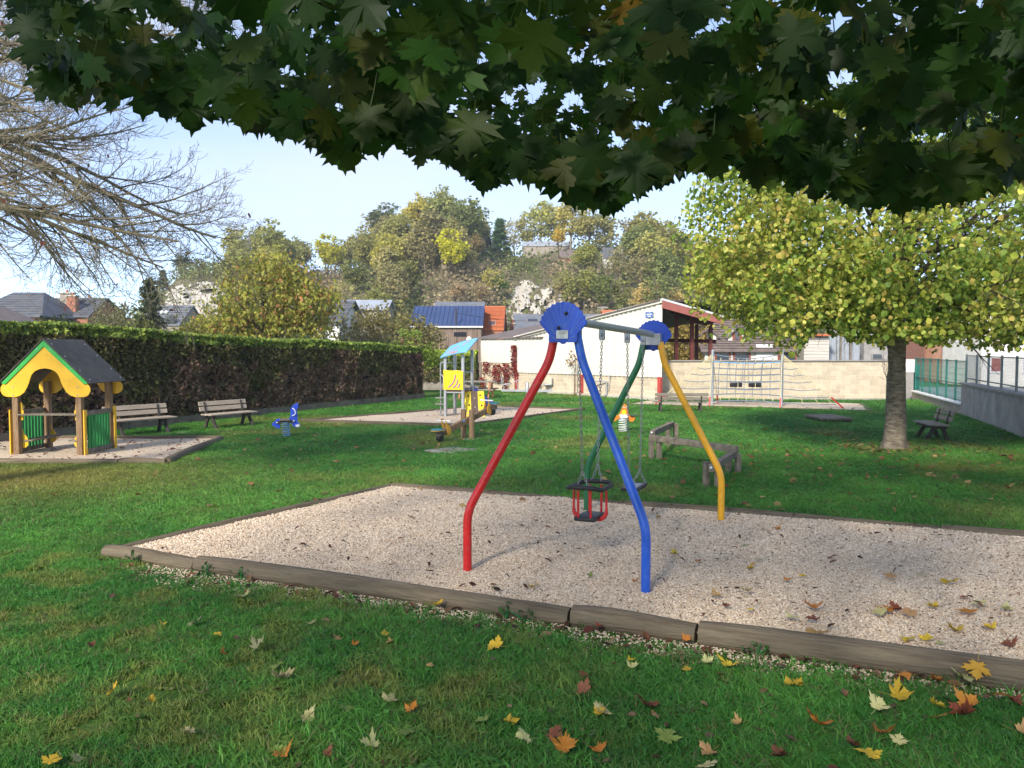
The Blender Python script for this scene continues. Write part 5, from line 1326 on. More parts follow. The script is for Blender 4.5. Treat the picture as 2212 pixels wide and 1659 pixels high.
# barn: blue sheet roof, board walls
Y = 53
xb0, xb1 = ax(893, Y), ax(1041, Y)
tb = house('barn', 'weathered board barn with blue standing-seam roof', 'barn', ((xb0 + xb1) / 2, Y + 2), xb1 - xb0, 6, 0, zz(705, Y - 1), zz(664, Y + 2), MT['barn_wood'], MT['blue_metal'], over=.12)
mb = MB(); n = 16
hd = 3; e1z = zz(705, Y - 1) - (zz(664, Y + 2) - zz(705, Y - 1)) / 3 * .12
for i in range(n + 1):
    x = -(xb1 - xb0) / 2 - .1 + (xb1 - xb0 + .2) * i / n
    mb.beam((x, -3.12, e1z + .11), (x, 0, zz(664, Y + 2) + .11), .035, .05)
mb.build('standing_seams', MT['blue_metal'], tb, smooth=False)['kind'] = 'stuff'
MB().box((0, -3.16, e1z + .02), (xb1 - xb0 + .25, .12, .10)).build('gutter', MT['cap_white'], tb)
nb = 34
for i in range(nb):
    wv = (xb1 - xb0) / nb
    MB().box((-(xb1 - xb0) / 2 + wv * (i + .5), -3.03 - .01 * (i % 2), e1z / 2 - .02), (wv - .02, .03, e1z - .06)).build('plank', MT['barn_wood'], tb, smooth=False)
MB().box((.9, -3.06, zz(722, Y - 1)), (.8, .06, .28)).build('opening', MT['dark'], tb)
house('grey_roof_house', 'grey slate roof rising behind the blue roofed barn', 'house', (ax(995, 60), 60), ax(1046, 60) - ax(945, 60), 6, 0, zz(680, 57), zz(654.5, 60), MT['wall_grey'], MT['slate_pale'], over=.1)
Y = 55
house('orange_roof_house', 'house with bright orange tiled roof and one skylight, right of the barn', 'house', (ax(1068, Y), Y + 1.5), ax(1090, Y) - ax(1047, Y), 4.4, R_(-3), zz(712, Y - .7), zz(664, Y + 1.5), MT['wall_brick'], MT['orange_tile'], over=.08, courses=17, skylights=((-.05, .24, .36, .42),))
house('slate_roof_house', 'flat grey slate roofed house with one skylight, behind the blue shell', 'house', (ax(1215, 58), 59), ax(1320, 58) - ax(1115, 58), 5, 0, zz(712, 56), zz(681, 59), MT['wall_old'], MT['slate_pale'], over=.1, skylights=((-2.2, .55, .75, .5),),
      chimneys=((ax(1107, 57) - ax(1215, 58), -1.8, 2.8, zz(700, 57), .35, MT['wall_brick']),))
house('red_roof_house', 'small brick red roof just above the shed verge', 'house', (ax(1326, 62), 62), ax(1350, 62) - ax(1300, 62), 4, 0, zz(690, 60), zz(672, 62), MT['wall_old'], MT['orange_tile'], over=.1)
td = thing('satellite_dish', 'white round satellite dish on a thin pole before the barn', 'dish', (ax(1013, 46), 46, 0))
MB().tube([(0, 0, 0), (0, 0, zz(740, 46))], .03, 6).build('pole', MT['steel'], td)
MB().ball((0, 0, zz(732.5, 46)), .15, (1, .18, 1), 16, 10).build('reflector', MT['white'], td)
tc_ = thing('overhead_cable', 'thin dark cable crossing in front of the orange roof', 'cable', (ax(1020, 52), 52, 0))
a = at(985, 676, 52) - tc_.location; b_ = at(1190, 694, 52) - tc_.location
MB().tube([a.lerp(b_, i / 10) + Vector((0, 0, -.35 * math.sin(math.pi * i / 10) * .5)) for i in range(11)], .014, 4).build('wire', MT['ink'], tc_)
for p_, nm in ((a, 'pole'), (b_, 'pole')): MB().tube([(p_.x, p_.y, -0), (p_.x, p_.y, p_.z + .3)], .05, 6).build(nm, MT['bark_dark'], tc_)
# right, behind the block wall
Y = 46
house('tiled_house', 'long brown tiled house with white walls and gable dormers behind the block wall', 'house', (ax(1625, Y), Y + 2), ax(1735, Y) - ax(1513, Y), 6, 0, zz(752, Y - 1), zz(672, Y + 2), MT['wall_white'], MT['brown_tile'], over=.3, courses=18,
      windows=((-2.0, zz(775, Y), .9, .9, MT['shutter'], G), (-.9, zz(775, Y), 1.0, .9, MT['shutter'], G), (.4, zz(768, Y), 1.0, 1.3, Wm, Wm), (1.7, zz(775, Y), 1.1, .9, MT['shutter'], G)))
for uu, lab in ((1523, 'dormer'), (1585, 'dormer')):
    dm = bpy.data.objects['tiled_house']; lx = ax(uu, Y) - ax(1625, Y); zb, zt_ = zz(736, Y - .2), zz(712, Y - .2)
    k = MB().prism([(lx - .5, zb), (lx + .5, zb), (lx + .5, zt_ - .35), (lx, zt_), (lx - .5, zt_ - .35)], 1.6, None, -2.6).build('dormer', MT['wall_white'], dm, smooth=False)
    MB().box((lx, -2.63, zb + .28), (.5, .06, .45)).build('window', MT['shutter'], k); MB().box((lx, -2.66, zb + .28), (.26, .05, .38)).build('pane', G, k)
    for sg in (-1, 1): MB().beam((lx + sg * .02, -2.7, zt_ + .03), (lx + sg * .66, -2.7, zt_ - .44), .2, .07).build('dormer_roof', MT['brown_tile'], k)
t = thing('board_shed', 'shed front of peeling white boards left of the lime trunk', 'shed', (ax(1764, 40), 40, 0))
for i in range(13): MB().box((0, .012 * (i % 2), .55 + i * .17), (ax(1790, 40) - ax(1736, 40), .03, .155)).build('plank', MT['peel'], t, smooth=False)
MB().box((0, .6, 1.4), (ax(1790, 40) - ax(1736, 40) - .05, 1, 2.7)).build('wall', MT['wall_old'], t, smooth=False)
MB().box((0, .5, 2.82), (ax(1792, 40) - ax(1734, 40), 1.6, .1)).build('roof', MT['orange_tile'], t)
t = thing('tin_shed', 'corrugated zinc sheet shed beside the peeling board shed', 'shed', (ax(1824, 41), 41, 0))
wv = ax(1858, 41) - ax(1792, 41)
for i in range(4):
    mb = MB(); x0 = -wv / 2 + wv * i / 4; pts = []
    for k in range(17): pts.append((x0 + (wv / 4 - .03) * k / 16, -.03 * math.sin(k * math.pi / 2)))
    vs = []; fs = []
    for (x, y) in pts: vs += [(x, y - .02 * i, 1.3 - .1 * (i % 2)), (x, y - .02 * i, 3.3)]
    for k in range(16): fs.append((2 * k, 2 * k + 2, 2 * k + 3, 2 * k + 1))
    mb.add(vs, fs).build('zinc_sheet', MT['zinc'], t)
MB().box((0, .3, .6), (wv, .4, 1.5)).build('wall', MT['wall_old'], t, smooth=False); MB().box((.1, -.12, 1.25), (wv * .75, .1, .16)).build('beam', MT['shutter'], t)
for x in (-.25, .25): MB().box((x, -.12, 1.6), (.07, .08, 3.3)).build('post', MT['wood_grey'], t)
house('render_house', 'plain grey rendered outbuilding behind the wall by the lime trunk', 'house', (ax(1893, 43), 44), ax(1930, 43) - ax(1860, 43), 3, 0, zz(705, 43), zz(690, 44), MT['wall_grey'], MT['slate'], over=.1, windows=((-.2, zz(770, 43), .6, .3, MT['conc'], G),))
house('brick_house', 'dark brown brick house to the right of the lime trunk', 'house', (ax(1960, 50), 52), ax(1993, 50) - ax(1920, 50), 4, 0, zz(700, 50), zz(670, 52), P('dark_brick', (.17, .085, .065), .9, .2, 8, bump=.3), MT['slate'], over=.1)
house('brick_house', 'pinkish brick house with small windows beyond the green fence', 'house', (ax(2025, 52), 54), ax(2056, 52) - ax(1994, 52), 4, 0, zz(690, 52), zz(660, 54), P('pink_brick', (.42, .26, .21), .9, .2, 8, bump=.3), MT['slate'], over=.1,
      windows=((-.3, zz(752, 52), .4, .8, MT['shutter'], G), (.6, zz(735, 52), .5, .3, MT['conc'], G)))
house('peach_house', 'peach coloured rendered house beyond the green fence', 'house', (ax(2098, 48), 50), ax(2140, 48) - ax(2058, 48), 4, 0, zz(670, 48), zz(640, 50), MT['wall_peach'], MT['slate'], over=.1,
      windows=((-.6, zz(790, 48), .5, .9, Wm, G), (.55, zz(795, 48), .9, 1.1, MT['fence_green'], MT['fence_green'])))
house('white_house', 'white rendered house behind the chain-link fence', 'house', (ax(2200, 44), 46), ax(2300, 44) - ax(2142, 44), 4, 0, zz(670, 44), zz(630, 46), MT['wall_white'], MT['slate'], over=.1,
      windows=((-1.2, zz(788, 44), .8, .9, Wm, MT['shutter']), (.6, zz(788, 44), .8, .9, Wm, G)))
strip('street', [(17.3, 33.5), (15.0, 25.5), (9.9, 11), (40, 8), (60, 43.5), (15.5, 43.5)], .008, MT['asphalt'])
tp = thing('utility_pole', 'thin grey utility pole standing between the hill trees and the shed roof', 'pole', (ax(1302, 66), 66, 0))
MB().tube([(0, 0, 0), (0, 0, zz(662, 66))], .09, 8).build('shaft', MT['conc'], tp); MB().box((0, 0, zz(664, 66)), (.9, .08, .08)).build('cross_arm', MT['conc'], tp)
# ------------------------------------------------------------------ hedges
def hedge(name, label, A, B, zt0, zt1, zb, depth, n, cols, size, seed, topcols, browncols=None):
    A = Vector(A); B = Vector(B); d = B - A; Ln = d.length; rz = math.atan2(d.y, d.x)
    t = thing(name, label, 'hedge', (A.x, A.y, 0), rz)
    rng = np.random.default_rng(seed)
    # dark woody inside
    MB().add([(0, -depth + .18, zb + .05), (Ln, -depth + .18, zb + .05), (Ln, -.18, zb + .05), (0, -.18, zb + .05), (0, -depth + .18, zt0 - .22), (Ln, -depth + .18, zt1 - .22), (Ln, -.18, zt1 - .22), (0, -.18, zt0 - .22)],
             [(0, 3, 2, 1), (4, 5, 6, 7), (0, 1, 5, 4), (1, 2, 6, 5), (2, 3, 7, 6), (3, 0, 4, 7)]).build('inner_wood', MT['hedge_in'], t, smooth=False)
    x = rng.random(n) * Ln; ztop = zt0 + (zt1 - zt0) * x / Ln + .10 * (fbm(x * .9, x * 0 + 3, seed) - .5) * 2
    side = rng.random(n)
    f = side < .68                        # front face
    endf = (side >= .68) & (side < .76)   # end face
    z = zb + (ztop - zb) * rng.random(n) ** .95
    bul = .20 * (fbm(x * 1.3, z * 1.6, seed + 2) - .5) * 2 + .10 * (fbm(x * 4, z * 4, seed + 5) - .5) * 2
    y = -depth - bul + .20 * rng.random(n) ** 2
    y = y + np.clip((z - (ztop - .3)) / .3, 0, 1) ** 2 * .22
    topm = side >= .76
    y = np.where(topm, -depth * rng.random(n), y); z = np.where(topm, ztop - .10 * rng.random(n), z)
    x = np.where(endf, Ln + .12 * (fbm(y * 2 + 5, z * 2, 7) - .5) - .1 * rng.random(n), x); y = np.where(endf, -depth * rng.random(n), y)
    pts = np.stack([x, y, z], 1)
    tone = fbm(x * .55, z * .8, seed + 9)
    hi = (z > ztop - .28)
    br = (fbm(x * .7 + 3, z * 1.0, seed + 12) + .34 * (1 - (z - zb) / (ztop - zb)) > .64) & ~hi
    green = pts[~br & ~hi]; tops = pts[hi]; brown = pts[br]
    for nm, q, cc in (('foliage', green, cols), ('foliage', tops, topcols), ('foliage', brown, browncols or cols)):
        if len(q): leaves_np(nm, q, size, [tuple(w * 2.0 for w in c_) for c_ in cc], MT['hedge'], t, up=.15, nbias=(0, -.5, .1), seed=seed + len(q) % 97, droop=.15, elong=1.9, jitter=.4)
    return t
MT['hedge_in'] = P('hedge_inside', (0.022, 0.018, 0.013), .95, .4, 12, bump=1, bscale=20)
HA, HB = Vector((-14.6, 12.4, 0)), Vector((-3.82, 33.6, 0))
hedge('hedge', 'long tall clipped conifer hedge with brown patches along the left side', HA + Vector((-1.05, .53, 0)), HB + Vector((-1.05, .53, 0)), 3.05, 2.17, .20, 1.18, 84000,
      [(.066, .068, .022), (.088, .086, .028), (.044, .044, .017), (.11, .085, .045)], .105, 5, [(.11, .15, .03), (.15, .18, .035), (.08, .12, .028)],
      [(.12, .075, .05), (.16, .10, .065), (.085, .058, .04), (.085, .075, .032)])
hedge('hedge', 'brighter green hedge beyond the slide tower, left of the cream shed', Vector((-8.2, 41.9, 0)), Vector((-1.75, 41.2, 0)), 2.05, 2.02, .45, 1.0, 16000,
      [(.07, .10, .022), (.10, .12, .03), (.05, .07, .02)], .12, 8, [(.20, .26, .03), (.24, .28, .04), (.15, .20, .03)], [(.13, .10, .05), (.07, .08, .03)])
low_wall('low_wall', 'low crumbling stone footing wall under the long hedge', HA + Vector((.02, -.02, 0)), HB + Vector((.02, -.02, 0)), .24, .20, MT['wall_foot'], None)
low_wall('low_wall', 'low rubble wall under the far bright hedge', Vector((-7.8, 40.6, 0)), Vector((-1.7, 40.75, 0)), .55, .25, MT['wall_old'], None)
dirt = [HA + Vector((.05, 0, 0)), HB + Vector((.05, 0, 0)), HB + Vector((.5, -.2, 0)), HA + Vector((1.0, -.4, 0))]
strip('soil_strip', [(p.x, p.y) for p in dirt], .006, P('bare_soil', (.13, .10, .075), .95, .3, 5, bump=.5, bscale=20, dirt=(.05, .08, .02), dscale=3, damt=.7))

# ------------------------------------------------------------------ branches
def grow(mb, p, d, length, r, level, rng, spec, tips=None):
    """one limb with its own side shoots; spec per level: (segments, droop, curl_up, children, angle, child length ratio, wander)"""
    seg, droop, curl, nch, ang, ratio, wander = spec[level]
    pts = [p.copy()]; rs = [r]; q = p.copy(); dd = d.normalized(); step = length / seg; dirs = [dd.copy()]
    for i in range(seg):
        f = (i + 1) / seg
        dd = (dd + Vector((rng.gauss(0, wander), rng.gauss(0, wander), rng.gauss(0, wander) - droop / seg * (1 - f) + curl / seg * f))).normalized()
        q = q + dd * step; pts.append(q.copy()); rs.append(max(.003, r * (1 - .84 * f))); dirs.append(dd.copy())
    mb.tube(pts, rs, 6 if level == 0 else (4 if level == 1 else 3), caps=False)
    if tips is not None and level >= len(spec) - 2: tips.append(pts[-1])
    if level + 1 >= len(spec): return
    for k in range(nch):
        f = .16 + .84 * (k + rng.random()) / nch; i = min(seg - 1, int(f * seg)); t_ = f * seg - i
        b_ = pts[i].lerp(pts[i + 1], min(1, max(0, t_))); base = dirs[i]
        a = Vector((rng.gauss(0, 1), rng.gauss(0, 1), rng.gauss(0, 1))); side = base.cross(a)
        if side.length < 1e-3: continue
        side.normalize(); an = R_(ang) * rng.uniform(.65, 1.25)
        nd = base * math.cos(an) + side * math.sin(an)
        grow(mb, b_, nd, length * ratio * (1.15 - .6 * f) * rng.uniform(.7, 1.2), max(.0035, rs[i] * .52), level + 1, rng, spec, tips)
def bare_tree():
    O = Vector((-9.6, 10.8, 0)); rng = random.Random(12)
    t = thing('bare_tree', 'leafless ash tree reaching in from the left with hanging twigs and few red leaves', 'tree', O)
    mb = MB(); mb.tube([(0, 0, -.1), (.02, 0, .6), (.05, .02, 2), (.12, .05, 4.2), (.05, .0, 6.5), (.2, .1, 9)], [.36, .29, .26, .22, .16, .08], 12); mb.build('trunk', MT['bark'], t)
    spec = [(12, .75, .25, 19, 40, .42, .05), (8, .55, .80, 11, 44, .45, .08), (6, .10, .9, 6, 42, .42, .09), (4, 0, .6, 0, 0, 0, .12)]
    tips = []
    limbs = [((.05, 0, 4.5), (.95, -.12, .03), 5.0, .085), ((.05, .05, 5.2), (.95, .10, .03), 5.5, .095), ((.08, .0, 5.7), (.95, -.25, .08), 5.3, .085), ((.1, .0, 6.3), (.95, .05, .14), 5.2, .08), ((.1, .0, 4.9), (.9, .32, -.04), 4.6, .08),
             ((.05, 0, 6.6), (.9, -.3, .14), 4.7, .07), ((.08, 0, 7.2), (.9, .2, .2), 4.8, .07), ((.05, 0, 5.6), (.72, .5, .02), 5.0, .075), ((.0, 0, 7.4), (.8, -.4, .3), 4.7, .06), ((.0, 0, 5.0), (.80, -.42, .02), 4.9, .075), ((.0, 0, 8), (.9, .05, .3), 5, .07)]
    for (p, d, Ln, r) in limbs:
        m2 = MB(); grow(m2, Vector(p), Vector(d), Ln, r, 0, rng, spec, tips)
        m2.build('limb', MT['twig'], t, smooth=False)
    for (p, d) in (((0, 0, 4), (-.8, .3, .5)), ((0, 0, 5), (-.3, .8, .6)), ((0, 0, 6.5), (-.6, -.5, .7)), ((.1, 0, 8), (.1, .1, 1))):
        m2 = MB(); grow(m2, Vector(p), Vector(d), 4.5, .09, 0, rng, spec[:3], None); m2.build('limb', MT['twig'], t, smooth=False)
    tp_ = np.array([tuple(p) for p in tips]); r2 = np.random.default_rng(2); sel = tp_[r2.choice(len(tp_), min(len(tp_), 170), replace=False)] + r2.normal(size=(min(len(tp_), 170), 3)) * .04
    leaves_np('dead_leaves', sel, .07, [(.22, .07, .05), (.16, .06, .04), (.30, .16, .08)], MT['leaf'], t, droop=.8, elong=2.2)
bare_tree()

# ------------------------------------------------------------------ wooded hill
RX = [-200, -112, -84, -74, -69, -62, -50, -38, -30, -25, -14, -8, -4, 0, 5, 12, 20, 30, 60, 120, 260]
RH = [0, 0, 0, .8, 9, 16, 16.5, 15, 15, 19, 22.5, 21, 18, 18, 20, 20.5, 18, 15, 13, 10, 8]
def hill_z(x, y):
    x = np.asarray(x, float); y = np.asarray(y, float)
    s = np.clip((y - 72) / 78, 0, 1); s = s * s * (3 - 2 * s)
    xe = np.where(x < 0, x * 150 / np.clip(y, 84, 150), x)
    x = x + 0.0
    return np.interp(xe, RX, RH) * s + (fbm(x * .09, y * .09, 40) - .5) * 2.2 * np.clip(s * 3, 0, 1) * np.clip((xe + 72) / 8, 0, 1) - .4 * (s <= 0)
_YS = np.arange(74, 164, .5)
def hill_hit(u, v):
    d = ray(u, v); x = d.x / d.y * _YS; z = EYE + d.z / d.y * _YS; h = hill_z(x, _YS); k = np.where(z <= h)[0]
    if len(k):
        i = k[0]; Y = _YS[i]
        if i:
            g0 = z[i - 1] - h[i - 1]; g1 = z[i] - h[i]; Y -= .5 * (1 - g0 / (g0 - g1 + 1e-9))
        return at(u, v, float(Y))
    p = at(u, v, 150); p.z = float(hill_z(p.x, p.y)); return p
xs = np.arange(-200, 262, 3.0); ys = np.arange(70, 262, 3.0)
gx, gy = np.meshgrid(xs, ys); hz = hill_z(gx, gy)
nx, ny = len(xs), len(ys)
idx = np.arange(nx * ny).reshape(ny, nx)
Fh = np.stack([idx[:-1, :-1], idx[:-1, 1:], idx[1:, 1:], idx[1:, :-1]], -1).reshape(-1, 4)
o = np_mesh('hill', np.stack([gx.ravel(), gy.ravel(), hz.ravel()], 1), Fh, P('hill_ground', (.14, .125, .06), .95, .35, .15, col2=(.19, .16, .095), bump=.4, bscale=2), None, None, True)
tag(o, kind='structure')
def cliff(u0, u1, vb, vts, seed, thr=.40, step=1.6):
    """bare chalk face on the slope: a ragged, blocky patch proud of the hill"""
    us = np.arange(u0, u1 + step, step); vt0 = min(vts); vs_ = np.arange(vt0, vb + step, step); V = []; ok = []
    for j, v in enumerate(vs_):
        for i, u in enumerate(us):
            p = hill_hit(u, v); k = (float(fbm(u * .06, v * .05, seed, 5)) - .5); k2 = float(fbm(u * .22, v * .13, seed + 3, 4)) - .5
            dep = 1.2 + 4.5 * k + 2.6 * k2
            d = ray(u, v); q = Vector((p.x, p.y, p.z)) - d.normalized() * max(.05, dep)
            V.append(tuple(q))
            vt = float(np.interp((u - u0) / (u1 - u0), np.linspace(0, 1, len(vts)), vts))
            ok.append(v > vt and float(fbm(u * .05 + 9, v * .07, seed + 7, 4)) > thr)
    n = len(us); F = []
    for j in range(len(vs_) - 1):
        for i in range(n - 1):
            a = j * n + i
            if ok[a] and ok[a + 1] and ok[a + n] and ok[a + n + 1]: F.append((a, a + 1, a + n + 1, a + n))
    tag(np_mesh('chalk_cliff', np.array(V), np.array(F), MT['chalk'], None, None, False), kind='structure')
cliff(338, 490, 690, [640, 626, 614, 612, 606, 610, 640], 3, .30)
cliff(1085, 1232, 696, [668, 634, 608, 602, 615, 625, 612, 630, 660], 9, .42)
cliff(925, 1012, 676, [664, 648, 652, 645, 662], 12, .5)
cliff(655, 765, 700, [668, 650, 640, 646, 664], 15, .42)
# scrub on the slope: one mass
def scrub():
    rng = np.random.default_rng(77); n = 15000
    x = rng.uniform(-80, 150, n); y = 74 + 80 * rng.random(n); z = hill_z(x, y)
    u, v, d = proj_np(np.stack([x, y, z], 1))
    ok = (u > 280) & (u < 2350)
    # open patches: chalk, lawn by the hill hut
    ok &= ~((u > 1095) & (u < 1215) & (v > 610) & (v < 700) & (rng.random(n) < .75)) & ~((u > 350) & (u < 475) & (v > 612) & (rng.random(n) < .9)) & ~((u > 1060) & (u < 1260) & (v > 535) & (v < 572) & (rng.random(n) < .85))
    x, y, z = x[ok], y[ok], z[ok]; u, v = u[ok], v[ok]
    h = rng.uniform(.8, 2.8, len(x)) ; per = 11
    c = np.stack([x, y, z + h * .5], 1)
    p = np.repeat(c, per, 0) + rng.normal(size=(len(c) * per, 3)) * np.repeat(np.stack([h * .5, h * .5, h * .42], 1), per, 0)
    tone = np.repeat(fbm(x * .12, y * .2 + z * .2, 55), per); pk = np.repeat((fbm(x * .1 + 9, z * .25, 61) > .42) & (v > 585) & (((u > 920) & (u < 1090)) | ((u > 1180) & (u < 1310)) | ((u > 640) & (u < 760))), per)
    for m_, cols in (((tone > .5) & ~pk, [(.175, .178, .066), (.145, .155, .052), (.21, .20, .085)]), ((tone <= .5) & ~pk, [(.10, .11, .04), (.13, .14, .05), (.075, .09, .035)]), (pk, [(.30, .22, .16), (.25, .18, .12), (.22, .18, .10)])):
        o = leaves_np('scrub', p[m_], .36, [(c_[0] * 1.5, c_[1] * 1.62, c_[2] * 1.4) for c_ in cols], MT['leaf_far'], None, up=.6, seed=5); 
        tag(o, 'olive and brown scrub covering the hillside', None, kind='stuff')
scrub()

# tree kinds for the hill (a few shapes, copied, each copy its own size, turn and tint)
def tree_kind(kind, seed):
    """unit: 10 m tall; returns [(name, object)]; colours near 1, the copy's colour gives the hue"""
    rng = np.random.default_rng(seed); rr = random.Random(seed); r = thing('hill_tree', None, None)
    wood = MB()
    if kind == 'conifer':
        wood.tube([(0, 0, -.5), (0, 0, 5), (.05, 0, 10)], [.22, .14, .03], 7)
        n = 260; h = 1.2 + 8.8 * rng.random(n) ** .85; a = rng.random(n) * 6.283; rad = (10.2 - h) * .27 * (.5 + .5 * rng.random(n))
        c = np.stack([rad * np.cos(a), rad * np.sin(a), h - rad * .25], 1); p = np.repeat(c, 9, 0) + rng.normal(size=(n * 9, 3)) * np.array([.28, .28, .12])
        size, cols = .42, [(1, 1, 1), (.7, .75, .7), (1.25, 1.2, 1.1)]
    elif kind == 'sparse':
        spec = [(8, -.1, .3, 13, 40, .42, .05), (6, -.2, .4, 6, 40, .45, .08), (4, 0, .3, 0, 0, 0, .1)]
        grow(wood, Vector((0, 0, -.4)), Vector((.02, 0, 1)), 9.0, .20, 0, rr, spec)
        blobs = [((0, 0, 6.5), (2.4, 2.4, 3.2))]
        p = crown_points(blobs, 110, 5, .3, rng, .4); size, cols = .34, [(1, 1, 1), (1.2, 1.05, .9), (.8, .8, .8)]
    elif kind == 'tall':
        spec = [(8, -.1, .3, 9, 35, .36, .04), (5, -.3, .4, 3, 40, .45, .08), (4, 0, .3, 0, 0, 0, .1)]
        grow(wood, Vector((0, 0, -.4)), Vector((.02, .02, 1)), 9.2, .19, 0, rr, spec)
        blobs = [((rr.uniform(-.7, .7), rr.uniform(-.7, .7), z), (1.5, 1.5, 1.3)) for z in (4.2, 5.6, 7.0, 8.3)] + [((1.1, .2, 6.3), (1.1, 1.1, 1.2)), ((-1.1, -.2, 7.0), (1.1, 1.1, 1.2))]
        p = crown_points(blobs, 230, 9, .32, rng, .45, gap=.40, gseed=seed); size, cols = .36, [(1, 1, 1), (1.2, 1.15, 1), (.75, .8, .8)]
    else:
        spec = [(7, -.1, .2, 9, 48, .42, .05), (5, -.3, .3, 4, 42, .45, .08), (4, 0, .3, 0, 0, 0, .1)]
        grow(wood, Vector((0, 0, -.4)), Vector((.02, .02, 1)), 8.6, .24, 0, rr, spec)
        blobs = [((rr.uniform(-1.6, 1.6), rr.uniform(-1.6, 1.6), rr.uniform(4.6, 7.2)), (rr.uniform(1.3, 2.1),) * 2 + (rr.uniform(1.2, 1.7),)) for _ in range(7)] + [((0, 0, 7.9), (1.8, 1.8, 1.7)), ((0, 0, 5.5), (2.6, 2.6, 1.8))]
        p = crown_points(blobs, 330, 9, .34, rng, .55, gap=.38, gseed=seed); size, cols = .38, [(1, 1, 1), (1.15, 1.1, 1), (.82, .86, .85)]
    w = wood.build('trunk', MT['twig' if kind in ('sparse', 'tall') else 'bark_dark'], r, smooth=False)
    cr = leaves_np('crown', p, size, cols, MT['leaf_far'], r, up=.8, seed=seed)
    return r
KINDS = {'round': [tree_kind('round', s) for s in (1, 2, 3, 4)], 'tall': [tree_kind('tall', s) for s in (11, 12, 13)], 'sparse': [tree_kind('sparse', s) for s in (21, 22)], 'conifer': [tree_kind('conifer', s) for s in (31, 32)]}
used = set()
def plant(kind, base, h, col, label, group, wide=1.0, name='hill_tree', k=None):
    pool = KINDS[kind]; k = random.randrange(len(pool)) if k is None else k
    src = pool[k]; fresh = (kind, k) not in used
    r = src if fresh else copy_tree(src); used.add((kind, k))
    r.name = name; r.location = base; r.rotation_euler = (0, 0, random.uniform(0, 6.28)); s = h / 10; r.scale = (s * wide, s * wide, s)
    for ch in r.children:
        if ch.name.startswith('crown'): ch.color = (col[0] * 2.05, col[1] * 2.15, col[2] * 1.7, 1)
    tag(r, label, 'tree', group); return r
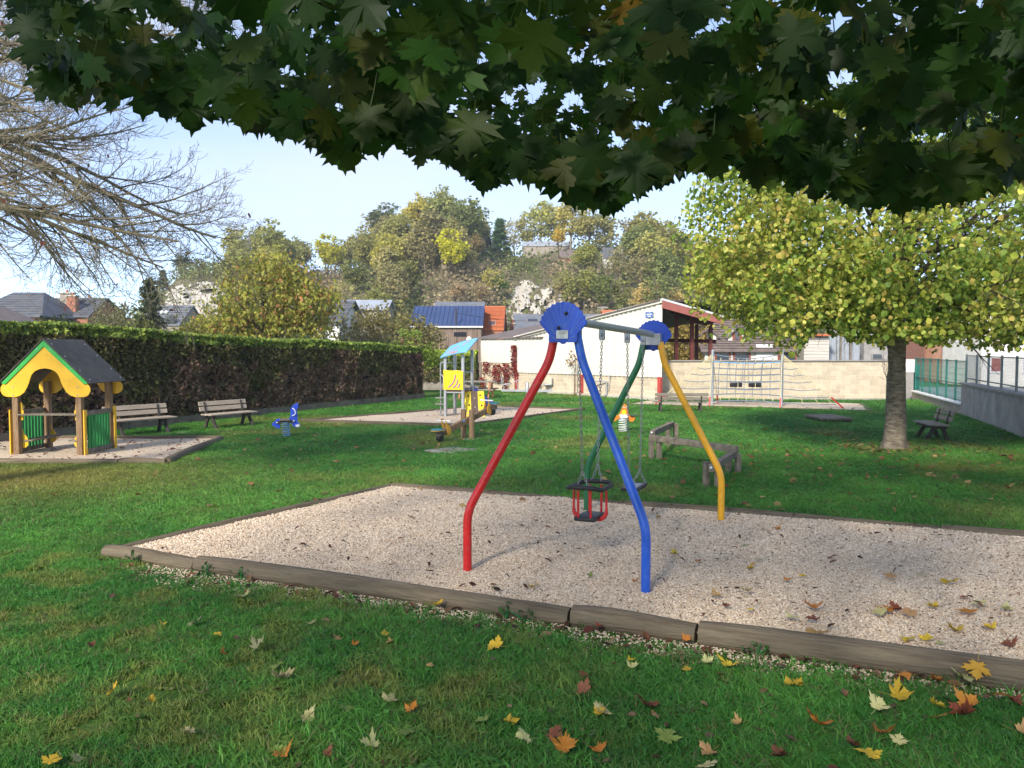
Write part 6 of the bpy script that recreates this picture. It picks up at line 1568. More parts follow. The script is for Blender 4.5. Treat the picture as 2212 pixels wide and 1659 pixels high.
HERO = [
 (352, 548, 600, 'conifer', (.04, .06, .03), 'dark conifer at the left end of the hill above the chalk', 1.5), (392, 545, 598, 'round', (.05, .075, .03), 'dark green round tree above the left chalk face', 1.1),
 (432, 556, 600, 'sparse', (.13, .12, .06), 'thin half bare tree on the hill end above the left chalk', 1), (590, 474, 625, 'round', (.20, .19, .075), 'broad dome shaped olive tree on the left shoulder of the hill', 1.0),
 (660, 520, 600, 'sparse', (.16, .14, .08), 'thin greyish tree between the broad dome tree and the yellow tree', 1), (703, 505, 612, 'round', (.30, .27, .04), 'bright yellow green round tree on the left slope', 1.05),
 (745, 492, 570, 'sparse', (.16, .14, .09), 'bare grey tree at the left rim of the main hill', 1), (803, 430, 540, 'sparse', (.22, .19, .09), 'pale bare topped tree at the top left of the hill', 1.1),
 (838, 420, 530, 'round', (.09, .10, .045), 'dark olive tree on the hilltop left of the yellow one', 1.1), (902, 418, 530, 'round', (.30, .25, .07), 'golden olive rounded tree on the hilltop', .95),
 (958, 405, 525, 'round', (.20, .20, .085), 'tallest pale olive domed tree on the hilltop', 1.0), (990, 440, 535, 'tall', (.22, .21, .09), 'pale olive tree on the right edge of the tallest dome', 1.1),
 (968, 494, 612, 'round', (.33, .30, .03), 'strong yellow green tree in the middle of the slope', 1.05), (800, 505, 610, 'round', (.19, .17, .06), 'dull olive tree in the middle of the left slope', 1.1),
 (845, 515, 620, 'tall', (.25, .23, .06), 'slender yellowish tree below the golden hilltop tree', 1.1), (880, 560, 650, 'round', (.15, .14, .05), 'low brownish olive tree below the slender tree', 1.2), (760, 560, 650, 'round', (.14, .14, .05), 'low olive tree under the bare grey rim tree', 1.2),
 (920, 520, 600, 'sparse', (.17, .14, .08), 'bare grey brown tree left of the strong yellow tree', 1.2), (1030, 505, 565, 'round', (.19, .14, .07), 'brown leaved tree left of the two conifers', 1.0),
 (1053, 468, 540, 'conifer', (.035, .055, .04), 'smaller bluish conifer of the pair on the hilltop', .9), (1080, 460, 552, 'conifer', (.055, .10, .035), 'larger green conifer right beside the bluish one', 1.35),
 (1112, 438, 530, 'sparse', (.25, .22, .11), 'pale bare topped tree right of the conifers', 1.2), (1140, 432, 530, 'tall', (.25, .23, .09), 'pale green tall tree above the hill barn, left end', 1.25), (1168, 424, 532, 'tall', (.29, .27, .10), 'highest pale yellow tree above the hill barn', 1.2),
 (1200, 432, 532, 'tall', (.27, .24, .09), 'pale olive tall tree above the right half of the hill barn', 1.25), (1232, 428, 540, 'tall', (.31, .26, .09), 'warm yellow tall tree at the right end of the hill barn', 1.25), (1270, 445, 550, 'round', (.23, .20, .08), 'olive crowned tree right of the warm yellow tall tree', 1.1),
 (1207, 488, 545, 'round', (.36, .25, .04), 'small orange yellow tree just behind the hill barn', .9), (1305, 455, 560, 'tall', (.22, .20, .09), 'thin olive tree above the small steep house', 1.2), (1345, 470, 580, 'sparse', (.20, .17, .10), 'bare twiggy tree on the rim right of the steep house', 1.2),
 (1395, 458, 590, 'round', (.22, .19, .075), 'broad olive brown tree on the right rim of the hill', 1.1), (1440, 478, 610, 'round', (.20, .18, .07), 'olive tree at the rim beside the lime crown', 1.1), (1265, 520, 605, 'round', (.21, .20, .06), 'bushy olive tree in front of the small steep house', 1.0),
 (1340, 530, 625, 'sparse', (.21, .18, .10), 'bare branching tree right of the small steep house', 1.4), (1385, 550, 650, 'sparse', (.19, .16, .09), 'large bare tree on the right slope', 1.4), (1078, 592, 650, 'round', (.07, .13, .03), 'bright green ivy clad tree left of the chalk scar', 1.0),
 (638, 512, 605, 'round', (.20, .185, .075), 'dull olive tree between the broad dome tree and the bright yellow tree', 1.15), (735, 500, 592, 'round', (.18, .17, .07), 'olive tree just right of the bright yellow tree on the left slope', 1.15), (775, 470, 572, 'round', (.21, .19, .08), 'leafy olive tree at the upper left rim of the main hill', 1.15), (860, 462, 570, 'round', (.22, .20, .08), 'olive tree below the dark hilltop tree', 1.2), (925, 475, 575, 'round', (.24, .21, .08), 'tan olive tree between golden and tallest hilltop trees', 1.2), (1005, 520, 600, 'round', (.20, .17, .075), 'brown olive tree right of the strong yellow tree', 1.1),
 (1040, 610, 662, 'round', (.27, .20, .14), 'pinkish brown bushy tree above the grey barn roof', 1.1), (985, 605, 662, 'round', (.29, .21, .15), 'pinkish tan bushy tree behind the blue barn roof', 1.2), (1225, 590, 665, 'round', (.20, .17, .09), 'brown leaved tree right of the chalk scar', 1.1), (1262, 585, 672, 'tall', (.20, .19, .06), 'olive tree in a row below the steep house', 1.3),
 (1300, 595, 680, 'tall', (.13, .14, .05), 'dark olive tree with pale pole trunk behind the shed', 1.3), (1345, 600, 685, 'tall', (.17, .16, .06), 'second dark olive tree behind the shed gable', 1.3), (1405, 605, 700, 'round', (.36, .27, .13), 'tan feathery tree right above the shed gable peak', 1.2), (1455, 620, 705, 'round', (.33, .25, .12), 'tan bushy tree behind the open bay of the shed', 1.2)]
for (u, vt, vb, kind, col, lab, wide) in HERO:
    b_ = hill_hit(u, vb); h = (vb - vt) / FPX * b_.y * 1.03; plant(kind, b_, h, col, lab, 'single trees on the wooded hill', wide * (1.0 if kind != 'round' else 1.05))
rr = random.Random(5); fill = 0
PAL = [('olive', (.19, .18, .07)), ('yellowish', (.24, .215, .08)), ('dark olive', (.14, .15, .06)), ('pale tan', (.26, .22, .11)), ('brownish', (.19, .16, .085)), ('golden', (.28, .24, .07))]
LAND = [(352, 575, 'dark conifer at the left end'), (590, 540, 'broad dome tree'), (703, 555, 'bright yellow green tree'), (745, 525, 'bare grey rim tree'), (803, 480, 'pale bare topped tree'), (902, 470, 'golden hilltop tree'), (958, 460, 'tallest domed tree'), (968, 550, 'strong yellow tree'), (1066, 510, 'two hilltop conifers'), (1180, 530, 'hill barn'), (1084, 550, 'hill hut'), (1225, 555, 'low hill house'), (1315, 555, 'small steep house'), (1395, 520, 'broad right rim tree'), (1120, 630, 'white chalk scar'), (410, 630, 'left chalk face'), (1078, 620, 'bright ivy clad tree'), (1010, 635, 'pinkish brown trees'), (1405, 650, 'tan feathery tree'), (1210, 690, 'slate roof with one skylight'), (970, 680, 'blue barn roof'), (700, 670, 'white house'), (1440, 560, 'lime crown'), (800, 690, 'yellow bush'), (560, 620, 'big drooping tree')]
KEEP = [(1040, 1108, 462, 560), (1125, 1240, 522, 568), (1300, 1332, 535, 582), (925, 1010, 490, 612), (1085, 1225, 600, 690), (950, 1075, 605, 668), (640, 770, 505, 600), (345, 480, 600, 690)]
KW = {'round': 'round', 'tall': 'slender', 'sparse': 'half bare'}; seen_l = set()
tries = 0
while fill < 110 and tries < 4000:
    tries += 1
    x = rr.uniform(-66, 90); y = rr.uniform(92, 150); z = float(hill_z(x, y)); u, v = proj((x, y, z))
    if not (330 < u < 1700): continue
    if 1050 < u < 1345 and 520 < v < 590: continue
    if 1080 < u < 1215 and v > 600: continue
    if u < 500 and (y > 128 or v > 600): continue
    kind = rr.choice(['round', 'round', 'tall', 'sparse']); h = rr.uniform(6, 9.5) * (.8 if y > 135 else 1)
    if 1050 < u < 1345 and 500 < v < 680: h *= .55
    pw = h * .36 / y * FPX; pt = v - h / y * FPX
    if any(u + pw > b0_ and u - pw < b1_ and v > c1_ - 3 and pt < c1_ - 8 for b0_, b1_, c0_, c1_ in KEEP): continue
    cn, cc = rr.choice(PAL); vm = v - h * .55 / y * FPX; lab = None
    for lu, lv, nm in sorted(LAND, key=lambda q: (q[0] - u) ** 2 + 1.6 * (q[1] - vm) ** 2)[:6]:
        du, dv = u - lu, vm - lv; far = 'close ' if abs(du) + abs(dv) < 45 else ('some way ' if abs(du) + abs(dv) > 110 else '')
        rel = ('below' if dv > 0 else 'above') if abs(dv) > abs(du) else ('left of' if du < 0 else 'right of')
        q = f"{'small ' if h < 5 else ''}{cn} {KW[kind]} hillside tree {far}{rel} the {nm}"
        if q not in seen_l: lab = q; break
    if not lab: continue
    seen_l.add(lab); plant(kind, (x, y, z), h, cc, lab, 'trees filling the wooded hillside', rr.uniform(1.0, 1.35)); fill += 1
# buildings on the hill
def hillhouse(name, label, u0, u1, vt, ve, vb, wall, roof, hip=0, wins=(), ridge_d=4.0):
    p = hill_hit((u0 + u1) / 2, vb); Y = p.y; x0, x1 = at(u0, vb, Y).x, at(u1, vb, Y).x
    h = house(name, label, 'house', ((x0 + x1) / 2, Y + ridge_d / 2), x1 - x0, ridge_d, 0, zz(ve, Y), zz(vt, Y + ridge_d / 2), wall, roof, z0=p.z - 3, over=.15, hip=hip,
              windows=[(a_ - (x0 + x1) / 2 + 0, zz(v_, Y), w_, h_, fm, G) for (a_, v_, w_, h_, fm) in [(at(uu, v_, Y).x, v_, w_, h_, fm) for (uu, v_, w_, h_, fm) in wins]])
    return h
hillhouse('hill_barn', 'long barn with pale metal roof among the trees on the hill', 1131, 1232, 523, 531, 545, MT['wall_old'], MT['zinc'], wins=((1226, 527, .1, .1, MT['dark']),))
hillhouse('hill_house', 'low grey roofed house below the right end of the hill barn', 1211, 1240, 541, 557, 566, MT['shutter'], MT['brown_tile'], wins=((1238, 561, .6, .8, Wm),))
hillhouse('hill_hut', 'small hut with brown roof on the lawn terrace of the hill', 1066, 1102, 541, 548, 556, MT['wall_white'], MT['brown_tile'], wins=((1074, 553, .5, .6, MT['cast']), (1084, 553, .5, .6, MT['cast']), (1094, 553, .5, .6, MT['cast'])))
hillhouse('hill_house', 'small steep roofed white house half hidden on the right slope', 1305, 1326, 536, 556, 580, MT['wall_white'], MT['slate'], wins=((1320, 562, .4, .6, MT['cast']),), ridge_d=3)

# ------------------------------------------------------------------ trees and shrubs just behind the hedge
def shrub(name, label, cat, base, blobs, ncl, per, spread, size, cols, seed, mat='leaf', trunk=None, droop=.3, elong=1.2, gap=.36, inner=.35, limbs=0, up=.5, twig='bark_dark', group=None):
    t = thing(name, label, cat, base, 0, group); rng = np.random.default_rng(seed); rr = random.Random(seed)
    mb = MB(); H = max(b_[0][2] for b_ in blobs)
    r0 = trunk or .1
    if limbs:
        for i in range(limbs):
            a = 6.283 * i / limbs + rr.uniform(-.3, .3); tilt = rr.uniform(.15, .75)
            grow(mb, Vector((.1 * math.cos(a), .1 * math.sin(a), 0)), Vector((math.cos(a) * tilt, math.sin(a) * tilt, 1)), H * rr.uniform(.9, 1.25), r0 * .55, 0, rr, [(8, .1, .1, 7, 38, .45, .06), (6, 0, .3, 5, 38, .45, .08), (4, 0, .3, 0, 0, 0, .1)])
    else:
        grow(mb, Vector((0, 0, -.1)), Vector((.02, .02, 1)), H * 1.05, r0, 0, rr, [(8, -.1, .1, 12, 50, .45, .04), (6, -.1, .2, 5, 42, .45, .07), (4, 0, .3, 0, 0, 0, .1)])
    mb.build('trunk' if not limbs else 'branches', MT[twig], t, smooth=False)
    if ncl:
        p = crown_points(blobs, ncl, per, spread, rng, inner, .7, gap, seed)
        p = p[p[:, 2] > .1]
        leaves_np('crown', p, size, cols, MT[mat], t, up=up, seed=seed, droop=droop, elong=elong)
    return t
Y = 40; b0 = at(565, 740, Y)
shrub('cherry_tree', 'big yellow green tree with drooping leaves behind the hedge', 'tree', (b0.x, Y, 0),
      [((.3, 0, 4.5), (2.4, 2.3, 1.9)), ((-1.9, 0, 3.3), (1.9, 1.8, 1.5)), ((2.0, 0, 4.1), (1.9, 1.8, 1.6)), ((3.1, 0, 4.4), (1.0, 1.1, .9)), ((.7, 0, 6.2), (1.2, 1.3, 1.0)), ((-.6, 0, 5.5), (1.1, 1.2, 1.0)), ((1.9, 0, 5.6), (.9, 1.0, .8)), ((.0, -.4, 2.9), (3.2, 2, 1.0)), ((-2.9, 0, 2.5), (1.2, 1.2, .9)), ((2.6, 0, 2.8), (1.4, 1.3, 1.0))], 1150, 11, .24, .19,
      [(.36, .34, .05), (.28, .29, .045), (.42, .38, .07), (.19, .23, .04), (.33, .30, .06), (.30, .31, .05), (.40, .36, .07), (.36, .34, .05), (.40, .20, .07)], 41, droop=1.1, elong=1.7, trunk=.2, inner=.5, gap=.30)
Y = 44; b0 = at(690, 740, Y)
shrub('bare_shrub', 'pale bare many stemmed shrub in front of the white house', 'shrub', (b0.x, Y, 0), [((0, 0, 3.0), (1.6, 1.2, 1.3))], 40, 4, .2, .14, [(.30, .25, .10)], 51, trunk=.09, limbs=9, twig='twig')
shrub('bare_shrub', 'pale bare shrub with arching stems behind the hedge, left of the yellow bushes', 'shrub', (at(770, 740, 43).x, 43, 0), [((0, 0, 3.0), (1.4, 1.2, 1.3))], 120, 5, .22, .14, [(.30, .25, .10), (.24, .2, .08)], 52, trunk=.09, limbs=9, twig='twig')
Y = 45; b0 = at(860, 740, Y)
shrub('yellow_bush', 'wide yellow tan bush behind the hedge left of the barn', 'bush', (b0.x, Y, 0), [((0, 0, 2.9), (1.9, 1.5, 1.5)), ((-1.2, 0, 3.6), (1.3, 1.2, 1.0)), ((1.3, 0, 2.5), (1.3, 1.2, 1.2)), ((-1.9, 0, 2.6), (1.3, 1.2, 1.2)), ((2.0, 0, 2.2), (.9, .9, .8))], 560, 9, .2, .155,
      [(.31, .26, .09), (.26, .24, .07), (.36, .30, .12), (.20, .19, .06)], 53, trunk=.08, limbs=9, twig='twig', gap=.36)
Y = 50; b0 = at(325, 700, Y)
def pine():
    t = thing('pine_tree', 'ragged dark green conifer standing left of the slate house with dormers', 'tree', (b0.x, Y, 0)); rng = np.random.default_rng(8)
    H = zz(606, Y); MB().tube([(0, 0, 0), (.05, 0, H * .6), (0, 0, H)], [.16, .11, .02], 8).build('trunk', MT['bark_dark'], t)
    c = []
    for i in range(75):
        h = 1.2 + (H - 1.3) * rng.random() ** .9; a = rng.random() * 6.283; L = (H + .5 - h) * .28 * rng.uniform(.6, 1.15)
        for f in np.linspace(.25, 1, 7): c.append((L * f * math.cos(a), L * f * math.sin(a), h - .10 * L * f + .2 * f * f))
    c = np.array(c); p = np.repeat(c, 8, 0) + rng.normal(size=(len(c) * 8, 3)) * np.array([.16, .16, .07])
    leaves_np('crown', p, .21, [(.065, .085, .03), (.10, .115, .04), (.045, .06, .025), (.13, .14, .05)], MT['leaf'], t, up=1.0, elong=2.2)
pine()
Y = 52; b0 = at(245, 700, Y)
shrub('birch_tree', 'loose pale green weeping birch left of the dark conifer', 'tree', (b0.x, Y, 0), [((0, 0, 3.6), (1.4, 1.2, 1.5)), ((.7, 0, 4.1), (.9, .9, 1.1)), ((-.9, 0, 2.9), (.9, .9, 1.3)), ((-.9, 0, 4.7), (.35, .35, .8))], 330, 9, .17, .15, [(.24, .23, .10), (.20, .20, .08), (.28, .26, .12)], 55, droop=1.3, elong=1.8, trunk=.1, gap=.40, inner=.2, twig='twig')
Y = 36; b0 = at(115, 700, Y)
shrub('evergreen_bush', 'dark green bush poking above the hedge at the left', 'bush', (b0.x, Y, 0), [((0, 0, 2.9), (.95, .9, .85)), ((.7, 0, 2.6), (.6, .6, .6)), ((-.6, 0, 2.6), (.6, .6, .5))], 250, 9, .13, .12, [(.055, .085, .03), (.08, .11, .04), (.04, .06, .025)], 56, trunk=.08)
for uu, vv, lab, cc, sd in ((195, 697, 'low yellowish bush above the hedge, left of the birch', (.20, .19, .05), 57), (300, 702, 'low olive bush above the hedge under the dark conifer', (.17, .18, .05), 58), (410, 708, 'low yellow green bush above the hedge left of the big tree', (.24, .23, .05), 59), (890, 745, 'bright green bush above the hedge end before the barn', (.16, .22, .03), 60), (820, 742, 'low green bush on the hedge top under the yellow bush', (.09, .14, .03), 62), (655, 735, 'small dark green bush between hedge and white house', (.06, .09, .03), 63)):
    Yb = 37; p = at(uu, vv, Yb)
    shrub('garden_bush', lab, 'bush', (p.x, Yb, 0), [((0, 0, p.z - .45), (1.1, .8, .6)), ((.8, 0, p.z - .75), (.8, .7, .5)), ((-.8, 0, p.z - .7), (.8, .7, .5))], 220, 8, .14, .12, [cc, tuple(q * 1.25 for q in cc), tuple(q * .75 for q in cc)], sd, trunk=.06, limbs=3)
p = at(1478, 740, 46)
shrub('golden_shrub', 'golden yellow tree seen through the open bay of the shed', 'shrub', (p.x, 46, 0), [((0, 0, 2.4), (1.5, 1.2, 1.6)), ((.2, 0, 1.2), (1.7, 1.2, 1.2)), ((0, 0, 3.6), (1.2, 1.1, 1.0))], 520, 9, .2, .16, [(.42, .33, .08), (.36, .27, .07), (.48, .38, .13)], 61, trunk=.1)
# saplings
b0 = at(1240, 857, 35.2); b0.z = 0
t = thing('sapling', 'thin staked young tree with few tan leaves before the shed wall', 'tree', b0)
MB().tube([(0, 0, 0), (.02, 0, .9), (.06, 0, 1.75)], [.022, .018, .008], 6).build('trunk', MT['bark_dark'], t); MB().tube([(.05, .04, 0), (.09, .04, 1.45)], .016, 5).build('stake', MT['wood_post'], t)
leaves_np('crown', np.random.default_rng(4).normal(size=(60, 3)) * np.array([.17, .15, .16]) + np.array([-.1, 0, 1.62]), .09, [(.32, .2, .08), (.25, .14, .07)], MT['leaf'], t, droop=.6)
b0 = gp(1914, 898)
t = thing('sapling', 'leafless forked sapling just left of the lime trunk', 'tree', b0); mb = MB(); rs_ = random.Random(3)
mb.tube([(0, 0, 0), (.01, 0, 1.15)], [.03, .026], 7); 
for dx, dy in ((-.22, 0), (.03, .1), (.12, -.05), (-.1, .1)): mb.tube([(.01, 0, 1.0 + abs(dx)), (.01 + dx * .5, dy * .5, 1.4), (.01 + dx * .9, dy, 1.95)], [.014, .009, .004], 5)
for i in range(14): a = rs_.uniform(-.8, .3); z = rs_.uniform(1.1, 1.8); mb.tube([(.01 - .1 * (z - 1), 0, z), (a * .4, rs_.uniform(-.1, .1), z + .12)], [.005, .003], 4)
mb.build('trunk', MT['bark'], t)

# ------------------------------------------------------------------ lime tree
def lime():
    O = gp(1932, 972); rng = np.random.default_rng(17); rr = random.Random(17)
    t = thing('lime_tree', 'lime tree with stout ringed trunk and bright yellow green crown', 'tree', O)
    n = 26; vs = []; fs = []; m_ = 30
    for j in range(m_ + 1):
        z = -.08 + 3.6 * j / m_; base = .205 + .10 * math.exp(-max(z, 0) / .16) + .012 * math.sin(z * 3) - .012 * z
        for i in range(n):
            a = 2 * math.pi * i / n; fl = .05 * math.exp(-max(z, 0) / .14) * math.cos(a * 5 + 1)
            r = base + fl + .014 * (float(fbm(a * 3.2, z * 7, 3)) - .5) * 2
            vs.append((r * math.cos(a) + .015 * math.sin(z * 1.3), r * math.sin(a), z))
    for j in range(m_):
        for i in range(n): fs.append((j * n + i, j * n + (i + 1) % n, (j + 1) * n + (i + 1) % n, (j + 1) * n + i))
    MB().add(vs, fs).build('trunk', MT['bark'], t, ang=80)
    spec = [(9, .10, .0, 11, 42, .42, .05), (7, .2, .0, 6, 42, .42, .07), (4, .2, .0, 0, 0, 0, .1)]
    tips = []
    for i in range(17):
        a = i * 2.4 + rr.uniform(-.2, .2); z0 = 2.35 + 1.9 * (i / 17); el = .22 + .9 * (i / 17) ** 1.3
        m2 = MB(); grow(m2, Vector((.1 * math.cos(a), .1 * math.sin(a), z0)), Vector((math.cos(a), math.sin(a), el)), 3.7 * (1 - .2 * i / 17), .075, 0, rr, spec, tips); m2.build('limb', MT['bark_dark'], t, smooth=False)
    m2 = MB(); grow(m2, Vector((0, 0, 3.4)), Vector((.02, 0, 1)), 4.6, .16, 0, rr, spec, tips); m2.build('limb', MT['bark_dark'], t, smooth=False)
    # leaf sprays: outer shell thick and light, inner thin; bottom edge scalloped
    blobs = [((0, 0, 4.6), (4.5, 4.5, 2.6)), ((-2.6, -.6, 3.6), (2.0, 2.0, 1.35)), ((2.4, -1.2, 3.3), (2.3, 2.2, 1.2)), ((0, -2.8, 3.9), (2.4, 1.8, 1.5)), ((-1.0, -2.0, 3.2), (1.9, 1.6, .95)), ((-3.3, .2, 4.9), (1.5, 1.6, 1.6)), ((-1.6, -1.4, 6.0), (2.4, 2.2, 1.5)), ((3.4, -.3, 4.2), (1.6, 1.7, 1.6)), ((.8, -1, 6.6), (2.6, 2.4, 1.6)), ((-2.3, 1.6, 3.5), (1.8, 1.8, 1.2)), ((1.2, 2.2, 3.6), (2, 1.9, 1.3)), ((-2.7, -1.2, 2.9), (1.7, 1.6, .8)), ((-1.3, -2.2, 2.75), (1.5, 1.3, .75)), ((-3.4, -.2, 3.4), (1.3, 1.3, 1.0)), ((2.6, -2.0, 2.75), (1.8, 1.6, .8)), ((.7, -2.6, 3.0), (1.4, 1.2, .7)), ((-3.9, -.3, 2.95), (.9, 1.2, .75)), ((-3.3, -.6, 2.5), (1.0, 1.2, .6)), ((3.0, -1.6, 2.6), (1.7, 1.5, .8)), ((1.5, -1.6, 2.7), (1.3, 1.3, .7)), ((-2.4, -1.6, 2.35), (1.3, 1.2, .5)), ((4.2, -.6, 3.0), (1.5, 1.5, 1.0))]
    p = crown_points(blobs, 7000, 12, .18, rng, .50, .75, .485, 9)
    u, v, d = proj_np(p + np.array(O))
    lowb = np.interp(u, [1400, 1440, 1484, 1501, 1536, 1584, 1602, 1661, 1726, 1740, 1780, 1860, 1909, 1960, 1988, 2036, 2077, 2115, 2145, 2172, 2202, 2300], [560, 590, 675, 696, 734, 740, 764, 771, 774, 752, 726, 742, 754, 742, 748, 766, 775, 766, 775, 764, 788, 785]) + 6 * np.sin(u * .11) - 2 - 46 * np.clip(fbm(u * .018, d * .6, 14, 3) - .45, 0, 1) / .3
    leftb = np.interp(v, [380, 450, 520, 600, 660, 700], [1520, 1470, 1432, 1452, 1480, 1530])
    ok = ((v < lowb) | (d > O.y + 1.5) & (v < lowb - 10)) & (u > leftb - 6 + 20 * (fbm(v * .03, v * 0, 3) - .5)) & (p[:, 2] > 1.9)
    p = p[ok]
    ctr = np.array([0, 0, 4.4]); out = np.linalg.norm((p - ctr) / np.array([4.7, 4.7, 3.0]), axis=1)
    g = fbm(p[:, 0] * .8 + 4, p[:, 2] * .9 + p[:, 1] * .4, 31) + .12 * rng.normal(size=len(p))
    grn = g > .56
    for m3, cols in ((~grn, [(.55, .53, .10), (.47, .50, .10), (.39, .45, .08), (.60, .57, .16), (.33, .40, .08), (.50, .51, .09), (.60, .47, .12)]), (grn, [(.20, .30, .05), (.15, .24, .04), (.28, .36, .06), (.36, .42, .06)])):
        leaves_np('foliage', p[m3], .096, cols, MT['leaf'], t, up=.35, droop=.55, elong=1.12, seed=int(m3.sum()) % 50, jitter=.22)
lime()

# ------------------------------------------------------------------ maple over the camera
ML = [(0, 0), (.12, -.07), (.34, -.17), (.31, -.04), (.50, -.03), (.42, .08), (.35, .14), (.52, .19), (.78, .22), (.66, .32), (.90, .55), (.64, .53), (.60, .68), (.47, .565), (.27, .475), (.29, .62), (.45, .76), (.27, .80), (.24, .93), (.08, .95), (0, 1.18)]
MO = [(x, y) for x, y in ML] + [(-x, y) for x, y in reversed(ML[1:-1])]
def maple_shape(fold, curl, twist, sd, stalk=True, rough=0.0):
    rr = random.Random(sd)
    pts = [(0, .34)] + [(x * rr.uniform(.92, 1.08), y * rr.uniform(.95, 1.05)) for x, y in MO]
    V = []
    for x, y in pts:
        r2 = x * x + (y - .34) ** 2
        z = fold * abs(x) + curl * r2 + twist * x * (y - .3) + rough * (rr.random() - .5)
        V.append((x, y, z))
    n = len(MO); F = [(0, 1 + i, 1 + (i + 1) % n) for i in range(n)]
    if stalk:
        b = len(V); w = .016
        V += [(-w, 0, 0), (w, 0, 0), (w * .8, -.42, .05), (-w * .8, -.42, .05), (w * .7, -.85, .16), (-w * .7, -.85, .16)]
        F += [(b, b + 1, b + 2), (b, b + 2, b + 3), (b + 3, b + 2, b + 4), (b + 3, b + 4, b + 5)]
    return np.array(V), np.array(F)
CAN_U = [-60, 30, 55, 70, 100, 140, 200, 240, 270, 320, 380, 420, 450, 500, 545, 600, 650, 690, 735, 775, 815, 850, 890, 930, 980, 1035, 1080, 1130, 1170, 1215, 1260, 1305, 1345, 1390, 1440, 1500, 1545, 1580, 1620, 1680, 1720, 1800, 1860, 1930, 2000, 2080, 2150, 2212, 2300]
CAN_V = [-40, -10, 120, 190, 215, 238, 232, 242, 215, 268, 288, 292, 262, 268, 288, 298, 312, 350, 386, 378, 330, 335, 338, 374, 362, 414, 402, 398, 402, 440, 452, 466, 446, 420, 402, 384, 412, 388, 400, 408, 418, 436, 452, 462, 452, 442, 425, 395, 390]
def maple():
    O = Vector((-.7, -2.9, 0)); rng = np.random.default_rng(23); rr = random.Random(23)
    t = thing('maple_tree', 'dark leafed maple whose low canopy hangs over the top of the view', 'tree', O)
    MB().tube([(0, 0, -.1), (0, 0, .3), (.02, 0, 1.5), (.05, .1, 3.2), (.1, .2, 6)], [.42, .32, .28, .25, .16], 14).build('trunk', MT['bark_dark'], t)
    spec = [(9, .12, .0, 9, 40, .4, .04), (6, .2, .0, 5, 40, .42, .07), (4, .3, .0, 0, 0, 0, .1)]
    for d, z, Ln in (((.55, 1, .28), 2.9, 8.0), ((-.35, 1, .30), 3.0, 8.0), ((.05, 1, .36), 3.1, 8.5), ((.85, .75, .3), 3.2, 8.5), ((-1, .4, .4), 3.3, 6.5), ((1, -.2, .4), 3.5, 6), ((-.5, -.8, .5), 3.4, 5.5), ((.4, -.9, .5), 3.8, 5.5), ((.1, .2, 1), 5, 5)):
        m2 = MB(); grow(m2, Vector((.03, .08, z)), Vector(d), Ln, .09, 0, rr, spec); m2.build('limb', MT['bark_dark'], t, smooth=False)
    shapes = [maple_shape(f, c, tw, i) for i, (f, c, tw) in enumerate(((.12, -.18, .1), (-.1, -.12, -.2), (.2, .1, .15), (.05, -.3, .0), (-.15, .12, .25), (.1, -.05, -.3)))]
    # leaves in view: a low hanging layer some 2-7 m ahead
    n = 30000
    Yd = 2.35 + 5.8 * rng.random(n) ** 1.15; X = (rng.random(n) - .5) * 2 * (Yd * .70 + .8)
    zlow = 2.55 + .16 * Yd + .35 * (fbm(X * .6, Yd * .6, 5) - .5)
    Z = zlow + 2.6 * rng.random(n) ** 1.2
    Pn = np.stack([X, Yd, Z], 1); u, v, d = proj_np(Pn)
    sz = rng.uniform(.095, .15, n)
    # the lowest tip of a leaf: about 0.9 of its size under its middle
    vt = v + FPX / d * sz * .62
    gapn = fbm(u * .020, v * .024, 51, 3)
    gapn = fbm(X * 2.3 + 9, Z * 2.6 + Yd * .25, 51, 3)
    keep = (gapn > .40) & (vt < np.interp(u, CAN_U, CAN_V) - 32 + 14 * np.sin(u * .05) + 10 * np.sin(u * .13)) & (v > -330) & (u > -260) & (u < 2480)
    Pn, u, v, d, sz = Pn[keep], u[keep], v[keep], d[keep], sz[keep]
    m_ = 2800; order = rng.permutation(len(Pn))[:m_]
    Pn, u, v, d, sz = Pn[order], u[order], v[order], d[order], sz[order]
    # make sure the hanging edge is closed with leaves
    nE = 250; ue = np.linspace(30, 2230, nE) + rng.uniform(-9, 9, nE); ve = np.interp(ue, CAN_U, CAN_V) + 10 - rng.random(nE) ** 1.3 * 85; de = rng.uniform(3.3, 4.9, nE); se = rng.uniform(.125, .175, nE)
    pe = np.array([tuple(at(a, b_ - FPX / c * s_ * .62, c)) for a, b_, c, s_ in zip(ue, ve, de, se)])
    Pn = np.concatenate([Pn, pe]); sz = np.concatenate([sz, se]); u, v, d = proj_np(Pn)
    n = len(Pn)
    # hang: tip down, blade turned loosely toward the open side
    tip = np.stack([rng.normal(size=n) * .38, rng.normal(size=n) * .38 + .12, -np.ones(n)], 1); tip /= np.linalg.norm(tip, axis=1, keepdims=True)
    isE = np.arange(n) >= n - nE; tip[isE] = np.array([0, 0, -1.0]) + rng.normal(size=(nE, 3)) * .2; tip /= np.linalg.norm(tip, axis=1, keepdims=True)
    nr = np.stack([rng.normal(size=n) * np.where(isE, .35, .55), -np.ones(n) * np.sign(rng.random(n) - .08), rng.normal(size=n) * .35 + .1], 1); nr -= tip * (nr * tip).sum(1, keepdims=True); nr /= np.linalg.norm(nr, axis=1, keepdims=True)
    sx = np.cross(tip, nr)
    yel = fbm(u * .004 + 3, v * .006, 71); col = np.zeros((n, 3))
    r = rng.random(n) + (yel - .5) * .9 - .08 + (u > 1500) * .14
    base = [np.array(c) for c in ((.017, .052, .005), (.022, .062, .006), (.036, .068, .006), (.062, .076, .006), (.18, .11, .008))]
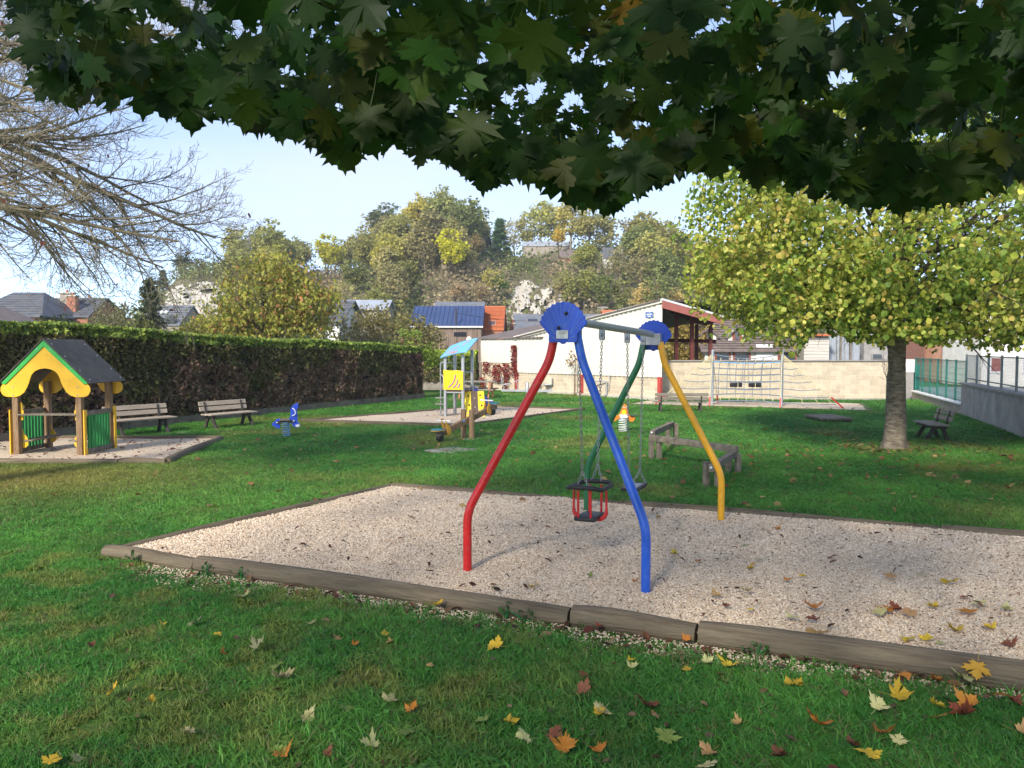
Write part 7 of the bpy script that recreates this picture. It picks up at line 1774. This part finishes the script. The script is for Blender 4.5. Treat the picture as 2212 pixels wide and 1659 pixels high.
    for lo, hi, c in ((-9, .30, 0), (.30, .62, 1), (.62, .90, 2), (.90, 1.16, 3), (1.16, 9, 4)):
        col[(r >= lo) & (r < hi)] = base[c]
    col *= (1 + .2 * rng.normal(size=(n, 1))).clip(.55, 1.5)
    org = Pn - tip * sz[:, None] * .45
    big = (sz / d) * ((u > 0) & (u < 2212) & (v > 0)); pick = np.argsort(-big)[:300]; isb = np.zeros(n, bool); isb[pick] = True
    meshes = []
    for k, (V, F) in enumerate(shapes):
        me = bpy.data.meshes.new('leaf'); me.from_pydata(V.tolist(), [], F.tolist()); me.materials.append(MT['maple_obj']); me.shade_smooth(); meshes.append(me)
    for i in pick:
        o = bpy.data.objects.new('leaf', meshes[int(rng.integers(0, len(meshes)))]); COL.objects.link(o); o.parent = t
        s = sz[i]; a, b_, c = sx[i] * s, tip[i] * s, nr[i] * s; q = org[i] - np.array(O)
        o.matrix_local = Matrix(((a[0], b_[0], c[0], q[0]), (a[1], b_[1], c[1], q[1]), (a[2], b_[2], c[2], q[2]), (0, 0, 0, 1))); o.color = (*col[i], 1)
    def bulk(sel, org, sx, tip, nr, sz, col, name):
        Vs, Fs, Cs = [], [], []; b0 = 0; kk = rng.integers(0, len(shapes), len(sel))
        for k, (V, F) in enumerate(shapes):
            s_ = sel[kk == k]
            if not len(s_): continue
            W = org[s_][:, None, :] + (V[None, :, 0:1] * sx[s_][:, None, :] + V[None, :, 1:2] * tip[s_][:, None, :] + V[None, :, 2:3] * nr[s_][:, None, :]) * sz[s_][:, None, None]
            Vs.append(W.reshape(-1, 3)); Fs.append((F[None] + (np.arange(len(s_)) * len(V))[:, None, None] + b0).reshape(-1, 3)); Cs.append(np.repeat(col[s_], len(V), 0)); b0 += len(s_) * len(V)
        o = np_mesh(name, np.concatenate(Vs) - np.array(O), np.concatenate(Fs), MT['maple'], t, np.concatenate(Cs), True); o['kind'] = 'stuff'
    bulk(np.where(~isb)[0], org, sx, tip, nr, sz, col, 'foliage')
    # the rest of the crown: above and behind, it shades the foreground
    n = 1700; dd = rng.normal(size=(n, 3)); dd /= np.linalg.norm(dd, axis=1, keepdims=True)
    c = np.array([.2, .2, 5.9]) + dd * np.array([7.2, 6.4, 3.1]) * (.55 + .45 * rng.random((n, 1)) ** .5)
    uu, vv, d2 = proj_np(c); inview = (c[:, 1] > .2) & (vv > -330) & (vv < 1700) & (uu > -300) & (uu < 2500)
    c = c[~inview & (c[:, 2] > 3.1)]; n = len(c)
    t2, b2, n2 = frames(n, rng, None, .8)
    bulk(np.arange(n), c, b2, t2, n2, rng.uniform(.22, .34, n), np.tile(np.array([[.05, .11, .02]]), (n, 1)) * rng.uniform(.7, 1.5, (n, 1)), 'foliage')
maple()

# ------------------------------------------------------------------ lawn
def tuft(seed, nb, h, w, spread, lean):
    rr = random.Random(seed); V = []; F = []
    for _ in range(nb):
        a = rr.uniform(0, 6.283); r = spread * math.sqrt(rr.random()); bx, by = r * math.cos(a), r * math.sin(a)
        hh = h * rr.uniform(.45, 1.1); ww = w * rr.uniform(.7, 1.3); la = rr.uniform(0, 6.283); ln = lean * rr.uniform(.3, 1.3)
        fa = rr.uniform(0, 6.283); fx, fy = math.cos(fa) * ww / 2, math.sin(fa) * ww / 2
        b = len(V)
        for f, k in ((0, 1.0), (.5, .85)):
            ox, oy = math.cos(la) * ln * hh * f * f, math.sin(la) * ln * hh * f * f
            V += [(bx + ox - fx * k, by + oy - fy * k, hh * f * (1 - .2 * ln * f)), (bx + ox + fx * k, by + oy + fy * k, hh * f * (1 - .2 * ln * f))]
        V.append((bx + math.cos(la) * ln * hh, by + math.sin(la) * ln * hh, hh * (1 - .35 * min(1, ln))))
        F += [(b, b + 1, b + 3, b + 2), (b + 2, b + 3, b + 4)]
    return V, F
def clover(seed):
    rr = random.Random(seed); V = []; F = []
    for _ in range(7):
        a = rr.uniform(0, 6.283); r = .05 * math.sqrt(rr.random()); c = Vector((r * math.cos(a), r * math.sin(a), rr.uniform(.015, .04)))
        q = rr.uniform(0, 6.28); s = rr.uniform(.012, .022); x = Vector((math.cos(q), math.sin(q), rr.uniform(-.3, .3))) * s; y = Vector((-math.sin(q), math.cos(q), rr.uniform(-.3, .3))) * s * .7
        b = len(V); V += [tuple(c - x), tuple(c - y), tuple(c + x), tuple(c + y)]; F.append((b, b + 1, b + 2, b + 3))
    return V, F
gk = [src_obj('grass_kind', *tuft(k, 16, .085, .0062, .055, .9), MT['grass']) for k in range(5)]
gk += [src_obj('grass_kind_flat', *tuft(20 + k, 14, .06, .007, .07, 1.7), MT['grass']) for k in range(2)]
gk += [src_obj('grass_kind_herb', *clover(30), MT['grass'])]
def lawn(name, xr, yr, dens, smin, smax, label, seed, wmul=1.0):
    rng = np.random.default_rng(seed); n = int((xr[1] - xr[0]) * (yr[1] - yr[0]) * dens)
    x = rng.uniform(*xr, n); y = rng.uniform(*yr, n)
    u, v, d = proj_np(np.stack([x, y, np.zeros(n)], 1))
    ok = (u > -190) & (u < 2400) & (v < 1760)
    for b_ in BEDS: ok &= ~inpoly(x, y, b_)
    # behind the hedge, wall and fence there is no lawn
    side = (x - HA.x) * (HB.y - HA.y) - (y - HA.y) * (HB.x - HA.x); ok &= side > .25
    sideF = (x - FL0.x) * (FL2.y - FL0.y) - (y - FL0.y) * (FL2.x - FL0.x); ok &= sideF > .25
    wl_ = np.where(x > 6.1, 32.9, 40.6 - (x + 1.58) * 1.165); ok &= y < wl_ - .1
    ok &= ~((x > 9.4) & (y > 32.2 - .0 * x) & (x > 9.6)) | (y < 31.2)
    dl = segdist(x, y, SWING_BED[0], SWING_BED[1])
    # worn, gravelly strip outside the front log; bare scuffs at the lower left
    wear = np.clip(1.25 - dl / .60 + .6 * (fbm(x * 1.6, y * 1.6, 22) - .5), 0, 1) * (y < 8.6) * np.clip((x + 4.6) / 1.2, .25, 1)
    nz = fbm(x * .9, y * .9, 91); nf = fbm(x * 3.2, y * 3.2, 93)
    bare = np.clip((nf - .53) * 5, 0, 1) * np.clip((-x + .8) / 2.5, 0, 1) * (y < 8) * .9
    bare = np.maximum(bare, .9 * np.exp(-((x - 1.0 + 2.05) ** 2 + (y - 18.7) ** 2) / .25))
    for (hx_, hy_) in ((-1.7, 18.0), (-.5, 19.5), (-.95, 18.6)): bare = np.maximum(bare, .75 * np.exp(-((x - hx_) ** 2 + (y - hy_) ** 2) / .10))
    ok &= rng.random(n) > np.maximum(np.clip(wear * 1.1, 0, .97), bare)
    x, y, nz, nf, dl = x[ok], y[ok], nz[ok], nf[ok], dl[ok]; m_ = len(x)
    # colour: deep green, lighter patches, sunlight painted as yellowish grass before the playhouse
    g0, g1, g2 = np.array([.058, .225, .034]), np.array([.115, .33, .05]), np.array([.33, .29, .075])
    k = np.clip((nz - .35) * 2.6 + .15 * rng.normal(size=m_), 0, 1)[:, None]; c = g0 * (1 - k) + g1 * k
    dry = np.exp(-(((x + 8.2) / 3.2) ** 2 + ((y - 13.0) / 2.2) ** 2)) * .95 + .65 * np.clip((nf - .45) * 4, 0, 1) * np.clip((-x + 1.2) / 2, 0, 1) * (y < 8.5)  # first term paints the sunlit patch, second is dry foreground grass
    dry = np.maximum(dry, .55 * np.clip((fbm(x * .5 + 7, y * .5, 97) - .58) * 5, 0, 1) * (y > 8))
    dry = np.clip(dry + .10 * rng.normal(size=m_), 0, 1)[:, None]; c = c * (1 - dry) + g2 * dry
    st = rng.random(m_) < .05; c[st] = np.array([.20, .17, .08]) * rng.uniform(.7, 1.2, (st.sum(), 1))
    c = (c * (1 + .18 * rng.normal(size=(m_, 1)))).clip(.008, .6)
    s = rng.uniform(smin, smax, m_) * (.72 + .56 * nz); s *= np.where(x < -1.5, .80, 1) * np.where(y < 8, 1, 1)
    idx = rng.choice(8, m_, p=[.16, .16, .16, .14, .14, .08, .08, .08])
    scl = np.stack([s * wmul, s * wmul, s], 1)
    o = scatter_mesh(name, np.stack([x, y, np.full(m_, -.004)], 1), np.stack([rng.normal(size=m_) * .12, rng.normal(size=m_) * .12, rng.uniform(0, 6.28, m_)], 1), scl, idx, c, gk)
    tag(o, label, None, kind='stuff'); return m_
lawn('grass', (-6.6, 5.2), (3.0, 9.0), 1250, .75, 1.35, 'short lawn in front of the swing gravel', 1)
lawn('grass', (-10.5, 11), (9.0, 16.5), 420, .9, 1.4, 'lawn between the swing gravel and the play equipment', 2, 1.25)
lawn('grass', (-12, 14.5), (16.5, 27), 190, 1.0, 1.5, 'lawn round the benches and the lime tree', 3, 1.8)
lawn('grass', (-8, 17), (27, 42), 95, 1.0, 1.5, 'far lawn in front of the shed and the block wall', 4, 2.6)
# weeds along the front log
def weeds():
    rng = np.random.default_rng(9)
    for i, (u, lab) in enumerate(((310, 'leafy weed at the left end of the front log'), (470, 'dandelion like weed against the front log, left of the red leg'), (540, 'spindly weed beside the first log joint'), (1105, 'weed tuft growing against the front log below the red leg'), (1150, 'leafy weed just left of the middle log joint'), (1640, 'weed at the foot of the dark right log'))):
        p = onf(u, F0, F1) - Vector((-.37, -.93, 0)) * -.12
        t = thing('weed', lab, 'weed', (p.x, p.y, 0))
        q = rng.normal(size=(14, 3)) * np.array([.055, .03, .035]) + np.array([0, 0, .06])
        q[:, 2] = np.abs(q[:, 2])
        leaves_np('leaves', q, .05, [(.05, .13, .03), (.08, .16, .04), (.10, .15, .06)], MT['leaf'], t, up=.6, elong=1.8, kind='stuff', seed=i)
        mb = MB()
        for k in range(5): mb.tube([(0, 0, 0), tuple(q[k] * .6), tuple(q[k])], .003, 4)
        mb.build('stem', MT['slat_green'], t)
weeds()

# ------------------------------------------------------------------ fallen leaves
FC = {'yellow': (.58, .40, .035), 'pale': (.52, .48, .21), 'orange': (.50, .19, .03), 'brown': (.20, .075, .04), 'tan': (.46, .28, .11), 'green': (.20, .27, .06), 'red-brown': (.27, .07, .035), 'greyish': (.27, .28, .14)}
FLIST = [
 (527,1290,'pale',1.35),(351,1350,'yellow',.6),(426,1344,'greyish',1.1),(421,1377,'green',.8),(462,1371,'yellow',.8),(487,1414,'orange',.7),(549,1402,'greyish',1.2),(600,1463,'pale',1.35),(600,1437,'green',.9),(240,1499,'yellow',1.0),(331,1516,'yellow',.6),(657,1545,'pale',.9),(417,1582,'pale',.9),(102,1649,'yellow',.9),(163,1644,'pale',.7),(608,1626,'orange',1.0),(589,1618,'green',.8),(725,1382,'tan',.6),(670,1349,'pale',.7),(198,1398,'brown',.7),(745,1527,'green',.9),(699,1629,'brown',.7),
 (944,1304,'yellow',.9),(1079,1397,'yellow',1.3),(763,1394,'orange',.6),(923,1439,'tan',.7),(848,1385,'tan',.6),(826,1369,'yellow',.7),(838,1516,'pale',.95),(884,1538,'orange',.9),(879,1578,'green',1.1),(814,1615,'pale',1.2),(1091,1559,'yellow',1.0),(1046,1557,'green',.8),(1142,1596,'pale',1.1),(1187,1586,'brown',1.1),(1214,1624,'orange',1.2),(1294,1626,'orange',.8),(1305,1532,'pale',1.1),(1291,1544,'yellow',.8),(1395,1521,'brown',1.1),(1419,1544,'tan',.6),(1436,1602,'green',1.2),(1361,1443,'pale',.8),(1358,1427,'yellow',.6),(1491,1445,'yellow',.7),(1479,1383,'orange',.7),(1298,1351,'red-brown',.6),(1262,1453,'brown',.6),(1269,1491,'brown',1.0),
 (1154,1265,'yellow',.9),(1277,1246,'green',.7),(1064,1270,'green',.5),(1368,1256,'orange',.7),(1462,1196,'yellow',.9),(1675,1142,'orange',.9),(1608,1179,'green',.6),(1640,1208,'green',.8),(1503,1213,'orange',.7),(1615,1228,'yellow',.8),(1624,1220,'tan',.6),(1733,1246,'yellow',.6),(1702,1254,'orange',.7),(1638,1262,'tan',.6),(1612,1276,'pale',1.0),(1556,1286,'tan',1.1),(1566,1311,'brown',.7),(1619,1318,'yellow',.6),(1922,1248,'tan',1.1),(1985,1241,'pale',.8),(2048,1256,'yellow',1.4),(2093,1288,'red-brown',1.0),(2106,1300,'pale',1.3),(2006,1309,'yellow',1.0),(2165,1315,'pale',1.0),(1762,1316,'orange',1.4),(1900,1330,'pale',1.1),(1926,1321,'orange',1.4),(1943,1317,'red-brown',1.2),(1970,1330,'tan',1.2),(2090,1324,'orange',1.4),(1716,1333,'pale',1.1),(1763,1341,'brown',1.1),(1765,1365,'tan',1.4),(2072,1365,'yellow',1.2),(2146,1360,'yellow',1.0),(1964,1379,'yellow',1.0),(2001,1384,'yellow',.9),(2038,1389,'pale',.7),(2186,1398,'brown',1.1),
 (2094,1473,'pale',1.5),(2013,1466,'orange',.9),(1947,1457,'orange',.9),(1582,1436,'yellow',1.3),(1520,1430,'pale',.9),(1706,1482,'yellow',1.3),(1926,1499,'yellow',1.4),(2013,1520,'yellow',1.0),(1891,1532,'pale',1.1),(2025,1548,'orange',.9),(2098,1541,'red-brown',1.6),(2085,1530,'orange',1.3),(2198,1579,'tan',1.2),(1769,1565,'orange',1.2),(1601,1560,'tan',.7),(1901,1585,'orange',1.1),(1938,1605,'pale',.8),(1847,1611,'brown',.8),(1537,1623,'tan',1.0),(1884,1639,'yellow',1.2),(1521,1651,'pale',1.1),(1695,1632,'brown',1.0),(2150,1500,'orange',1.0),(2180,1510,'red-brown',.9)]
fm = []
for i, (f, c, tw, ro) in enumerate(((.28, .35, .3, .12), (-.15, .55, -.4, .15), (.4, -.2, .2, .1), (.1, .8, .5, .2), (.5, .3, -.5, .1), (.05, .15, .1, .08))):
    V, F = maple_shape(f, c, tw, 40 + i, True, ro); V[:, 2] -= V[:-6, 2].min() * .6
    me = bpy.data.meshes.new('fallen_leaf'); me.from_pydata(V.tolist(), [], F.tolist()); me.materials.append(MT['fallen']); me.shade_smooth(); fm.append(me)
rl = random.Random(31); items = []
for (u, v, cn, s) in FLIST:
    p = gp(u, v, .05); ins = bool(inpoly(np.array([p.x]), np.array([p.y]), SWING_BED)[0])
    if ins: p = gp(u, v, .085)
    else:
        p = gp(u, v, .055)
    o = bpy.data.objects.new('fallen_leaf', fm[rl.randrange(6)]); COL.objects.link(o)
    o.location = p; k = .075 * s; o.scale = (k, k, k); tilt = .14 if ins else .26
    o.rotation_euler = (rl.gauss(.1, tilt), rl.gauss(0, tilt), rl.uniform(0, 6.28))
    c = FC[cn]; q = rl.uniform(.8, 1.2); o.color = (c[0] * q, c[1] * q * rl.uniform(.92, 1.08), c[2] * q, 1)
    items.append((o, cn, ins, u, v, s))
# one leaf caught upright on the dark log
p = onf(2098, F0, F1); o = bpy.data.objects.new('fallen_leaf', fm[2]); COL.objects.link(o); o.location = p + Vector((-.03, -.12, .17)); o.scale = (.10,) * 3; o.rotation_euler = (R_(-115), R_(10), R_(-20)); o.color = (.50, .28, .03, 1)
tag(o, 'orange yellow leaf caught upright against the dark front log', 'leaf', 'fallen maple leaves')
ORD = ['leftmost', 'second', 'third', 'fourth', 'fifth', 'sixth', 'seventh', 'eighth', 'ninth', 'tenth', 'eleventh', 'twelfth', 'thirteenth', 'fourteenth', 'fifteenth', 'sixteenth', 'seventeenth', 'eighteenth', 'nineteenth', 'twentieth']
grp = {}
for it in items: grp.setdefault((it[1], it[2]), []).append(it)
for (cn, ins), L_ in grp.items():
    L_.sort(key=lambda a: a[3])
    where = 'on the swing gravel' if ins else 'on the front lawn'
    for i, it in enumerate(L_):
        size = 'large' if it[5] > 1.15 else ('small' if it[5] < .75 else 'curled')
        pos = 'leftmost of the' if i == 0 else (f'{ORD[i]} from the left of the' if i < len(ORD) - 1 else f'{i + 1}th from the left of the')
        if i == len(L_) - 1 and i > 0: pos = 'rightmost of the'
        if len(L_) == 1: lab = f'{size} {cn} fallen maple leaf, the only {cn} one {where}'
        else: lab = f'{size} leaf, {pos} {cn} ones {where}'
        tag(it[0], lab, 'leaf', 'fallen maple leaves')
def litter(name, label, poly_fn, n, size, cols, z, seed, elong=2.4):
    rng = np.random.default_rng(seed); p = poly_fn(rng, n); 
    p = np.concatenate([p, np.full((len(p), 1), z)], 1)
    o = leaves_np(name, p, size, cols, MT['leaf'], None, up=3.0, elong=elong, jitter=.4, seed=seed); tag(o, label, None, kind='stuff')
def in_swing(rng, n):
    x = rng.uniform(-4.5, 8, n * 3); y = rng.uniform(4, 12.4, n * 3); k = inpoly(x, y, SWING_BED); return np.stack([x[k], y[k]], 1)[:n]
litter('leaf_litter', 'small dry red brown leaves and twigs strewn over the swing gravel', in_swing, 330, .055, [(.15, .05, .035), (.10, .045, .03), (.22, .09, .05), (.07, .04, .03)], .10, 3, 2.6)
def near_log(rng, n):
    t_ = rng.random(n) ** .8; d_ = (SWING_BED[1] - SWING_BED[0]); x = SWING_BED[0].x + d_.x * t_ ; y = SWING_BED[0].y + d_.y * t_; off = np.abs(rng.normal(size=n)) * .22 + .10
    return np.stack([x - .375 * off, y - .927 * off], 1)
litter('leaf_litter', 'red brown dry leaves gathered along the foot of the front log', near_log, 330, .065, [(.17, .055, .04), (.12, .05, .04), (.26, .11, .06), (.30, .18, .10)], .03, 4, 2.0)
def bed_of(poly):
    def f(rng, n):
        xs = [p[0] for p in poly]; ys = [p[1] for p in poly]; x = rng.uniform(min(xs), max(xs), n * 4); y = rng.uniform(min(ys), max(ys), n * 4); k = inpoly(x, y, poly) & (x > -12); return np.stack([x[k], y[k]], 1)[:n]
    return f
litter('leaf_litter', 'dry reddish leaves on the playhouse gravel', bed_of(HOUSE_BED), 300, .075, [(.24, .11, .08), (.17, .08, .06), (.3, .17, .11)], .085, 5)
litter('leaf_litter', 'dry reddish leaves on the slide tower gravel', bed_of(SLIDE_BED), 130, .075, [(.26, .13, .09), (.20, .09, .07)], .085, 6)
litter('leaf_litter', 'dry leaves on the climbing net gravel', bed_of(NET_BED), 70, .09, [(.26, .15, .10), (.22, .12, .08)], .08, 7)
def under_lime(rng, n):
    x = 6.5 + rng.normal(size=n) * 3.2; y = 15.0 + rng.normal(size=n) * 2.6; k = (y > 9.8) & (y < 23) & (x < 12.2); return np.stack([x[k], y[k]], 1)
litter('leaf_litter', 'small tan and orange leaves lying in the grass under the lime tree', under_lime, 560, .085, [(.34, .20, .09), (.26, .12, .06), (.42, .30, .12), (.30, .27, .06)], .065, 8, 1.3)
def trunk_ring(rng, n):
    a = rng.random(n) * 6.283; r = .32 + np.abs(rng.normal(size=n)) * .55; O_ = gp(1932, 972); return np.stack([O_.x + r * np.cos(a) * 1.2, O_.y + r * np.sin(a)], 1)
litter('leaf_litter', 'yellowish leaves heaped round the foot of the lime trunk', trunk_ring, 420, .09, [(.34, .28, .08), (.25, .22, .06), (.22, .15, .07), (.16, .18, .05)], .05, 9, 1.2)
def mid_lawn(rng, n):
    x = rng.uniform(-8, 6, n); y = rng.uniform(10.5, 22, n); k = np.ones(n, bool)
    for b_ in BEDS: k &= ~inpoly(x, y, b_)
    return np.stack([x[k], y[k]], 1)
litter('leaf_litter', 'sparse orange leaves on the middle lawn', mid_lawn, 150, .085, [(.36, .17, .07), (.28, .12, .06), (.40, .24, .11)], .06, 10, 1.4)
def front_lawn(rng, n):
    x = rng.uniform(-4, 4, n); y = rng.uniform(3.4, 7.2, n); k = ~inpoly(x, y, SWING_BED) & (rng.random(n) < .45 + .1 * x); return np.stack([x[k], y[k]], 1)
litter('leaf_litter', 'small withered brown leaf scraps in the front lawn', front_lawn, 330, .05, [(.22, .10, .06), (.30, .18, .11), (.16, .09, .07)], .05, 11, 1.8)

# ------------------------------------------------------------------ air: thin haze over the whole place
m, nt, out = new_mat('thin_air'); vp = nt.nodes.new('ShaderNodeVolumePrincipled')
vp.inputs['Color'].default_value = (0.86, 0.92, 1.0, 1); vp.inputs['Density'].default_value = 0.0007; vp.inputs['Anisotropy'].default_value = 0.2
nt.links.new(vp.outputs['Volume'], out.inputs['Volume'])
tag(MB().box((0, 130, 21), (680, 420, 48)).build('haze', m, smooth=False), kind='stuff')
